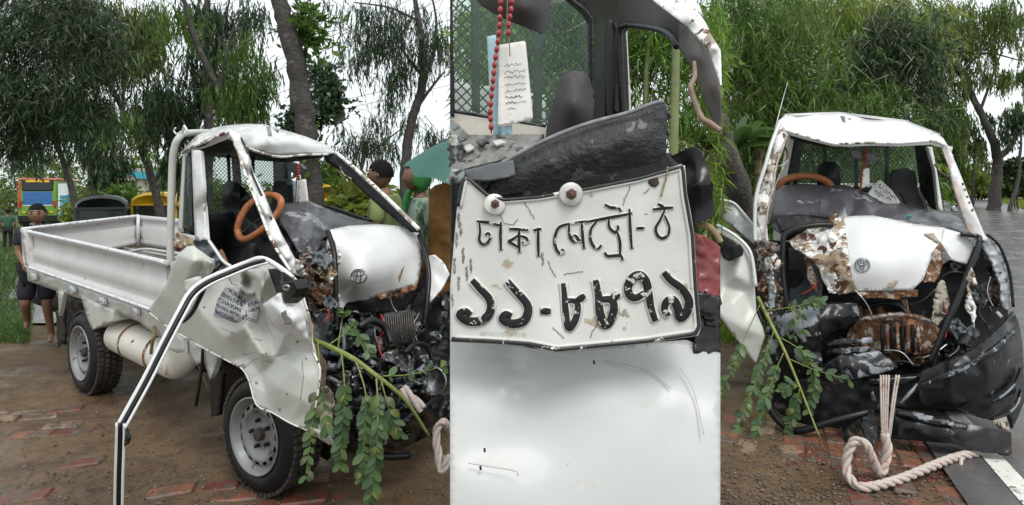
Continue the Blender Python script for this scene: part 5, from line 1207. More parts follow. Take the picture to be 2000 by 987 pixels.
# ------------------------------------------------------------------ truck seen head-on
tb = PR(1720, 900, -.2)
T2 = thing('wrecked_pickup_truck', 'white pickup wreck facing the viewer, bonnet rust-torn, towed by a pale rope', 'truck', (tb.x, tb.y, 0))
def roofp(lo):
    return lo
panel('roof', [(1525, 233, .35), (1532, 225, .62), (1565, 223, .72), (1600, 222, .75), (1637, 221, .76), (1665, 226, .74), (1693, 231, .74), (1766, 237, .74), (1815, 254, .68), (1834, 263, .6), (1843, 271, .5), (1852, 285, .3), (1845, 282, .22), (1820, 275, .22), (1755, 279, .22), (1700, 278, .22), (1651, 280, .20), (1628, 280, .20), (1577, 267, .22), (1532, 254, .25), (1527, 258, .28)],
      PR, WC, T2, res=7, amp=.002, ns=60, thick=.03, fold=.5, inner=[(1640, 250, .40), (1560, 245, .42), (1720, 255, .42), (1800, 265, .40), (1628, 262, .30)])
panel('roof_top', [(1532, 227, .65), (1637, 223, .8), (1766, 239, .78), (1834, 265, .62), (1815, 268, 1.6), (1700, 258, 1.7), (1560, 255, 1.6)], PR, WC, T2, res=16, thick=.02)
for pts in ([(1641, 226), (1650, 227), (1652, 240), (1645, 238)], [(1654, 231), (1662, 231), (1661, 236)]):
    panel('roof_scratch', [(x, y, .50) for x, y in pts], PR, M('bare_scratch', (.2, .21, .22)), T2, res=4, thick=.003, jag=.6)
tpx('roof_gutter', [(1528, 258, .24), (1532, 254, .22), (1577, 268, .18), (1628, 281, .17), (1651, 281, .17), (1700, 279, .18), (1755, 280, .18), (1820, 276, .18), (1846, 284, .2)], PR, .010, WR, T2, seg=6)
panel('roof_lining', [(1540, 262, .3), (1580, 272, .3), (1628, 283, .25), (1660, 283, .3), (1640, 289, .6), (1600, 286, .6), (1566, 278, .6), (1545, 272, .5)], PR, DK, T2, res=8, thick=.01)
# windscreen pillars
panel('windscreen_pillar', [(1525, 234, .3), (1534, 253, .22), (1540, 264, .22), (1531, 288, .18), (1519, 322, .12), (1510, 380, .05), (1501, 413, .02), (1498, 440, 0), (1500, 473, -.04), (1488, 478, -.05), (1474, 473, -.02), (1474, 440, 0), (1476, 388, .05), (1481, 368, .08), (1495, 322, .12), (1507, 280, .2)],
      PR, WR, T2, res=4.5, amp=.008, ns=20, thick=.05, fold=.6, inner=[(1505, 330, .04), (1492, 400, -.04), (1520, 285, .12)])
tpx('pillar_white_flange', [(1524, 236, .26), (1507, 281, .14), (1495, 323, .06), (1480, 370, .02), (1475, 400, 0), (1474, 440, -.02), (1475, 472, -.04)], PR, .015, WC, T2, seg=6)
tpx('pillar_rubber', [(1537, 264, .2), (1528, 292, .14), (1516, 325, .08), (1506, 380, .02), (1498, 420, -.02), (1494, 470, -.06)], PR, .007, M('pinkish_primer', (.42, .33, .30), .6, var=.3, scale=20), T2, seg=6)
panel('door_pillar', [(1540, 264, .9), (1552, 267, .9), (1538, 341, .85), (1520, 373, .8), (1503, 438, .75), (1498, 420, .75), (1514, 365, .8), (1530, 330, .85)], PR, WC, T2, res=6, thick=.05)
panel('door_pillar_dark_side', [(1552, 267, 1.0), (1570, 278, 1.2), (1556, 345, 1.2), (1540, 362, 1.0), (1530, 372, .9), (1540, 341, .9)], PR, DK, T2, res=8, thick=.03)  # dark trim panel beside the white door pillar
tpx('grab_handle', [(1531, 284, .3), (1538, 299, .28), (1537, 315, .27), (1529, 323, .25), (1518, 325, .2)], PR, .009, RS, T2, seg=7)
panel('far_windscreen_pillar', [(1837, 283, .25), (1852, 285, .2), (1875, 338, .12), (1897, 396, .02), (1919, 448, -.05), (1928, 472, -.08), (1908, 466, -.06), (1891, 454, -.03), (1875, 407, .03), (1861, 363, .08), (1853, 325, .15)], PR, WC, T2, res=5, amp=.006, ns=22, thick=.05, fold=.5, inner=[(1866, 345, .07), (1890, 410, -.02)])
panel('pillar_pale_inner_face', [(1838, 288, .22), (1843, 292, .2), (1860, 330, .13), (1873, 370, .06), (1890, 412, .0), (1906, 462, -.08), (1893, 455, -.05), (1876, 408, .01), (1862, 364, .06), (1853, 326, .13)], PR, M('pinkish_primer', (.42, .33, .30)), T2, res=5, thick=.01)
for (x, y) in ((1880, 360), (1884, 371), (1889, 385), (1899, 410), (1893, 396)):
    panel('rust_spot', [(x - 2, y - 2), (x + 2, y - 3), (x + 3, y + 3), (x - 1, y + 2)], PR, RS, T2, .0 - .03, 3, thick=.004)
panel('passenger_pillar', [(1811, 286, .95), (1821, 288, .95), (1831, 341, .92), (1842, 413, .88), (1833, 412, .88), (1826, 335, .92)], PR, WC, T2, res=6, thick=.05)
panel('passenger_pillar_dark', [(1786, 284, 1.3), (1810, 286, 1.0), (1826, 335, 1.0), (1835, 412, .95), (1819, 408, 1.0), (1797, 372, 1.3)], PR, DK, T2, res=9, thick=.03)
tpx('grab_handle', [(1826, 322, .6), (1834, 332, .5), (1840, 340, .45), (1854, 345, .3)], PR, .009, RS, T2, seg=7)
# rear window, mesh, seats
panel('cab_rear_wall', [(1548, 366, 1.55), (1800, 366, 1.55), (1830, 470, 1.55), (1530, 470, 1.55)], PR, DK, T2, res=20, thick=.03)
panel('rear_window_glass', [(1566, 272, 1.5), (1802, 272, 1.5), (1798, 374, 1.5), (1552, 374, 1.5)], PR, GL, T2, res=24, thick=.005)
wire_mesh('wire_mesh', [(1562, 270, 1.60), (1804, 270, 1.60), (1800, 378, 1.60), (1550, 378, 1.60)], 30, 12, .0028, WI, T2, PR)
panel('rear_window_frame', [(1560, 268, 1.48), (1568, 268, 1.48), (1555, 378, 1.48), (1546, 378, 1.48)], PR, DK, T2, res=10, thick=.03)
for (x, y0, y1) in ((1611, 275, 320), (1672, 300, 372), (1732, 275, 372)):
    tpx('window_bar', [(x, y0, 1.53), (x, y1, 1.53)], PR, .02, HL, T2, seg=6, sub=2)
panel('bed_headboard', [(1556, 358, 2.2), (1800, 358, 2.2), (1800, 400, 2.2), (1550, 400, 2.2)], PR, WB, T2, res=20, thick=.03)
rounded_slab('driver_seat', [(1597, 330, 1.2), (1603, 320, 1.2), (1614, 316, 1.2), (1630, 317, 1.2), (1639, 325, 1.2), (1643, 370, 1.2), (1660, 400, 1.15), (1580, 400, 1.15), (1594, 370, 1.2)], PR, SE, T2, .12, res=7, inner=[(1618, 345, 1.12)])
rounded_slab('passenger_seat', [(1741, 345, 1.2), (1750, 332, 1.2), (1770, 328, 1.2), (1788, 336, 1.2), (1795, 380, 1.2), (1815, 420, 1.1), (1740, 420, 1.1), (1738, 380, 1.2)], PR, SE, T2, .12, res=7)
rounded_slab('rear_view_mirror', [(1661, 294, .42), (1666, 291, .42), (1690, 296, .42), (1712, 300, .42), (1717, 308, .42), (1712, 317, .42), (1690, 314, .42), (1664, 308, .42)], PR, DG, T2, .04, res=5)
sw = tpx('steering_wheel', [(1522, 372, .55), (1526, 356, .55), (1546, 347, .56), (1572, 344, .57), (1600, 348, .58), (1620, 360, .6), (1622, 378, .58), (1600, 395, .5), (1560, 398, .46), (1530, 390, .5)], PR, .030, LE, T2, seg=10, closed=True)
tpx('steering_spoke', [(1526, 372, .55), (1572, 376, .5), (1620, 370, .58)], PR, .015, DK, sw, seg=6)
tpx('radio_mast', [(1538, 162, .5), (1526, 205, .48), (1513, 256, .4)], PR, [.002, .005], M('mast_white', (.7, .7, .7), .4), T2, seg=6)
# dashboard cover, buckled
panel('dashboard', [(1514, 373, .35), (1530, 362, .45), (1572, 359, .50), (1623, 363, .52), (1651, 361, .5), (1684, 373, .5), (1716, 387, .5), (1749, 392, .5), (1760, 400, .44), (1796, 408, .44), (1853, 416, .4), (1875, 427, .3), (1892, 458, .1), (1848, 446, .06), (1782, 435, .04), (1700, 426, .02), (1660, 427, .02), (1628, 431, .0), (1600, 444, -.02), (1560, 452, -.02), (1524, 456, .0), (1507, 445, .04), (1508, 416, .12)],
      PR, DG, T2, res=5, amp=.006, ns=40, thick=.012, fold=.75, inner=[(1560, 385, .26), (1600, 385, .34), (1640, 385, .22), (1652, 400, .10), (1668, 395, .30), (1690, 400, .16), (1540, 420, .06), (1600, 415, .12), (1580, 432, .02), (1750, 410, .26), (1764, 420, .14), (1800, 425, .22), (1840, 430, .16), (1720, 405, .30)])
panel('dash_vent_pocket', [(1512, 422, .06), (1560, 418, .05), (1622, 425, .04), (1616, 436, .0), (1560, 448, -.04), (1524, 452, -.03)], PR, DK, T2, res=6, amp=.01, ns=20, thick=.01)
for k in range(8): tpx('vent_slat', [(1582 + k * 5, 414 + k * .8, .03), (1583 + k * 5, 423 + k * .8, .02)], PR, .004, DK, T2, seg=4, sub=2)
panel('dash_clip', [(1771, 420, .1), (1780, 419, .1), (1781, 425, .1), (1772, 426, .1)], PR, M('teal_plastic', (.02, .22, .24), .5), T2, res=4, thick=.006)
rounded_slab('dash_phone_mount', [(1757, 375, .60), (1775, 378, .60), (1787, 386, .60), (1780, 394, .60), (1768, 400, .60), (1764, 388, .60)], PR, DK, T2, .03, res=5)
panel('broken_door_mirror', [(1858, 404, .3), (1864, 402, .3), (1872, 412, .3), (1870, 416, .3), (1859, 413, .3)], PR, CH, T2, res=4, thick=.02)
# bonnet: white skin, rust-torn left part, right flap
bn2, b2 = panel('bonnet', [(1636, 427, .02), (1666, 422, .03), (1706, 421, .04), (1785, 437, .04), (1845, 445, .04), (1856, 452, -.02), (1838, 475, -.12), (1822, 497, -.18), (1803, 547, -.27), (1782, 567, -.30), (1674, 569, -.36), (1662, 545, -.38), (1654, 500, -.32), (1648, 460, -.14)],
      PR, WC, T2, res=7, amp=.0006, ns=80, thick=.012, ret=True, inner=[(1720, 490, -.32), (1680, 470, -.24), (1760, 490, -.28), (1720, 450, -.12), (1790, 500, -.25), (1730, 540, -.38), (1690, 520, -.38)])
panel('bonnet_flap', [(1845, 446, .0), (1877, 455, .0), (1903, 476, -.02), (1896, 498, -.05), (1888, 516, -.10), (1859, 508, -.14), (1848, 490, -.14), (1838, 474, -.13)], PR, WC, T2, res=6, thick=.01, fold=.6, amp=.002, ns=30)
panel('bonnet_torn_skin', [(1540, 471, -.06), (1560, 458, -.04), (1582, 444, -.02), (1616, 436, .0), (1631, 425, .01), (1648, 424, .0), (1652, 455, -.14), (1657, 500, -.33), (1664, 545, -.40), (1676, 570, -.38), (1640, 576, -.36), (1619, 572, -.34), (1608, 550, -.30), (1599, 526, -.26), (1586, 510, -.20), (1572, 497, -.15), (1553, 487, -.10)],
      PR, CR, T2, res=4.5, amp=.025, ns=26, thick=.008, jag=1.0, inner=[(1620, 470, -.20), (1640, 520, -.36), (1600, 480, -.14)])
emblem(1684, 518, 14, 13, PR, b2(1684, 518) - .012, T2, .0055)
for pts in ([(1805, 457), (1824, 456), (1836, 473), (1832, 474), (1818, 466)], [(1733, 563), (1740, 552), (1755, 547), (1750, 557), (1744, 563)]):
    panel('torn_paint', [(x, y, b2(x, y) - .018) for x, y in pts], PR, M('bare_primer_brown', (.33, .26, .20), .7, var=.3, scale=20), T2, res=4, thick=.004, jag=.8)
panel('bonnet_rusty_lip', [(1674, 569, -.36), (1720, 568, -.35), (1782, 567, -.30), (1793, 569, -.28), (1793, 580, -.28), (1770, 581, -.3), (1753, 586, -.32), (1720, 582, -.34), (1690, 584, -.36), (1680, 580, -.37)], PR, RS, T2, res=4, amp=.015, ns=10, thick=.012, jag=1.2)
panel('bonnet_rust_flap', [(1822, 497, -.20), (1838, 475, -.15), (1842, 513, -.12), (1834, 540, -.14), (1826, 552, -.2), (1804, 551, -.27)], PR, RS, T2, res=4.5, amp=.02, ns=14, thick=.01, jag=.8)
panel('hinge_stub', [(1616, 436, -.03), (1622, 424, -.05), (1634, 410, -.06), (1636, 414, -.06), (1630, 428, -.05), (1637, 440, -.03), (1630, 447, -.05), (1618, 446, -.05)], PR, RS, T2, res=4, thick=.015)
tpx('window_seal_strip', [(1876, 458, -.04), (1900, 460, -.05), (1914, 466, -.06), (1905, 498, -.14), (1888, 540, -.22), (1870, 585, -.30), (1845, 640, -.38), (1815, 716, -.46)], PR, .026, RB, T2, seg=7, flat=.6)
tpx('seal_ridge', [(1912, 470, -.10), (1902, 500, -.18), (1885, 542, -.26), (1867, 587, -.34), (1842, 642, -.42), (1815, 708, -.49)], PR, .007, DK, T2, seg=6)
tpx('window_seal_strip', [(1626, 440, -.06), (1595, 440, -.08), (1560, 446, -.10), (1534, 458, -.12), (1529, 475, -.14), (1529, 530, -.18), (1534, 575, -.22), (1538, 604, -.24)], PR, .020, RB, T2, seg=7)
# left tangle: torn inner wing and hinge pillar
panel('engine_bay_dark_back', [(1500, 470, .12), (1600, 480, .10), (1800, 540, .1), (1930, 470, .1), (1968, 540, .2), (1970, 720, .1), (1820, 800, -.1), (1560, 800, -.1), (1495, 640, .1)], PR, BK, T2, res=22, amp=.05, ns=40, thick=.02)  # big black sheet standing in for the dark void behind the wreckage
panel('hinge_pillar', [(1477, 476, -.05), (1500, 470, -.04), (1524, 480, -.05), (1530, 520, -.1), (1532, 580, -.15), (1528, 622, -.2), (1506, 622, -.2), (1490, 580, -.14), (1480, 530, -.1)], PR, RU, T2, res=4, amp=.05, ns=16, thick=.02, jag=1)
panel('hinge_pillar_steel', [(1492, 505, -.16), (1502, 500, -.17), (1510, 530, -.2), (1514, 560, -.22), (1512, 600, -.24), (1503, 606, -.24), (1500, 560, -.2)], PR, M('scraped_steel', (.34, .37, .37), .35, metal=.4, var=.25, scale=12, layers=[(RUST, .3, 14, .8)]), T2, res=4, amp=.02, ns=10, thick=.01, jag=1)
panel('inner_wing', [(1540, 485, .0), (1560, 490, -.02), (1580, 505, -.05), (1598, 530, -.10), (1605, 560, -.14), (1600, 590, -.16), (1560, 605, -.14), (1542, 605, -.12)], PR, GM, T2, res=5, amp=.01, ns=30, thick=.01, inner=[(1568, 550, .12), (1560, 520, .08)])
panel('torn_bracket', [(1572, 500, -.16), (1582, 512, -.18), (1594, 545, -.22), (1600, 575, -.24), (1586, 565, -.22), (1576, 535, -.18)], PR, RS, T2, res=4, amp=.03, ns=10, thick=.01, jag=1)
tpx('loose_red_wire', [(1566, 575, -.24), (1580, 568, -.26), (1590, 560, -.27), (1597, 548, -.26)], PR, .004, M('red_wire', (.45, .03, .03)), T2, seg=5)
for k, (x, y) in enumerate(((1488, 492), (1506, 486), (1515, 512), (1495, 545), (1487, 560), (1520, 590), (1500, 612), (1517, 560))):
    s = 8 + 4 * ((k * 7) % 3)
    panel('torn_shard', [(x - s, y - s * .5, -.18), (x, y - s, -.14), (x + s, y + s * .2, -.2), (x + s * .2, y + s, -.22), (x - s * .7, y + s * .4, -.18)], PR, (RS, RU, CR, RS)[k % 4], T2, res=4, amp=.04, ns=9, thick=.006, jag=1.3)
# right tangle
panel('far_fender', [(1922, 456, -.04), (1934, 464, -.02), (1951, 484, .0), (1962, 510, .0), (1970, 540, .0), (1977, 602, -.04), (1968, 606, -.06), (1958, 600, -.08), (1952, 550, -.08), (1936, 512, -.08), (1920, 480, -.08)], PR, M('dented_grey_paint', (.36, .37, .39), .4, metal=.2, var=.25, scale=9, layers=[((.04, .04, .04), .30, 9, .7), (RUST, .15, 12, .8)]), T2, res=4, amp=.03, ns=16, thick=.01, jag=.8)
tpx('fender_edge', [(1928, 458, -.05), (1950, 478, -.02), (1964, 508, -.02), (1974, 545, -.02), (1979, 600, -.06)], PR, .010, RB, T2, seg=6)
panel('torn_white_strip', [(1897, 522, -.24), (1903, 535, -.24), (1909, 556, -.24), (1894, 560, -.24), (1900, 585, -.26), (1907, 600, -.26), (1903, 641, -.30), (1894, 615, -.28), (1884, 600, -.26), (1890, 575, -.26), (1888, 545, -.25)], PR, WR, T2, res=4, amp=.02, ns=12, thick=.008, jag=.8)
panel('torn_beige_wing', [(1838, 545, -.10), (1845, 550, -.10), (1855, 592, -.14), (1848, 615, -.18), (1832, 636, -.22), (1821, 628, -.22), (1824, 580, -.16)], PR, M('cream_torn_paint', (.45, .40, .32)), T2, res=4.5, amp=.02, ns=16, thick=.01, jag=.8)
panel('wing_rust_patch', [(1843, 585, -.20), (1853, 580, -.18), (1856, 595, -.18), (1848, 612, -.22), (1842, 608, -.22)], PR, RS, T2, res=4, thick=.006, jag=1)
for pts, r in (([(1747, 591, -.05), (1780, 594, -.08), (1806, 584, -.12), (1826, 566, -.14)], .004), ([(1826, 570, -.1), (1836, 545, -.1), (1858, 532, -.1), (1890, 536, -.1)], .012), ([(1668, 565, -.42), (1684, 582, -.46), (1696, 600, -.46), (1703, 617, -.46)], .005), ([(1725, 684, -.4), (1760, 688, -.42), (1785, 715, -.45)], .005), ([(1924, 605, -.1), (1930, 600, -.1), (1936, 608, -.12), (1930, 616, -.12)], .008)):
    tpx('loose_cable', pts, PR, r, CH if r < .006 else RB, T2, seg=6)
rounded_slab('wire_connector', [(1946, 612, -.12), (1950, 608, -.12), (1959, 617, -.12), (1955, 622, -.12)], PR, WC, T2, .02, res=4)
for k, (x, y) in enumerate(((1930, 500), (1940, 530), (1946, 565), (1925, 560), (1935, 590), (1915, 580), (1905, 500), (1950, 590), (1870, 640), (1880, 665), (1900, 650), (1858, 660), (1866, 520))):
    s = 10 + 5 * ((k * 7) % 3)
    panel('torn_shard', [(x - s, y - s * .5, -.02), (x, y - s, .02), (x + s, y + s * .2, -.04), (x + s * .2, y + s, -.06), (x - s * .7, y + s * .4, -.02)], PR, (GM, BK, RU, GM, BP)[k % 5], T2, res=4, amp=.05, ns=10, thick=.006, jag=1.3)
# engine
en = panel('engine_block', [(1660, 640, -.10), (1675, 622, -.12), (1720, 612, -.14), (1766, 609, -.14), (1806, 618, -.12), (1836, 643, -.10), (1828, 670, -.14), (1817, 690, -.18), (1788, 693, -.2), (1726, 690, -.2), (1690, 690, -.2), (1650, 665, -.16)], PR, RS, T2, res=5, amp=.04, ns=18, thick=.12, inner=[(1740, 650, -.2), (1790, 650, -.2)])
for k in range(8):
    x = 1722 + k * 10
    tpx('engine_fin', [(x, 634, -.26), (x + 1, 660, -.28), (x + 2, 688, -.27)], PR, .012, (BK, RU, BK, RS)[k % 4], en, seg=6)
tpx('engine_rail', [(1678, 626, -.24), (1720, 618, -.28), (1766, 616, -.28), (1815, 628, -.24)], PR, .016, RU, T2, seg=7)
tpx('hose_stub', [(1885, 660, -.2), (1878, 668, -.26), (1876, 676, -.30)], PR, .034, RB, T2, seg=12)
for pts, r, m_ in (([(1700, 600, -.1), (1730, 592, -.14), (1760, 600, -.16), (1775, 622, -.2)], .016, RB), ([(1560, 610, -.2), (1590, 600, -.3), (1640, 604, -.28), (1668, 622, -.24)], .012, RB), ([(1840, 640, -.2), (1862, 652, -.24), (1872, 680, -.3), (1850, 700, -.36)], .014, RB),
                   ([(1800, 700, -.3), (1826, 690, -.3), (1850, 672, -.26)], .007, CH), ([(1905, 560, -.1), (1918, 580, -.12), (1912, 610, -.16), (1925, 632, -.2)], .006, RB), ([(1935, 540, -.06), (1928, 570, -.08), (1940, 600, -.1)], .005, CH),
                   ([(1690, 700, -.3), (1720, 712, -.34), (1760, 706, -.36), (1798, 716, -.4)], .010, RB), ([(1845, 600, -.2), (1852, 630, -.24), (1846, 660, -.28)], .004, M('red_wire', (.45, .03, .03)))):
    tpx('hose' if r > .0065 else 'wire', pts, PR, r, m_, T2, seg=8)
# black grille and bumper pieces
panel('grille_shell', [(1503, 620, -.22), (1520, 610, -.26), (1541, 603, -.30), (1580, 598, -.34), (1620, 590, -.36), (1650, 590, -.36), (1674, 592, -.34), (1678, 612, -.34), (1677, 626, -.34), (1648, 646, -.36), (1619, 655, -.38), (1608, 668, -.4), (1606, 690, -.42), (1603, 720, -.44), (1580, 735, -.42), (1550, 745, -.38), (1512, 762, -.32), (1505, 720, -.28), (1504, 690, -.26), (1494, 640, -.22)],
      PR, BS, T2, res=6, amp=.02, ns=40, thick=.012, jag=.8, fold=.6, inner=[(1560, 640, -.46), (1600, 620, -.46), (1560, 690, -.46), (1640, 620, -.44), (1530, 660, -.34), (1590, 660, -.48)])
panel('grille_shell', [(1602, 716, -.46), (1625, 702, -.48), (1640, 693, -.48), (1680, 690, -.46), (1717, 686, -.44), (1735, 698, -.44), (1745, 706, -.46), (1756, 717, -.46), (1725, 728, -.50), (1695, 736, -.52), (1640, 744, -.50), (1606, 740, -.48)], PR, BS, T2, res=6, amp=.015, ns=30, thick=.02, jag=.8, inner=[(1660, 715, -.56)])
for (y, dy, x1) in ((668, 0, 1704), (684, 2, 1700)):
    panel('grille_slat', [(1612, y + 2, -.42), (1630, y - 6, -.44), (1668, y - 8 + dy, -.44), (x1, y - 8 + dy, -.40), (x1, y + 2 + dy, -.40), (1660, y + 4 + dy, -.46), (1630, y + 9, -.46), (1614, y + 8, -.44)], PR, BS, T2, res=5, amp=.012, ns=18, thick=.012)
panel('lower_apron', [(1512, 762, -.34), (1560, 742, -.42), (1605, 738, -.46), (1700, 738, -.44), (1800, 730, -.40), (1805, 790, -.44), (1745, 800, -.50), (1690, 812, -.5), (1640, 840, -.5), (1560, 830, -.44), (1508, 795, -.36)], PR, BK, T2, res=10, amp=.03, ns=30, thick=.02)
panel('apron_crossbar', [(1698, 742, -.56), (1795, 735, -.52), (1798, 748, -.52), (1700, 756, -.56)], PR, BP, T2, res=8, thick=.03)
tpx('apron_stay', [(1758, 790, -.56), (1775, 770, -.56), (1794, 750, -.54)], PR, .014, CH, T2, seg=6)
panel('radiator_stay', [(1700, 768, -.52), (1706, 764, -.52), (1712, 784, -.52), (1704, 788, -.52)], PR, CH, T2, res=4, thick=.01)
panel('bumper_shell', [(1799, 725, -.55), (1840, 706, -.56), (1882, 691, -.54), (1925, 662, -.46), (1962, 630, -.32), (1980, 609, -.2), (1990, 630, -.16), (1996, 665, -.14), (1999, 705, -.12), (2003, 780, -.10), (1978, 838, -.22), (1968, 806, -.30), (1938, 822, -.44), (1908, 815, -.52), (1865, 800, -.58), (1820, 798, -.58), (1797, 790, -.58), (1792, 755, -.58)],
      PR, BP, T2, res=6, amp=.006, ns=50, thick=.014, jag=.5, fold=.5, inner=[(1860, 715, -.62), (1920, 690, -.58), (1965, 660, -.42), (1850, 760, -.62), (1930, 740, -.56), (1975, 720, -.34), (1890, 785, -.60), (1985, 770, -.26)])
panel('bumper_scrape', [(1797, 748, -.605), (1840, 730, -.635), (1880, 714, -.635), (1925, 690, -.605), (1960, 664, -.47), (1982, 642, -.32), (1984, 652, -.33), (1962, 676, -.48), (1925, 702, -.61), (1880, 726, -.645), (1838, 742, -.645), (1800, 758, -.615)], PR, BS, T2, res=5, thick=.005, jag=1)
for (dx, dy) in ((0, 0), (6, 42)):
    panel('bumper_slot', [(1940 + dx * .3, 783 + dy * .8, -.52), (1962 + dx, 762 + dy * .9, -.44), (1986 + dx * .4, 738 + dy, -.32), (1994, 718 + dy, -.25), (1994, 734 + dy * .9, -.26), (1982, 758 + dy * .8, -.36), (1956, 784 + dy * .6, -.48)], PR, BK, T2, res=6, thick=.01)
    tpx('slot_lip', [(1938 + dx * .3, 784 + dy * .8, -.54), (1960 + dx, 772 + dy * .9, -.47), (1984 + dx * .4, 748 + dy, -.36), (1995, 722 + dy, -.27)], PR, .007, BS, T2, seg=6)
rounded_slab('bumper_beam', [(1744, 797, -.62), (1780, 803, -.64), (1815, 812, -.66), (1890, 829, -.68), (1940, 837, -.68), (1975, 845, -.66), (1976, 887, -.72), (1923, 885, -.74), (1865, 868, -.74), (1800, 862, -.72), (1740, 857, -.68)], PR, BP, T2, .06, res=6, inner=[(1850, 845, -.76), (1790, 830, -.72)], amp=.006, ns=40)
panel('beam_scrape', [(1750, 799, -.66), (1790, 805, -.69), (1830, 815, -.72), (1890, 830, -.75), (1888, 840, -.77), (1830, 826, -.745), (1785, 816, -.715), (1750, 808, -.68)], PR, BS, T2, res=5, thick=.004, jag=1)
tpx('hanging_hose', [(1504, 760, -.46), (1503, 795, -.54), (1520, 822, -.60), (1548, 840, -.64), (1580, 838, -.66), (1612, 827, -.66), (1660, 814, -.64), (1702, 804, -.6)], PR, .024, RB, T2, seg=9)
panel('bent_bracket', [(1640, 825, -.6), (1662, 820, -.62), (1690, 870, -.70), (1700, 905, -.76), (1680, 918, -.76), (1660, 880, -.7)], PR, BK, T2, res=6, amp=.02, ns=20, thick=.015)
panel('bent_bracket', [(1683, 806, -.62), (1705, 800, -.64), (1712, 812, -.66), (1716, 850, -.72), (1706, 872, -.76), (1686, 850, -.70), (1680, 830, -.66)], PR, BS, T2, res=5, amp=.015, ns=16, thick=.015)
panel('bent_bracket', [(1664, 885, -.74), (1690, 876, -.76), (1704, 890, -.78), (1690, 920, -.82), (1668, 934, -.82), (1658, 915, -.78)], PR, BK, T2, res=5, amp=.02, ns=14, thick=.012)
panel('bent_bracket', [(1636, 838, -.56), (1650, 832, -.58), (1668, 856, -.64), (1660, 862, -.64)], PR, GM, T2, res=5, thick=.01)
panel('lamp_wedge', [(1938, 822, -.42), (1965, 812, -.3), (1972, 842, -.36), (1955, 838, -.4)], PR, M('cream_torn_paint', (.45, .40, .32)), T2, res=6, thick=.01)
# torn-open driver door
panel('rear_body_flap', [(1400, 389, .3), (1431, 395, .3), (1450, 415, .25), (1475, 444, .15), (1474, 478, .05), (1457, 464, .1), (1430, 440, .2), (1400, 424, .3)], PR, M('dented_grey_white', (.46, .47, .48), .35, var=.15, scale=6, coat=.2), T2, res=6, amp=.012, ns=26, thick=.01, fold=.5, inner=[(1435, 420, .2), (1450, 440, .2)])
tpx('flap_edge', [(1400, 390, .28), (1431, 396, .28), (1452, 417, .22), (1475, 445, .12)], PR, .012, WC, T2, seg=6)
panel('crushed_door', [(1400, 438, .0), (1430, 455, -.05), (1455, 478, -.1), (1468, 502, -.12), (1474, 560, -.18), (1477, 610, -.22), (1490, 640, -.26), (1494, 656, -.28), (1476, 712, -.30), (1440, 665, -.3), (1400, 612, -.3)], PR, W_, T2, res=6, amp=.002, ns=40, thick=.014, fold=.8, inner=[(1440, 540, -.22), (1455, 570, -.16), (1430, 590, -.26), (1465, 600, -.2), (1450, 640, -.32), (1415, 560, -.14)])
panel('door_window_gap', [(1400, 452, -.08), (1432, 470, -.12), (1452, 486, -.15), (1430, 486, -.15), (1400, 494, -.1)], PR, BK, T2, res=6, thick=.006)
tpx('door_window_frame', [(1400, 440, -.06), (1432, 458, -.10), (1457, 480, -.14), (1469, 505, -.17), (1476, 560, -.22)], PR, .014, WC, T2, seg=7)
tpx('door_seal', [(1456, 474, -.06), (1470, 500, -.10), (1478, 540, -.14), (1480, 600, -.18), (1490, 632, -.24)], PR, .009, RB, T2, seg=6)
rounded_slab('door_mirror', [(1408, 493, -.22), (1422, 482, -.24), (1447, 477, -.24), (1453, 490, -.24), (1450, 500, -.24), (1424, 511, -.24), (1412, 505, -.23)], PR, BP, T2, .08, res=5)
# running gear behind the bumper, cargo bed behind the cab
for x, o_ in ((1545, .25), (1880, .25)):
    q = PR(x, 800, o_); wheel('front_wheel', (q.x, q.y, .30), (-.94 if x < 1700 else .94, .34 if x < 1700 else -.34, 0), .30, .2, T2)
q0, q1 = PR(1560, 500, 1.9), PR(1840, 500, 1.9)
panel('cargo_bed_front', [(1540, 420, 2.0), (1830, 420, 2.0), (1830, 520, 2.0), (1540, 520, 2.0)], PR, WB, T2, res=30, thick=2.2)
panel('chassis', [(1600, 700, .3), (1790, 700, .3), (1790, 740, .3), (1600, 740, .3)], PR, BK, T2, res=30, thick=3.4)
for x in (1590, 1800):
    q = PR(x, 700, 2.9); wheel('rear_wheel', (q.x, q.y, .30), (-.94 if x < 1700 else .94, .34 if x < 1700 else -.34, 0), .30, .2, T2)

# ---- number plate lying on the dashboard
def plate_text(parent, strokes, proj, of, r, mat, name='character'):
    for st in strokes:
        tube(name, [proj(x, y, of(x, y) if callable(of) else of) for x, y in st], r, mat, parent, seg=6, sub=4)
pb = PR(1728, 380, .42)
np2 = thing('number_plate', 'small tilted number plate lying loose on the buckled grey dashboard', 'plate', tuple(pb))
panel('plate_sheet', [(1716, 352, .46), (1722, 353, .46), (1742, 372, .44), (1759, 396, .42), (1754, 400, .42), (1728, 398, .40), (1697, 381, .40), (1695, 377, .41)], PR, M('plate_grey', (.45, .45, .43), .5, var=.12, scale=30), np2, res=5, thick=.004)
plate_text(np2, [[(1716, 362), (1720, 360), (1718, 366), (1722, 368), (1727, 364)], [(1726, 370), (1728, 376), (1733, 374), (1729, 370)], [(1733, 379), (1738, 375), (1740, 382), (1744, 384)], [(1742, 386), (1746, 383), (1749, 390)], [(1707, 374), (1712, 372), (1712, 378), (1717, 378), (1720, 374)], [(1716, 384), (1722, 380), (1726, 386)], [(1730, 388), (1736, 386), (1740, 392)]], PR, .40, .0028, INK)
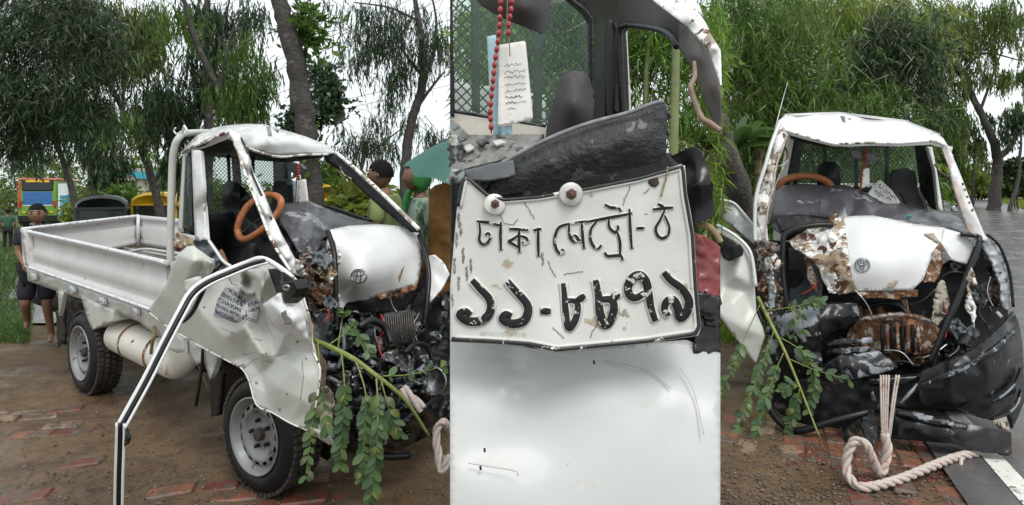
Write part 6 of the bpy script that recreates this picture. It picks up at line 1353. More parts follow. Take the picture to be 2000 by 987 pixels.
# ---- beads and tag under the mirrors of the two trucks
BEAD = M('red_bead', (.28, .012, .012), .28, var=.2, scale=40, coat=.4)
CORD = M('red_cord', (.30, .03, .03), .7)
PAPER = M('laminated_paper', (.68, .66, .62), .3, var=.08, scale=12, layers=[((.45, .33, .22), .28, 9, .4)])
BLUE = M('pale_blue_card', (.34, .50, .56), .45, var=.1)
def bead_data(w, h):
    bm = bmesh.new(); bmesh.ops.create_uvsphere(bm, u_segments=8, v_segments=6, radius=1)
    for v in bm.verts: v.co = Vector((v.co.x * w, v.co.y * w, v.co.z * h))
    me = bpy.data.meshes.new('bead'); bm.to_mesh(me); bm.free(); me.materials.append(BEAD); me.polygons.foreach_set('use_smooth', np.ones(len(me.polygons), bool)); return me
def beads(label, paths, step, w, h):
    b = paths[0][0]; t = thing('bead_string', label, 'beads', tuple(b)); me = bead_data(w, h)
    for pts in paths:
        q = crom(pts, 30); tube('cord', q[::10] + [q[-1]], w * .25, CORD, t, seg=4, sub=0)
        acc = 0; nxt = 0
        for i in range(1, len(q)):
            d = (q[i] - q[i - 1]).length; acc += d
            if acc >= nxt:
                o = bpy.data.objects.new('bead', me); put(o, t); o.location = q[i] - Vector(b)
                o.rotation_euler = (q[i] - q[i - 1]).to_track_quat('Z', 'Y').to_euler(); nxt += step
    return t
beads('red prayer beads hanging in the side-on truck cab', [[PL(581, 322, .70), PL(580, 350, .70), PL(577, 398, .70)], [PL(582, 322, .70), PL(584, 336, .70), PL(581, 350, .70)]], .020, .0075, .0095)
beads('red prayer beads hanging from the mirror of the head-on truck', [[PR(1688, 285, .40), PR(1686, 320, .40), PR(1680, 371, .40)], [PR(1689, 285, .40), PR(1692, 310, .40), PR(1690, 328, .40)]], .022, .0085, .010)
tg = thing('hanging_tag', 'small white laminated tag hanging inside the side-on truck cab', 'tag', tuple(PL(592, 372, .68)))
panel('tag_card', [(583, 352, .68), (597, 350, .68), (602, 394, .68), (580, 398, .68)], PL, PAPER, tg, res=6, thick=.003)
panel('tag_backing', [(571, 355, .70), (582, 352, .70), (581, 396, .70), (573, 396, .70)], PL, BLUE, tg, res=6, thick=.003)
tg = thing('hanging_tag', 'small white laminated tag hanging below the mirror of the head-on truck', 'tag', tuple(PR(1690, 348, .40)))
panel('tag_card', [(1684, 332, .40), (1696, 328, .40), (1698, 362, .40), (1683, 369, .40)], PR, PAPER, tg, res=6, thick=.003)
panel('tag_backing', [(1694, 327, .42), (1699, 330, .42), (1699, 360, .42), (1694, 362, .42)], PR, BLUE, tg, res=6, thick=.003)
# ------------------------------------------------------------------ close-up: sectioned cab with the number plate
cb0 = P(1140, 700, 1.3)
T3 = thing('wrecked_truck_cab', 'close-up white cab section with black mouldings behind a battered number plate', 'truck', (cb0.x, cb0.y, 0))
# rear window, wire mesh, bars
panel('rear_window_glass', [(882, -12, 2.22), (1158, -12, 2.22), (1160, 250, 2.22), (882, 232, 2.22)], P, GL, T3, res=30, thick=.005)
wire_mesh('wire_mesh', [(881, -14, 2.30), (1160, -14, 2.30), (1160, 256, 2.30), (881, 228, 2.30)], 13, 12, .0032, WI, T3, P)
for pts in ([(919, -12), (935, -12), (937, 219), (921, 216)], [(1046, -12), (1062, -12), (1058, 252), (1040, 247)]):
    panel('window_bar', [(x, y, 2.26) for x, y in pts], P, HL, T3, res=14, thick=.03)
panel('window_edge', [(879, 118, 2.1), (885, 118, 2.1), (887, 228, 2.1), (879, 226, 2.1)], P, DK, T3, res=8, thick=.03)
panel('window_side_edge', [(879, -14, 2.18), (883, -14, 2.18), (884, 120, 2.18), (879, 120, 2.18)], P, DK, T3, res=12, thick=.02)
panel('rear_window_rubber', [(1093, -14), (1108, -14), (1142, 14), (1157, 38), (1160, 250), (1152, 248), (1150, 44), (1136, 22)], P, RB, T3, 2.14, 8, thick=.03)
panel('rear_sill_rubber', [(879, 212), (1066, 244), (1066, 251), (879, 220)], P, RB, T3, 2.16, 10, thick=.03)
panel('rear_sill', [(879, 220, 2.12), (1068, 250, 2.1), (1064, 300, 2.0), (879, 300, 2.0)], P, M('beige_inner_panel', (.32, .30, .26), .6, var=.12, scale=6), T3, res=16, thick=.02)
panel('bed_headboard', [(884, 158, 2.75), (1066, 186, 2.75), (1066, 262, 2.75), (884, 244, 2.75)], P, WB, T3, res=20, thick=.03)
panel('cab_back_panel', [(879, 300, 2.06), (1226, 300, 2.06), (1240, 900, 2.0), (879, 900, 2.0)], P, HL, T3, res=40, thick=.02)
panel('cab_floor', [(879, 900, 2.0), (1240, 900, 2.0), (1400, 1500, 1.1), (879, 1500, 1.1)], P, DK, T3, res=60, thick=.02)
box('seat_cushion', P(1100, 500, 1.75), (.30, .5, .14), SE, T3, bev=.04)
box('seat_box', P(1100, 660, 1.75), (.28, .45, .36), DK, T3, bev=.01)
panel('chassis_box', [(884, 1000, 1.95), (1235, 1000, 1.95), (1235, 1300, 1.95), (884, 1300, 1.95)], P, BK, T3, res=60, thick=.3)
# side wall of the cab: lining, door pillar, side window
panel('side_lining', [(1100, -16, 2.1), (1295, -16, 1.8), (1332, 44, 1.6), (1326, 92, 1.6), (1316, 74, 1.65), (1304, 62, 1.7), (1280, 56, 1.75), (1226, 48, 1.95), (1216, 50, 2.0), (1213, 62, 2.0), (1220, 216, 2.0), (1222, 300, 2.0), (1160, 300, 2.1), (1160, 40, 2.1), (1144, 14, 2.1)], P, HL, T3, res=8, thick=.02)
panel('belt_slot', [(1183, 45), (1190, 38), (1197, 40), (1204, 60), (1208, 216), (1206, 300), (1181, 300), (1182, 120)], P, RB, T3, 1.98, 8, thick=.012)
panel('belt_buckle', [(1202, 168), (1212, 164), (1217, 180), (1216, 212), (1206, 222), (1199, 218)], P, BP, T3, 1.96, 5, thick=.03)
tube('window_rubber', [P(1219, 300, 1.95), P(1217, 215, 1.95), P(1211, 70, 1.95), P(1217, 52, 1.92), P(1232, 50, 1.9), P(1285, 58, 1.72), P(1310, 72, 1.62), P(1322, 92, 1.58)], .009, RB, T3, seg=8)
panel('window_white_edge', [(1219, 60), (1225, 62), (1233, 218), (1231, 260), (1222, 260), (1221, 150)], P, WC, T3, 2.02, 8, thick=.02)
# windscreen pillar
panel('windscreen_pillar', [(1262, -14, 1.55), (1318, -14, 1.5), (1345, 6, 1.45), (1361, 20, 1.4), (1378, 44, 1.34), (1390, 70, 1.28), (1407, 97, 1.22), (1407, 166, 1.16), (1398, 138, 1.2), (1389, 114, 1.24), (1377, 92, 1.28), (1361, 72, 1.32), (1345, 56, 1.38), (1328, 42, 1.42), (1300, 20, 1.48), (1279, 4, 1.52)], P, WR, T3, res=6, amp=.006, ns=22, thick=.003, fold=.4, inner=[(1350, 40, 1.36), (1390, 96, 1.22)])
panel('pillar_bright_edge', [(1318, -14, 1.56), (1340, -14, 1.56), (1366, 10, 1.46), (1374, 32, 1.42), (1361, 20, 1.42), (1345, 6, 1.47)], P, WC, T3, res=8, thick=.02)
panel('pillar_inner_trim', [(1326, 46, 1.46), (1345, 60, 1.42), (1361, 76, 1.36), (1378, 96, 1.31), (1390, 118, 1.27), (1407, 170, 1.20), (1407, 262, 1.2), (1396, 246, 1.24), (1382, 215, 1.28), (1368, 172, 1.34), (1350, 132, 1.40), (1326, 96, 1.5)], P, M('brown_grey_trim', (.10, .085, .08), .55, var=.15, scale=9), T3, res=7, thick=.003, inner=[(1360, 110, 1.32), (1390, 170, 1.22)])
tube('grab_handle', [P(1356, 122, 1.26), P(1357, 150, 1.22), P(1349, 170, 1.2), P(1356, 196, 1.19), P(1370, 230, 1.17), P(1388, 242, 1.16), P(1407, 256, 1.15)], [.004, .006, .0065, .0065], M('rusty_handle', (.20, .13, .09), .5, var=.3, scale=30), T3, seg=8)
# seat, mirror
rounded_slab('passenger_seat', [(1062, 300, 1.9), (1068, 245, 1.9), (1076, 215, 1.9), (1086, 178, 1.9), (1095, 152, 1.9), (1106, 142, 1.9), (1122, 137, 1.9), (1140, 141, 1.9), (1152, 154, 1.9), (1158, 175, 1.9), (1159, 300, 1.9)], P, M('brown_black_seat', (.030, .024, .026), .6, var=.2, scale=30, bump=.15, bscale=300), T3, .12, res=9, inner=[(1118, 200, 1.82)])
rounded_slab('rear_view_mirror', [(918, -14, 1.15), (1078, -14, 1.15), (1075, 24, 1.15), (1069, 50, 1.15), (1061, 66, 1.15), (1046, 62, 1.15), (1010, 48, 1.15), (970, 30, 1.15), (940, 12, 1.15)], P, M('mirror_back_grey', (.050, .045, .045), .45, var=.15, scale=20), T3, .05, res=7, inner=[(1020, 20, 1.12)])
# dashboard debris and mouldings
panel('shattered_dash', [(879, 230, 1.10), (890, 240, 1.09), (902, 250, 1.08), (915, 263, 1.07), (955, 264, 1.07), (1000, 263, 1.07), (1062, 262, 1.07), (1040, 284, 1.02), (1005, 302, .99), (940, 330, .97), (879, 352, .96)], P, M('shattered_grey', (.17, .17, .155), .45, var=.3, scale=22, bump=.6, bscale=90, layers=[((.42, .42, .38), .30, 16, .4), ((.03, .03, .03), .38, 20, .6)]), T3, res=6, amp=.012, ns=14, thick=.01, jag=.6)
for k, (x, y, w, h) in enumerate(((882, 246, 14, 8), (892, 268, 20, 10), (905, 286, 22, 9), (930, 276, 26, 8), (884, 292, 12, 14), (900, 312, 26, 8), (960, 276, 30, 7), (985, 288, 26, 6))):
    panel('glass_splinter', [(max(879, x), y, 1.03), (x + w * .6, y - h * .6, 1.04), (x + w, y + h * .2, 1.02), (max(879, x + w * .3), y + h, 1.01)], P, (GM, DG, M('plate_grey', (.45, .45, .43)), BS)[k % 4], T3, res=5, thick=.003, jag=.8)
MOULD = M('blistered_black_paint', (.018, .018, .020), .30, var=.25, scale=30, bump=1.0, bscale=120, bdist=.006, coat=.25, layers=[((.075, .078, .085), .30, 14, .5)])
rounded_slab('bumper_moulding', [(936, 352, .97), (960, 332, .965), (1010, 300, .955), (1048, 281, .95), (1086, 263, .945), (1120, 249, .945), (1155, 238, .94), (1223, 220, .935), (1250, 210, .935), (1275, 201, .93), (1296, 196, .93), (1302, 206, .925), (1302, 260, .925), (1301, 303, .93), (1288, 318, .935), (1223, 332, .94), (1120, 354, .945), (1040, 372, .95), (975, 382, .955), (940, 376, .965)],
      P, MOULD, T3, .05, res=6, amp=.002, ns=24, inner=[(1150, 290, .915), (1230, 265, .91), (1070, 320, .925), (1000, 345, .94)])
tube('moulding_lip', [P(945, 342, .95), P(1010, 302, .94), P(1086, 265, .93), P(1155, 240, .925), P(1223, 222, .92), P(1275, 203, .915), P(1297, 199, .912)], .0035, M('worn_edge_grey', (.20, .20, .21), .4, var=.4, scale=60), T3, seg=6)
panel('moulding_underplate', [(879, 338, .98), (920, 326, .97), (1005, 306, .955), (1010, 330, .945), (960, 352, .945), (944, 376, .95), (915, 368, .955), (879, 356, .97)], P, BS, T3, res=6, amp=.004, ns=20, thick=.012, jag=.5)
panel('grey_insert', [(905, 334, .945), (950, 322, .94), (1002, 313, .935), (1006, 342, .93), (985, 348, .932), (946, 354, .938), (915, 352, .943)], P, M('slate_plastic', (.10, .11, .115), .45, var=.2, scale=14), T3, res=6, thick=.008, jag=.8)
rounded_slab('black_bracket', [(1310, 306, 1.0), (1334, 294, .99), (1358, 286, .98), (1371, 298, .975), (1385, 330, .97), (1392, 380, .97), (1396, 420, .97), (1380, 430, .97), (1352, 440, .975), (1340, 400, .98), (1335, 330, .99)], P, BP, T3, .06, res=6, inner=[(1368, 360, .955)])
panel('red_lamp_housing', [(1350, 452, 1.02), (1380, 462, 1.02), (1407, 482, 1.02), (1407, 584, 1.0), (1364, 580, 1.0)], P, RED, T3, res=6, amp=.004, ns=24, thick=.02)
panel('lower_black_trim', [(1360, 572, .99), (1407, 578, .99), (1407, 704, .97), (1355, 690, .97)], P, BP, T3, res=7, amp=.004, ns=24, thick=.02)
for k in range(3): panel('trim_slot', [(1372 + k * 3, 606 + k * 12, .975), (1394 + k * 2, 610 + k * 12, .975), (1394 + k * 2, 616 + k * 12, .975), (1374 + k * 3, 613 + k * 12, .975)], P, BK, T3, res=5, thick=.006)
tube('rope_scrap', [P(1366, 440, 1.0), P(1385, 444, .99), P(1398, 458, .985), P(1407, 474, .98)], .006, M('jute', (.25, .18, .10)), T3, seg=6)
panel('cowl_shade_panel', [(882, 290, 1.12), (1100, 270, 1.10), (1310, 300, 1.08), (1345, 330, 1.06), (1366, 470, 1.05), (1380, 690, 1.04), (882, 690, 1.05)], P, BK, T3, res=20, thick=.01)  # dark sheet added behind the plate, stands in for shade in the gap
# white bonnet, continuing below the picture to the nose of the cab
panel('bonnet', [(879, 668, 1.00), (960, 672, .99), (1033, 680, .985), (1087, 686, .985), (1149, 682, .985), (1264, 670, .985), (1340, 664, .985), (1375, 676, .98), (1407, 690, .97), (1407, 800, .90), (1407, 900, .86), (1407, 1010, .825), (1407, 1100, .81), (879, 1100, .80), (879, 1010, .82), (879, 900, .86), (879, 800, .92)],
      P, M('white_bonnet_film', (.40, .408, .395), .36, var=.07, scale=4, coat=.12, layers=[((.40, .395, .365), .16, 24, .6), ((.12, .11, .10), .02, 90, .7)]), T3, res=12, thick=.012, amp=.0006, ns=120, ridged=False, inner=[(1000, 720, .985), (1010, 760, .955), (1100, 740, .955), (1150, 720, .955), (1250, 720, .95), (1300, 760, .915), (1100, 800, .92), (1000, 850, .895), (1250, 900, .86), (1050, 930, .855), (985, 695, 1.0), (1005, 740, .955), (960, 720, .975), (1330, 830, .885)])
panel('nose_panel', [(879, 1100, .80), (1407, 1100, .81), (1407, 1500, .78), (1407, 2600, .78), (879, 2600, .78), (879, 1500, .78)], P, WC, T3, res=60, thick=.03)
for pts in ([(1330, 722, .935), (1350, 752, .915), (1362, 790, .90), (1375, 850, .87)], [(915, 905, .85), (960, 912, .845), (1005, 920, .84), (1012, 930, .838)], [(1180, 705, .965), (1260, 722, .945), (1310, 760, .912)]):
    tube('scratch', [P(x, y, d - .004) for x, y, d in pts], .0009, M('scratch_grey', (.40, .40, .39), .5), T3, seg=4)
for (x, y) in ((946, 880), (938, 915), (1160, 708)):
    panel('paint_chip', [(x - 2, y - 3, .842), (x + 2, y - 4, .842), (x + 3, y + 3, .842), (x - 1, y + 4, .842)], P, DK, T3, res=3, thick=.002)

# ---- the number plate
def m2(x, y): return 879 + x / 2.597, 320 + y / 2.597
pp = P(1120, 520, .9)
NP = thing('number_plate', 'bent white number plate embossed with black numerals, bolted to the black moulding', 'plate', tuple(pp))
PLW = M('plate_white', (.55, .55, .515), .42, var=.07, scale=16, bump=.06, bscale=40, layers=[((.36, .31, .23), .22, 14, .6), ((.10, .10, .09), .07, 55, .6)])
pout = [(902, 348, .915), (908, 345, .915), (918, 350, .915), (934, 364, .912), (950, 378, .910), (985, 388, .908), (1050, 383, .905), (1150, 366, .902), (1250, 346, .90), (1330, 321, .898), (1338, 324, .898), (1342, 378, .898), (1350, 420, .898), (1356, 459, .898), (1362, 560, .896), (1369, 640, .894), (1364, 656, .894), (1264, 671, .89), (1149, 682, .882), (1110, 686, .876), (1087, 688, .874), (1060, 684, .878), (1033, 676, .886), (950, 671, .90), (879, 668, .908), (879, 560, .914), (886, 480, .916), (893, 400, .916)]
pl_, psf = panel('plate_sheet', pout, P, PLW, NP, res=6, thick=.003, amp=.0008, ns=50, ridged=False, ret=True, inner=[(1087, 620, .886), (1080, 560, .896), (1000, 450, .906), (1200, 450, .898), (950, 560, .908), (1250, 560, .894), (1060, 500, .902), (1150, 600, .890)])
def onp(x, y, lift): return P(x, y, psf(x, y) - lift)
def along(pts, k=6):
    out = []
    for (a, b) in zip(pts[:-1], pts[1:]):
        for t in np.linspace(0, 1, k, endpoint=False): out.append((a[0] + (b[0] - a[0]) * t, a[1] + (b[1] - a[1]) * t))
    return out + [pts[-1]]
inset = lambda x, y, k: (x + (1120 - x) * k, y + (520 - y) * k * 1.2)
PBL = M('chipped_black_rim', (.016, .016, .016), .4, var=.3, scale=30, layers=[((.58, .57, .53), .26, 34, .5)])
ring = [(a[0], a[1]) for a in pout if not (a[0] == 879)]
i0 = [i for i, a in enumerate(pout) if a[0] == 879]
loop = [(893, 402), (903, 350), (908, 347), (918, 352), (934, 366), (950, 380), (985, 390), (1050, 385), (1150, 368), (1250, 348), (1334, 324), (1339, 378), (1353, 459), (1359, 560), (1366, 640), (1360, 652)]
tube('plate_rim', [onp(*inset(x, y, .006), .0015) for x, y in along(loop)], .0032, PBL, NP, seg=6, sub=0)
loop2 = [(1360, 652), (1264, 667), (1149, 678), (1087, 684), (1033, 673), (950, 667), (881, 664)]
tube('plate_rim', [onp(*inset(x, y, .006), .0015) for x, y in along(loop2)], .0036, PBL, NP, seg=6, sub=0)
tube('plate_bead', [onp(*inset(x, y, .030), .0005) for x, y in along(loop)], .0030, PLW, NP, seg=6, sub=0)
tube('plate_bead', [onp(*inset(x, y, .034), .0005) for x, y in along(loop2)], .0030, PLW, NP, seg=6, sub=0)
CHB = M('worn_black_numeral', (.009, .009, .010), .55, var=.3, scale=40, spec=.3, layers=[((.50, .49, .45), .32, 60, .5)])
def strokes(name, sts, rb, re):
    ch = None
    for st in sts:
        pts = crom([Vector((*m2(x, y), 0)) for x, y in st], 5) if len(st) > 2 else [Vector((*m2(*a), 0)) for a in along(st, 5)]
        q = [onp(p.x, p.y, .0006) for p in pts]; q2 = [onp(p.x, p.y, .0006 + re * .42) for p in pts]
        e = mesh(name if ch is None else 'emboss', *tube_geo(q, re, 8, flat=.45, up=(0, 1, 0)), PLW, NP if ch is None else ch)
        if ch is None: ch = e
        mesh('ink', *tube_geo(q2, [rb * (.72 + .42 * math.sin(math.pi * i / max(1, len(q2) - 1))) for i in range(len(q2))], 8, flat=.14, up=(0, 1, 0)), CHB, ch)
sm = (.0021, .0039)
for sts in ([[(135, 292), (200, 300), (265, 318)], [(148, 295), (152, 345), (148, 385), (165, 408), (190, 400), (206, 372), (193, 352), (180, 362)]], [[(258, 295), (256, 360), (258, 440)]],
            [[(300, 330), (345, 333), (402, 336)], [(350, 335), (350, 390), (352, 452)], [(346, 362), (320, 382), (300, 394), (322, 408), (348, 425)], [(352, 366), (382, 374), (396, 392), (380, 405), (366, 396)]], [[(424, 338), (464, 330)], [(447, 325), (447, 400), (449, 472)]],
            [[(690, 292), (620, 302), (560, 318), (538, 350), (530, 395), (542, 438), (560, 456), (577, 446), (566, 432)]], [[(604, 306), (604, 345), (612, 380), (634, 396), (648, 380), (632, 364), (614, 376)], [(640, 380), (674, 398)], [(668, 300), (672, 360), (680, 432)]],
            [[(690, 296), (800, 275), (925, 252)], [(745, 292), (716, 330), (712, 382), (730, 420), (752, 430), (768, 412)], [(785, 206), (815, 222), (852, 224), (868, 242)], [(806, 282), (808, 322), (838, 348), (852, 330), (850, 312)], [(850, 350), (862, 400), (862, 462)], [(786, 448), (800, 468), (862, 466), (876, 490)]], [[(910, 228), (914, 330), (922, 432)]],
            [[(946, 328), (986, 326)]], [[(1030, 232), (1080, 226), (1132, 222)], [(1054, 204), (1076, 216), (1090, 236)], [(1090, 232), (1066, 285), (1044, 325), (1052, 362), (1076, 378), (1104, 362), (1112, 320), (1088, 262)]]):
    strokes('character', sts, *sm)
bg_ = (.0060, .0090)
for sts in ([[(112, 590), (150, 632), (196, 682), (208, 730), (188, 776), (140, 800), (84, 796), (48, 766), (78, 748), (104, 768)]], [[(290, 594), (330, 642), (386, 706), (396, 752), (372, 798), (316, 812), (266, 790), (282, 764), (312, 774)]],
            [[(738, 590), (752, 660), (758, 740), (774, 800), (794, 816), (816, 790), (832, 730), (818, 690), (760, 690)], [(818, 692), (856, 652)]],
            [[(1042, 798), (1020, 730), (1008, 660), (994, 598), (962, 566), (924, 582), (902, 628), (916, 672), (950, 678), (990, 652)]], [[(1084, 550), (1118, 590), (1178, 636), (1212, 694), (1202, 750), (1168, 782), (1156, 734), (1134, 692), (1098, 700), (1088, 744), (1110, 772)]]):
    strokes('numeral', sts, *bg_)
strokes('numeral', [[(574, 606), (580, 660), (586, 740), (600, 832), (632, 800), (648, 740), (640, 700), (590, 694)], [(640, 700), (684, 668)]], .0046, .0080)
strokes('dash', [[(458, 750), (512, 748)]], .0046, .0075)
# fastenings and wear
for (x, y, rw, rbolt, tilt) in ((966, 400, .017, .0068, .35), (1115, 380, .0185, .0085, .1)):
    q = onp(x, y, .004); ax = Vector((tilt * .5, -1, tilt * .6)).normalized()
    V, Fc = lathe_geo([(.004, .0), (rw, .0), (rw, .002), (rw * .9, .003), (.004, .003)], q, ax, (0, 0, 1), 24); w_ = mesh('washer', V, Fc, M('zinc_washer', (.48, .47, .44), .4, metal=.5, var=.2, scale=60), NP)
    V, Fc = lathe_geo([(rbolt, .002), (rbolt, .009), (rbolt * .85, .011), (rbolt * .55, .011), (rbolt * .5, .018), (.0005, .019)], q, ax, (0, 0, 1), 6); mesh('bolt', V, Fc, M('rust_bolt', (.09, .045, .03), .7, var=.3, scale=80), w_, False)
panel('rust_hole', [(1268, 348), (1276, 343), (1285, 348), (1288, 358), (1281, 366), (1272, 364), (1266, 357)], lambda x, y, o: onp(x, y, .0022), M('hole_rust', (.06, .028, .016), .8, var=.5, scale=90, layers=[((.01, .01, .01), .5, 50, .7)]), NP, 0, 3, thick=.001)
tube('chain_scrap', [onp(1304, 326, .004), onp(1302, 345, .004), onp(1297, 362, .004), onp(1291, 384, .004)], .0015, M('brass_chain', (.30, .22, .12), .4, metal=.6, var=.4, scale=200), NP, seg=5)
rr0 = random.Random(3)
for pts in ([(1234, 346), (1228, 372), (1219, 390), (1217, 402)], [(975, 420), (985, 436), (1002, 440), (1010, 430)], [(1022, 395), (1034, 410), (1044, 428)], [(1268, 368), (1262, 376), (1258, 378)], [(1070, 508), (1078, 530), (1086, 542)], [(1078, 640), (1090, 650), (1102, 662)], [(1180, 600), (1162, 640), (1152, 660)], [(1100, 536), (1120, 533), (1138, 530)]):
    tube('crack', [onp(x, y, .0012) for x, y in [(a + rr0.uniform(-1.6, 1.6), b + rr0.uniform(-1.2, 1.2)) for a, b in along(pts)]], .00045, INK, NP, seg=4, sub=0)
for (x, y) in ((896, 432), (892, 470), (905, 500), (888, 520), (920, 520), (900, 448), (884, 590), (912, 536), (1060, 508), (896, 556)):
    panel('plate_scuff', [(max(879, x - 3), y - 14), (x + 1, y - 17), (x + 2, y + 8), (max(879, x - 1), y + 16)], lambda a, b, o: onp(a, b, .0008), M('foil_scuff', (.22, .21, .19), .5, metal=.3, var=.6, scale=80), NP, 0, 3, thick=.0003, jag=1.6)
text_mesh('stamped_serial', 'BRTA12 000014178', lambda u, v: onp(879 + (150 + 235 * u) / 2.597, 320 + (872 - v * 30 + 6 * u) / 2.597, .0012), M('faint_stamp', (.44, .43, .39), .6), NP)
# ---- beads and tag in the close-up
s_ = .0155
beads('long string of red oval beads hanging against the white paper tag', [[P(979, -12, 1.05), P(977, 25, 1.05), P(974, 70, 1.05), P(967, 120, 1.05), P(962, 170, 1.05), P(958, 215, 1.05), P(960, 262, 1.05)], [P(1001, -12, 1.06), P(998, 20, 1.06), P(994, 45, 1.06), P(993, 72, 1.06)]], .0140, .0048, .0068)
tg = thing('hanging_tag', 'large stained white laminated tag with handwriting hung on a string', 'tag', tuple(P(1005, 165, 1.09)))
panel('tag_card', [(975, 88, 1.09), (1024, 80, 1.09), (1027, 84, 1.09), (1041, 230, 1.08), (1038, 234, 1.08), (976, 247, 1.08), (972, 243, 1.08)], P, PAPER, tg, res=8, thick=.002, amp=.001, ns=40)
panel('tag_backing', [(951, 72, 1.11), (968, 68, 1.11), (976, 110, 1.11), (979, 262, 1.11), (964, 266, 1.11), (955, 160, 1.11)], P, BLUE, tg, res=8, thick=.002)
panel('tag_tab', [(978, 248, 1.09), (1000, 244, 1.09), (1001, 266, 1.09), (979, 266, 1.09)], P, BLUE, tg, res=8, thick=.002)
tube('tag_string', [P(992, -12, 1.08), P(990, 40, 1.08), P(994, 76, 1.075), P(996, 110, 1.075)], .0011, M('jute', (.25, .18, .10)), tg, seg=5)
rr_ = random.Random(5)
for k, y in enumerate((128, 142, 152, 166, 178, 190, 202, 214, 226)):
    x = 984 + k * .5; pts = []
    while x < 1028 - (8 if k in (0, 5) else 0):
        pts.append((x, y - (x - 984) * .07 + rr_.uniform(-3.0, 3.0))); x += rr_.uniform(1.0, 2.6)
    tube('handwriting', [P(a, b, 1.0815) for a, b in pts], .00050, INKB, tg, seg=4, sub=2)
# ------------------------------------------------------------------ people
SKIN = M('brown_skin', (.20, .105, .065), .5, var=.1, scale=20, spec=.4)
HAIR = M('black_hair', (.006, .005, .005), .7, var=.3, scale=40, bump=.5, bscale=200, spec=.15)
def skinned(name, V, E, R_, root, mat, parent, sub=2, extra=None):
    me = bpy.data.meshes.new(name); me.from_pydata([tuple(v) for v in V], E, [])
    ob = bpy.data.objects.new('tmp_skin', me); COL.objects.link(ob)
    sk = ob.modifiers.new('skin', 'SKIN'); sk.use_smooth_shade = True
    for i, d in enumerate(me.skin_vertices[0].data):
        r = R_[i]; d.radius = (r, r) if not hasattr(r, '__len__') else r; d.use_root = (i == root)
    sb = ob.modifiers.new('sub', 'SUBSURF'); sb.levels = sub; sb.render_levels = sub
    bpy.context.view_layer.update()
    m2_ = bpy.data.meshes.new_from_object(ob.evaluated_get(bpy.context.evaluated_depsgraph_get()))
    V2 = [v.co.copy() for v in m2_.vertices]; F2 = [list(p.vertices) for p in m2_.polygons]
    bpy.data.objects.remove(ob); bpy.data.meshes.remove(me); bpy.data.meshes.remove(m2_)
    if extra:
        V2, F2 = join_geo([(V2, F2)] + extra)
    return mesh(name, V2, F2, mat, parent)
def head_geo(c, fwd, up, h):
    """head of height h: skull, jaw, nose, brow"""
    bm = bmesh.new(); bmesh.ops.create_uvsphere(bm, u_segments=24, v_segments=18, radius=1); V = []
    rt = fwd.cross(up).normalized()
    for v in bm.verts:
        x, y, z = v.co                                # y forward
        sx, sy, sz = .37, .45, .5
        if z < 0: sx *= 1 - .30 * z * z; sy *= 1 - .10 * abs(z)
        X, Y, Z = x * sx, y * sy, z * sz
        if y > 0:
            Y += .085 * math.exp(-((x / .16) ** 2 + ((z + .12) / .20) ** 2)) * (1 if z < .1 else .6)      # nose
            Y -= .045 * math.exp(-(((abs(x) - .36) / .17) ** 2 + ((z - .06) / .12) ** 2))                  # eye sockets
            Y += .025 * math.exp(-((x / .28) ** 2 + ((z + .46) / .07) ** 2))                               # lips
            Y += .03 * math.exp(-((x / .25) ** 2 + ((z + .80) / .16) ** 2))                                # chin
        V.append(c + (rt * X + fwd * Y + up * Z) * h)
    bm.verts.index_update(); Fc = [[v.index for v in f.verts] for f in bm.faces]; bm.free()
    geo = [(V, Fc)]
    for s in (-1, 1):
        geo.append(lathe_geo([(.001, -.02 * h), (.075 * h, -.015 * h), (.09 * h, .01 * h), (.05 * h, .02 * h), (.001, .015 * h)], c + rt * s * .365 * h - up * .03 * h - fwd * .03 * h, (rt * s + fwd * .25).normalized(), up, 10))
    return geo, rt
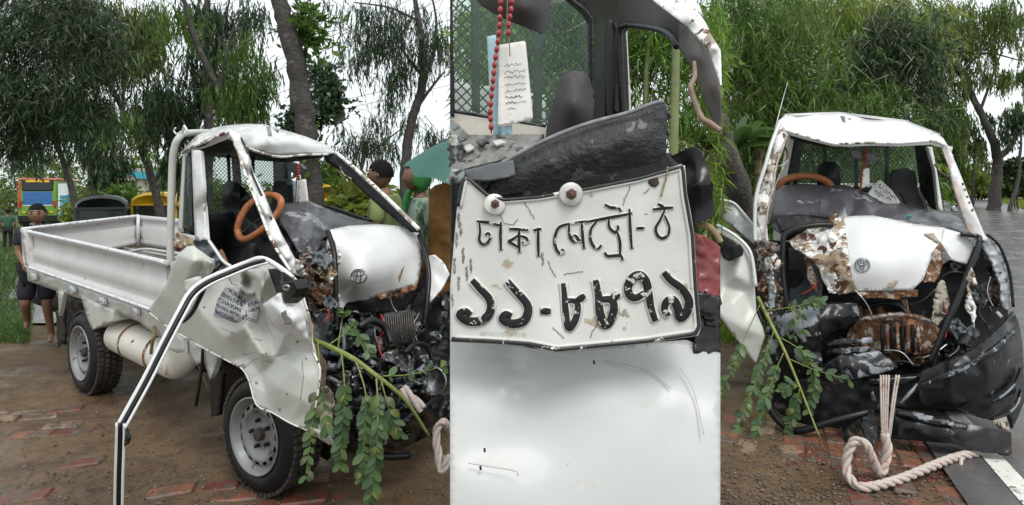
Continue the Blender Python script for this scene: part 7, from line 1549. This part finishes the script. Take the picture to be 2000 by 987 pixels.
def person(label, base, H, yaw, shirt, lower, joints=None, short=False, lift=0.0, scarf=None, skirt=None, hairy=True, group='onlookers'):
    t = thing('person', label, 'person', tuple(base), group)
    c, s = math.cos(yaw), math.sin(yaw)
    J = dict(pelvis=(0, 0, .53), waist=(0, .005, .61), chest=(0, .0, .73), neck=(0, -.005, .825), hb=(0, .005, .87),
             shl=(-.105, -.005, .805), ell=(-.135, -.01, .64), wrl=(-.13, .05, .49), shr=(.105, -.005, .805), elr=(.135, -.01, .64), wrr=(.13, .05, .49),
             hpl=(-.052, 0, .515), knl=(-.055, .01, .285), anl=(-.055, -.01, .04), tol=(-.06, .075, .015), hpr=(.052, 0, .515), knr=(.055, .01, .285), anr=(.055, -.01, .04), tor=(.06, .075, .015))
    if joints: J.update(joints)
    def W(p): x, y, z = [a * H for a in p]; return Vector((base[0] + x * c - y * s, base[1] + x * s + y * c, base[2] + z))
    keys = list(J); idx = {k: i for i, k in enumerate(keys)}
    V = [W(J[k]) for k in keys]
    E = [('pelvis', 'waist'), ('waist', 'chest'), ('chest', 'neck'), ('neck', 'hb'), ('chest', 'shl'), ('shl', 'ell'), ('ell', 'wrl'), ('chest', 'shr'), ('shr', 'elr'), ('elr', 'wrr'), ('pelvis', 'hpl'), ('hpl', 'knl'), ('knl', 'anl'), ('anl', 'tol'), ('pelvis', 'hpr'), ('hpr', 'knr'), ('knr', 'anr'), ('anr', 'tor')]
    rad = dict(pelvis=.075, waist=.066, chest=.08, neck=.033, hb=.032, shl=.036, ell=.024, wrl=.016, shr=.036, elr=.024, wrr=.016, hpl=.054, knl=.033, anl=.020, tol=.016, hpr=.054, knr=.033, anr=.020, tor=.016)
    R_ = [rad[k] * H for k in keys]
    fwd = Vector((-s, c, 0)); up = Vector((0, 0, 1)); hh = H / 7.4
    hc_ = W(J['hb']) + up * hh * .42 + fwd * .02 * H
    hg, rt = head_geo(hc_, fwd, up, hh)
    ex = list(hg)
    for sd_ in ('l', 'r'):                            # palm and five fingers
        w = W(J['wr' + sd_]); e = W(J['el' + sd_]); d = (w - e).normalized(); sg = -1 if sd_ == 'l' else 1
        side = fwd if abs(d.dot(fwd)) < .8 else up; side = (side - d * side.dot(d)).normalized()
        ex.append(tube_geo([w - d * .01 * H, w + d * .025 * H, w + d * .05 * H], [.013 * H, .022 * H, .018 * H], 8, flat=.6))
        for k in range(4):
            o = w + d * .048 * H + side * (k - 1.5) * .0095 * H; ln_ = (.034, .043, .046, .038)[k] * H; inn = rt * -sg * .012 * H
            ex.append(tube_geo([o, o + d * ln_ * .5, o + d * ln_ * .85 + inn], [.0055 * H, .004 * H], 6))
        o = w + d * .015 * H + side * .018 * H; ex.append(tube_geo([o, o + (d + side) * .018 * H, o + (d * 1.6 + side) * .026 * H], [.0065 * H, .0045 * H], 6))
    skinned('body', V, [(idx[a], idx[b]) for a, b in E], R_, idx['pelvis'], SKIN, t, 2, ex)
    def cloth(nm, ks, es, mul, mat):
        kk = [k for k in ks]; ii = {k: i for i, k in enumerate(kk)}
        Vv = [W(J2[k]) for k in kk]; Rr = [rad2.get(k, .03) * H * mul for k in kk]
        return skinned(nm, Vv, [(ii[a], ii[b]) for a, b in es], Rr, 0, mat, t, 2)
    J2 = dict(J); rad2 = dict(rad)
    mid = lambda a, b, f: tuple(J[a][i] * (1 - f) + J[b][i] * f for i in range(3))
    J2['ml'] = mid('shl', 'ell', .75); J2['mr'] = mid('shr', 'elr', .75); rad2['ml'] = .032; rad2['mr'] = .032
    J2['nk'] = mid('chest', 'neck', .80); rad2['nk'] = .046
    sh_ = cloth('shirt', ['pelvis', 'waist', 'chest', 'nk', 'shl', 'ml', 'shr', 'mr'], [('pelvis', 'waist'), ('waist', 'chest'), ('chest', 'nk'), ('chest', 'shl'), ('shl', 'ml'), ('chest', 'shr'), ('shr', 'mr')], 1.16, shirt)
    f = .95 if short else .93
    a, b = ('kn', 'kn') if short else ('an', 'an')
    J2['bl'] = mid('hpl', 'knl', .95) if short else mid('knl', 'anl', .9); J2['br'] = mid('hpr', 'knr', .95) if short else mid('knr', 'anr', .9)
    rad2['bl'] = rad2['br'] = .050 if short else .030
    if skirt is None:
        ks = ['pelvis', 'hpl', 'bl', 'hpr', 'br'] if short else ['pelvis', 'hpl', 'knl', 'bl', 'hpr', 'knr', 'br']
        es = [('pelvis', 'hpl'), ('pelvis', 'hpr')] + ([('hpl', 'bl'), ('hpr', 'br')] if short else [('hpl', 'knl'), ('knl', 'bl'), ('hpr', 'knr'), ('knr', 'br')])
        cloth('shorts' if short else 'trousers', ks, es, 1.18, lower)
    else:
        g = lathe_geo([(.085 * H, .60 * H), (.10 * H, .50 * H), (.115 * H, .3 * H), (.135 * H, .04 * H)], base, (0, 0, 1), (0, 1, 0), 28)
        V2 = [v + Vector((v.x - base[0], v.y - base[1], 0)) * .12 * math.sin(7 * math.atan2(v.y - base[1], v.x - base[0])) for v in g[0]]
        mesh('wrap_skirt', V2, g[1], lower, t)
    # hair cap or scarf
    bm = bmesh.new(); bmesh.ops.create_uvsphere(bm, u_segments=24, v_segments=16, radius=1); Vh = []; keep = []
    k_ = 1.07 if scarf is None else 1.22
    for v in bm.verts:
        x, y, z = v.co; n_ = 1 + .10 * noise.noise(Vector((x * 5, y * 5, z * 5 + base[0])))
        Vh.append(hc_ + (rt * x * .37 + fwd * (y * .45 - .02) + up * (z * .5 + .02)) * hh * k_ * n_)
    bm.verts.index_update()
    for fc in bm.faces:
        m_ = fc.calc_center_median()
        lim = .30 if scarf is None else .12
        if m_.y > .25 and m_.z < (.42 if scarf is None else .5) and abs(m_.x) < .8: continue
        if m_.z < (-.25 if scarf is None else -.95): continue
        if scarf is None and m_.y > -.1 and m_.z < .12: continue
        keep.append([v.index for v in fc.verts])
    bm.free()
    mesh('hair' if scarf is None else 'head_scarf', Vh, keep, HAIR if scarf is None else scarf, t)
    if scarf is not None:
        tube('scarf_end', [hc_ - up * .45 * hh + fwd * .2 * hh, hc_ - up * .75 * hh + fwd * .3 * hh + rt * .1 * hh, hc_ - up * 1.5 * hh + fwd * .42 * hh + rt * .2 * hh], [.16 * hh, .20 * hh, .14 * hh], scarf, t, seg=10, flat=.5)
    else:
        for s_i in (-1, 1):
            e = hc_ + rt * s_i * .14 * hh + fwd * .395 * hh + up * .03 * hh
            mesh('eye', *lathe_geo([(.001, .03 * hh), (.04 * hh, .024 * hh), (.065 * hh, -.01 * hh)], e, fwd, up, 10), M('eye_dark', (.03, .02, .018), .3), t)
            mesh('eyebrow', *tube_geo([e + up * .10 * hh - rt * .06 * hh, e + up * .12 * hh + fwd * .02 * hh, e + up * .10 * hh + rt * .06 * hh], .022 * hh, 5), HAIR, t)
        m_ = hc_ - up * .235 * hh + fwd * .43 * hh
        mesh('lips', *tube_geo([m_ - rt * .10 * hh - fwd * .03 * hh, m_, m_ + rt * .10 * hh - fwd * .03 * hh], .022 * hh, 6), M('lip_brown', (.16, .06, .05), .5), t)
    return t
C_ = lambda n, c, **k: M('cloth_' + n, c, .85, var=.2, scale=14, bump=.3, bscale=120, **k)
bb = P(74, 676, 6.25)
person('barefoot boy in dark shorts walking behind the cargo bed', (bb.x, bb.y, 0), 1.50, math.radians(208), C_('navy', (.016, .018, .028)), C_('black_shorts', (.012, .013, .02)),
       dict(ell=(-.105, .0, .66), wrl=(-.05, .10, .58), elr=(.105, .0, .66), wrr=(.05, .10, .57), knl=(-.055, .03, .29), anl=(-.07, -.05, .05), tol=(-.075, .025, .015), knr=(.06, .06, .30), anr=(.075, -.10, .16), tor=(.085, -.08, .10)), short=True)
bb = P(15, 489, 20)
person('distant person in a green shirt walking away beside the grass', (bb.x, bb.y, ground_h(bb.x, bb.y)), 1.40, math.radians(35), C_('green', (.035, .10, .06)), C_('dark_trousers', (.012, .013, .014)))
bb = P(752, 400, 5.6)
person('dark-haired man in an olive shirt standing behind the crushed truck nose', (bb.x, bb.y, 0), 1.93, math.radians(80), C_('olive', (.22, .27, .10)), C_('grey_lungi', (.10, .10, .11)), skirt=1)
bb = P(822, 400, 5.3)
person('woman in a bright green head scarf and flowered top beneath the umbrella', (bb.x, bb.y, 0), 1.90, math.radians(120), C_('flowered', (.34, .42, .36), layers=[((.10, .24, .10), .45, 14, .8), ((.55, .55, .5), .3, 19, .8)]), C_('purple_skirt', (.10, .09, .16), layers=[((.35, .35, .4), .3, 24, .8)]), scarf=C_('green_scarf', (.04, .22, .06)), skirt=1)
bb = P(900, 400, 4.75)
person('person in an orange-brown wrap standing under the green umbrella', (bb.x, bb.y, 0), 1.72, math.radians(200), C_('ochre', (.25, .125, .035)), C_('ochre_wrap', (.23, .11, .03)), skirt=1)
# extra cloth of the ochre garment where it shows beside the fender
g_ = [P(843, 385, 4.72), P(879, 380, 4.70), P(893, 380, 4.70), P(893, 575, 4.70), P(845, 570, 4.72)]
panel_parent = [o for o in bpy.data.objects if o.get('label') == 'person in an orange-brown wrap standing under the green umbrella'][0]
panel('shawl', [(838, 372, 4.62), (850, 362, 4.60), (895, 352, 4.60), (897, 470, 4.58), (896, 575, 4.60), (868, 582, 4.60), (845, 572, 4.62), (836, 480, 4.62)], P, C_('ochre_wrap', (.23, .11, .03)), panel_parent, res=7, thick=.02, amp=.025, ns=24, inner=[(865, 450, 4.54), (880, 520, 4.54)])
# umbrella
ub = P(905, 300, 4.5)
um = thing('umbrella', 'open teal green umbrella held over the people beside the wreck', 'umbrella', tuple(ub))
UG = M('umbrella_teal', (.045, .15, .12), .5, var=.12, scale=6, trans=.25)
apex = P(918, 268, 4.5); axu = Vector((.18, -.25, 1)).normalized(); n8 = 8
uu = axu.orthogonal().normalized(); vv = axu.cross(uu)
def rim(a, f): 
    r = .47 * f; dz = -.30 * f ** 1.6
    return apex + (uu * math.cos(a) + vv * math.sin(a)) * r + axu * dz
for k in range(n8):
    a0, a1 = 2 * math.pi * k / n8, 2 * math.pi * (k + 1) / n8; V = []; Fc = []
    for i in range(7):
        f = i / 6
        for j in range(7):
            t_ = j / 6; p = rim(a0, f).lerp(rim(a1, f), t_) if f else apex.copy()
            p = p - axu * (.03 * f * math.sin(math.pi * t_)) * -1
            V.append(p)
    for i in range(6):
        for j in range(6): Fc.append([i * 7 + j, i * 7 + j + 1, (i + 1) * 7 + j + 1, (i + 1) * 7 + j])
    mesh('canopy_panel', V, Fc, UG, um)
    tube('rib', [rim(a0, f) - axu * .006 for f in (0, .33, .66, 1)], .003, DK, um, seg=5)
tube('shaft', [apex + axu * .04, apex - axu * .75], .007, DK, um, sub=2)

# ------------------------------------------------------------------ vehicles in the background
BO, BG, BB = M('bus_orange', (.42, .085, .03), .4, var=.15, scale=2), M('bus_green', (.13, .27, .03), .4, var=.12, scale=2), M('bus_blue', (.03, .12, .32), .4, var=.1, scale=2)
DGL = M('dark_window', (.02, .022, .025), .12, var=.1)
def oriented(name, label, cat, base, ang, group=None):
    t = thing(name, label, cat, tuple(base), group); R_ = rotz(ang)
    def B(nm, c, s, mat, bev=.0, par=None, rot=None): 
        V, Fc = box_geo((0, 0, 0), s, rot, bev)
        return mesh(nm, [Vector(base) + R_ @ (v + Vector(c)) for v in V], Fc, mat, par or t, False)
    def Wd(p): return Vector(base) + R_ @ Vector(p)
    return t, B, Wd
gx_, gd = -30.6, 38.0; bz = ground_h(gx_, gd)
bus, B, Wd = oriented('bus', 'orange and green bus with a blue rear panel parked down the lane', 'bus', (gx_, gd, bz), math.radians(28))
B('body', (0, 3.6, 1.15), (2.0, 7.2, 1.5), BG, .08); B('side_skirt', (-1.01, 3.6, 1.2), (.03, 7.0, 1.9), BO); B('upper_body', (0, 3.6, 2.45), (2.0, 7.2, 1.1), BG, .06); B('roof', (0, 3.6, 3.08), (2.02, 7.24, .2), BO, .08); B('corner_stripe', (-.93, -.03, 2.1), (.14, .06, 1.7), BO)
B('rear_panel', (0, -.02, 1.85), (1.5, .05, .9), BB, .02); B('rear_window', (0, -.03, 2.72), (1.5, .06, .62), DGL, .02)
for s_i in (-1, 1):
    B('tail_light', (s_i * .86, -.03, 1.5), (.14, .06, .4), M('tail_red', (.4, .02, .02), .3)); B('rear_pillar_panel', (s_i * .86, -.02, 2.2), (.22, .04, 1.0), BG)
    for y in (1.3, 5.7): V, Fc = lathe_geo([(.001, 0), (.4, 0), (.45, .05), (.45, .25), (.3, .28)], Wd((s_i * 1.0 - (.26 if s_i > 0 else -.26) * 0, y, .45)), rotz(math.radians(28)) @ Vector((-s_i, 0, 0)), (0, 0, 1), 20); mesh('wheel', V, Fc, TY, bus)
B('rear_bumper', (0, -.06, .62), (2.0, .12, .3), DK, .03); B('underbody', (0, 3.5, .45), (1.7, 6.6, .3), BK); B('green_flash', (0, -.03, 1.2), (1.7, .05, .5), BG, .02)
B('engine_grille', (0, -.045, 1.02), (1.0, .05, .26), DK, .01); B('plate', (0, -.13, .66), (.5, .03, .14), WC); B('window_frame', (0, -.02, 2.72), (1.62, .05, .74), DK, .02)
for s_i in (-1, 1): B('reflector', (s_i * .7, -.05, .98), (.16, .04, .1), YE); B('mud_flap', (s_i * .75, .3, .35), (.4, .03, .4), RB)
B('destination_board', (0, -.055, 2.98), (1.2, .05, .14), YE, .01); B('rear_stripe', (0, -.05, 1.42), (1.5, .04, .05), WC)
for y in range(5): B('side_window', (-1.03, 1.2 + y * 1.25, 2.55), (.03, 1.0, .6), DGL)
tt = text_mesh('roof_lettering', 'EXPRESS', lambda u, v: Wd((-.55 + 1.1 * u, -.065, 2.62 + v * .22)), YE, bus) if False else None
def auto(label, base, ang, body, hood, tarp=None, sc=1.0):
    t, B_, Wd_ = oriented('auto_rickshaw', label, 'rickshaw', base, ang, 'three-wheelers parked behind the truck')
    def B(nm, c, s, mat, bev=.0): return B_(nm, [a * sc for a in c], [a * sc for a in s], mat, bev * sc)
    def Wd(p): return Wd_([a * sc for a in p])
    B('lower_body', (0, .9, .55), (1.0, 1.8, .55), body, .08); B('nose', (0, -.12, .62), (.55, .5, .6), body, .12)
    # rounded hood
    prof = []
    for a in np.linspace(0, math.pi, 9): prof.append((-.5 * math.cos(a) * (1 if abs(math.cos(a)) < .9 else .98), 1.28 + .34 * math.sin(a) ** .7))
    V = []; n = len(prof)
    for y in (.02, .1, .9, 1.75, 1.85):
        k = .94 if y in (.02, 1.85) else 1
        V += [Wd((x * k, y, z if k == 1 else 1.28 + (z - 1.28) * .8)) for x, z in prof]
    Fc = [[i * n + j, i * n + j + 1, (i + 1) * n + j + 1, (i + 1) * n + j] for i in range(4) for j in range(n - 1)] + [list(range(n)), [4 * n + j for j in range(n)]]
    mesh('hood', V, Fc, hood, t)
    for s_i in (-1, 1):
        B('front_post', (s_i * .44, .03, 1.05), (.07, .07, .6), body, .01); B('rear_post', (s_i * .48, 1.78, 1.05), (.06, .1, .6), hood, .01)
        B('side_sheet', (s_i * .5, 1.35, 1.05), (.03, .85, .5), tarp or hood)
        V, Fc = lathe_geo([(.001, 0), (.14, 0), (.2, .02), (.21, .06), (.2, .1), (.1, .12)], Wd((s_i * .5, 1.5, .21)), rotz(ang) @ Vector((-s_i, 0, 0)), (0, 0, 1), 18); mesh('wheel', V, Fc, TY, t)
        V, Fc = lathe_geo([(.001, .03), (.05, .025), (.06, 0), (.06, -.05)], Wd((s_i * .3, -.3, .85)), rotz(ang) @ Vector((0, -1, 0)), (0, 0, 1), 14); mesh('headlight', V, Fc, CH, t)
    V, Fc = lathe_geo([(.001, 0), (.14, 0), (.2, .02), (.21, .06), (.2, .1), (.1, .12)], Wd((-.06, -.15, .21)), rotz(ang) @ Vector((1, 0, 0)), (0, 0, 1), 18); mesh('wheel', V, Fc, TY, t)
    B('windscreen', (0, .0, 1.08), (.80, .02, .44), GD); B('windscreen_bar', (0, -.015, 1.33), (.9, .04, .05), body); B('dash_board', (0, .05, .84), (.86, .14, .08), DK)
    B('seat', (0, 1.2, .82), (.8, .4, .1), SE, .03); B('rear_sheet', (0, 1.83, 1.0), (.94, .03, .6), tarp or hood); B('number_plate', (.2, -.385, .62), (.22, .02, .10), M('plate_green', (.03, .30, .18), .5))
    return t
CAN = M('black_canvas', (.022, .027, .027), .42, var=.3, scale=6, bump=.3, bscale=18); TARP = M('blue_tarpaulin', (.03, .05, .26), .4, var=.25, scale=5, bump=.5, bscale=12)
def gpt(px, d): x = (px - CX) / F * d; return (x, d, ground_h(x, d))
auto('black canvas-hooded three-wheeler behind the cargo bed', gpt(198, 14.2), math.radians(32), M('dark_green_body', (.02, .03, .028), .4), CAN, None, 1.10)
auto('yellow three-wheeler with a blue tarpaulin side behind the cargo bed corner', gpt(300, 16.0), math.radians(20), YE, YE, TARP, 1.17)
auto('yellow-framed three-wheeler seen through the wrecked cab', gpt(658, 11.0), math.radians(14), YE, YE, TARP, 1.10)
# signboard and station pillar
sb_ = P(124, 400, 24); gz = ground_h(sb_.x, sb_.y)
sg = thing('signboard', 'upright blue and white signboard standing on the verge near the bus', 'sign', (sb_.x, sb_.y, gz))
box('board', P(124, 388, 24), (.40, .05, 1.22), M('sign_white', (.72, .74, .74), .4, var=.05), sg)
box('blue_field', P(126, 400, 23.95), (.33, .05, .80), M('sign_blue', (.02, .30, .46), .4, var=.08), sg)
for s_i in (-.17, .17): tube('post', [Vector((sb_.x + s_i, sb_.y + .05, gz - .05)), Vector((sb_.x + s_i, sb_.y + .05, 1.4))], .025, CH, sg, sub=0)
for k, y in enumerate((382, 391, 399, 408)):
    tube('lettering', [P(119 + j * 1.6, y + (.9 if j % 2 else -.9) * ((j * 3 + k) % 3) / 2, 23.85) for j in range(7)], .018, M('sign_white', (.72, .74, .74)), sg, seg=4, sub=2)
pb_ = P(279, 390, 30)
st_ = thing('gate_pillar', 'round pale pink pillar carrying a blue roof beam behind the three-wheelers', 'pillar', (pb_.x, pb_.y, ground_h(pb_.x, pb_.y)))
z0 = ground_h(pb_.x, pb_.y)
lathe('shaft', [(.34, -.05), (.34, .2), (.27, .3), (.27, 2.5 - z0), (.34, 2.6 - z0), (.34, 2.7 - z0)], (pb_.x, pb_.y, z0), (0, 0, 1), (0, 1, 0), M('pink_plaster', (.48, .40, .36), .7, var=.1, scale=2), st_, 20)
box('roof_beam', P(262, 343, 30), (2.2, .8, .34), M('teal_beam', (.05, .32, .40), .5, var=.1), st_)
box('beam_fascia', P(240, 349, 29.9), (1.6, .9, .22), M('pink_plaster', (.48, .40, .36)), st_)
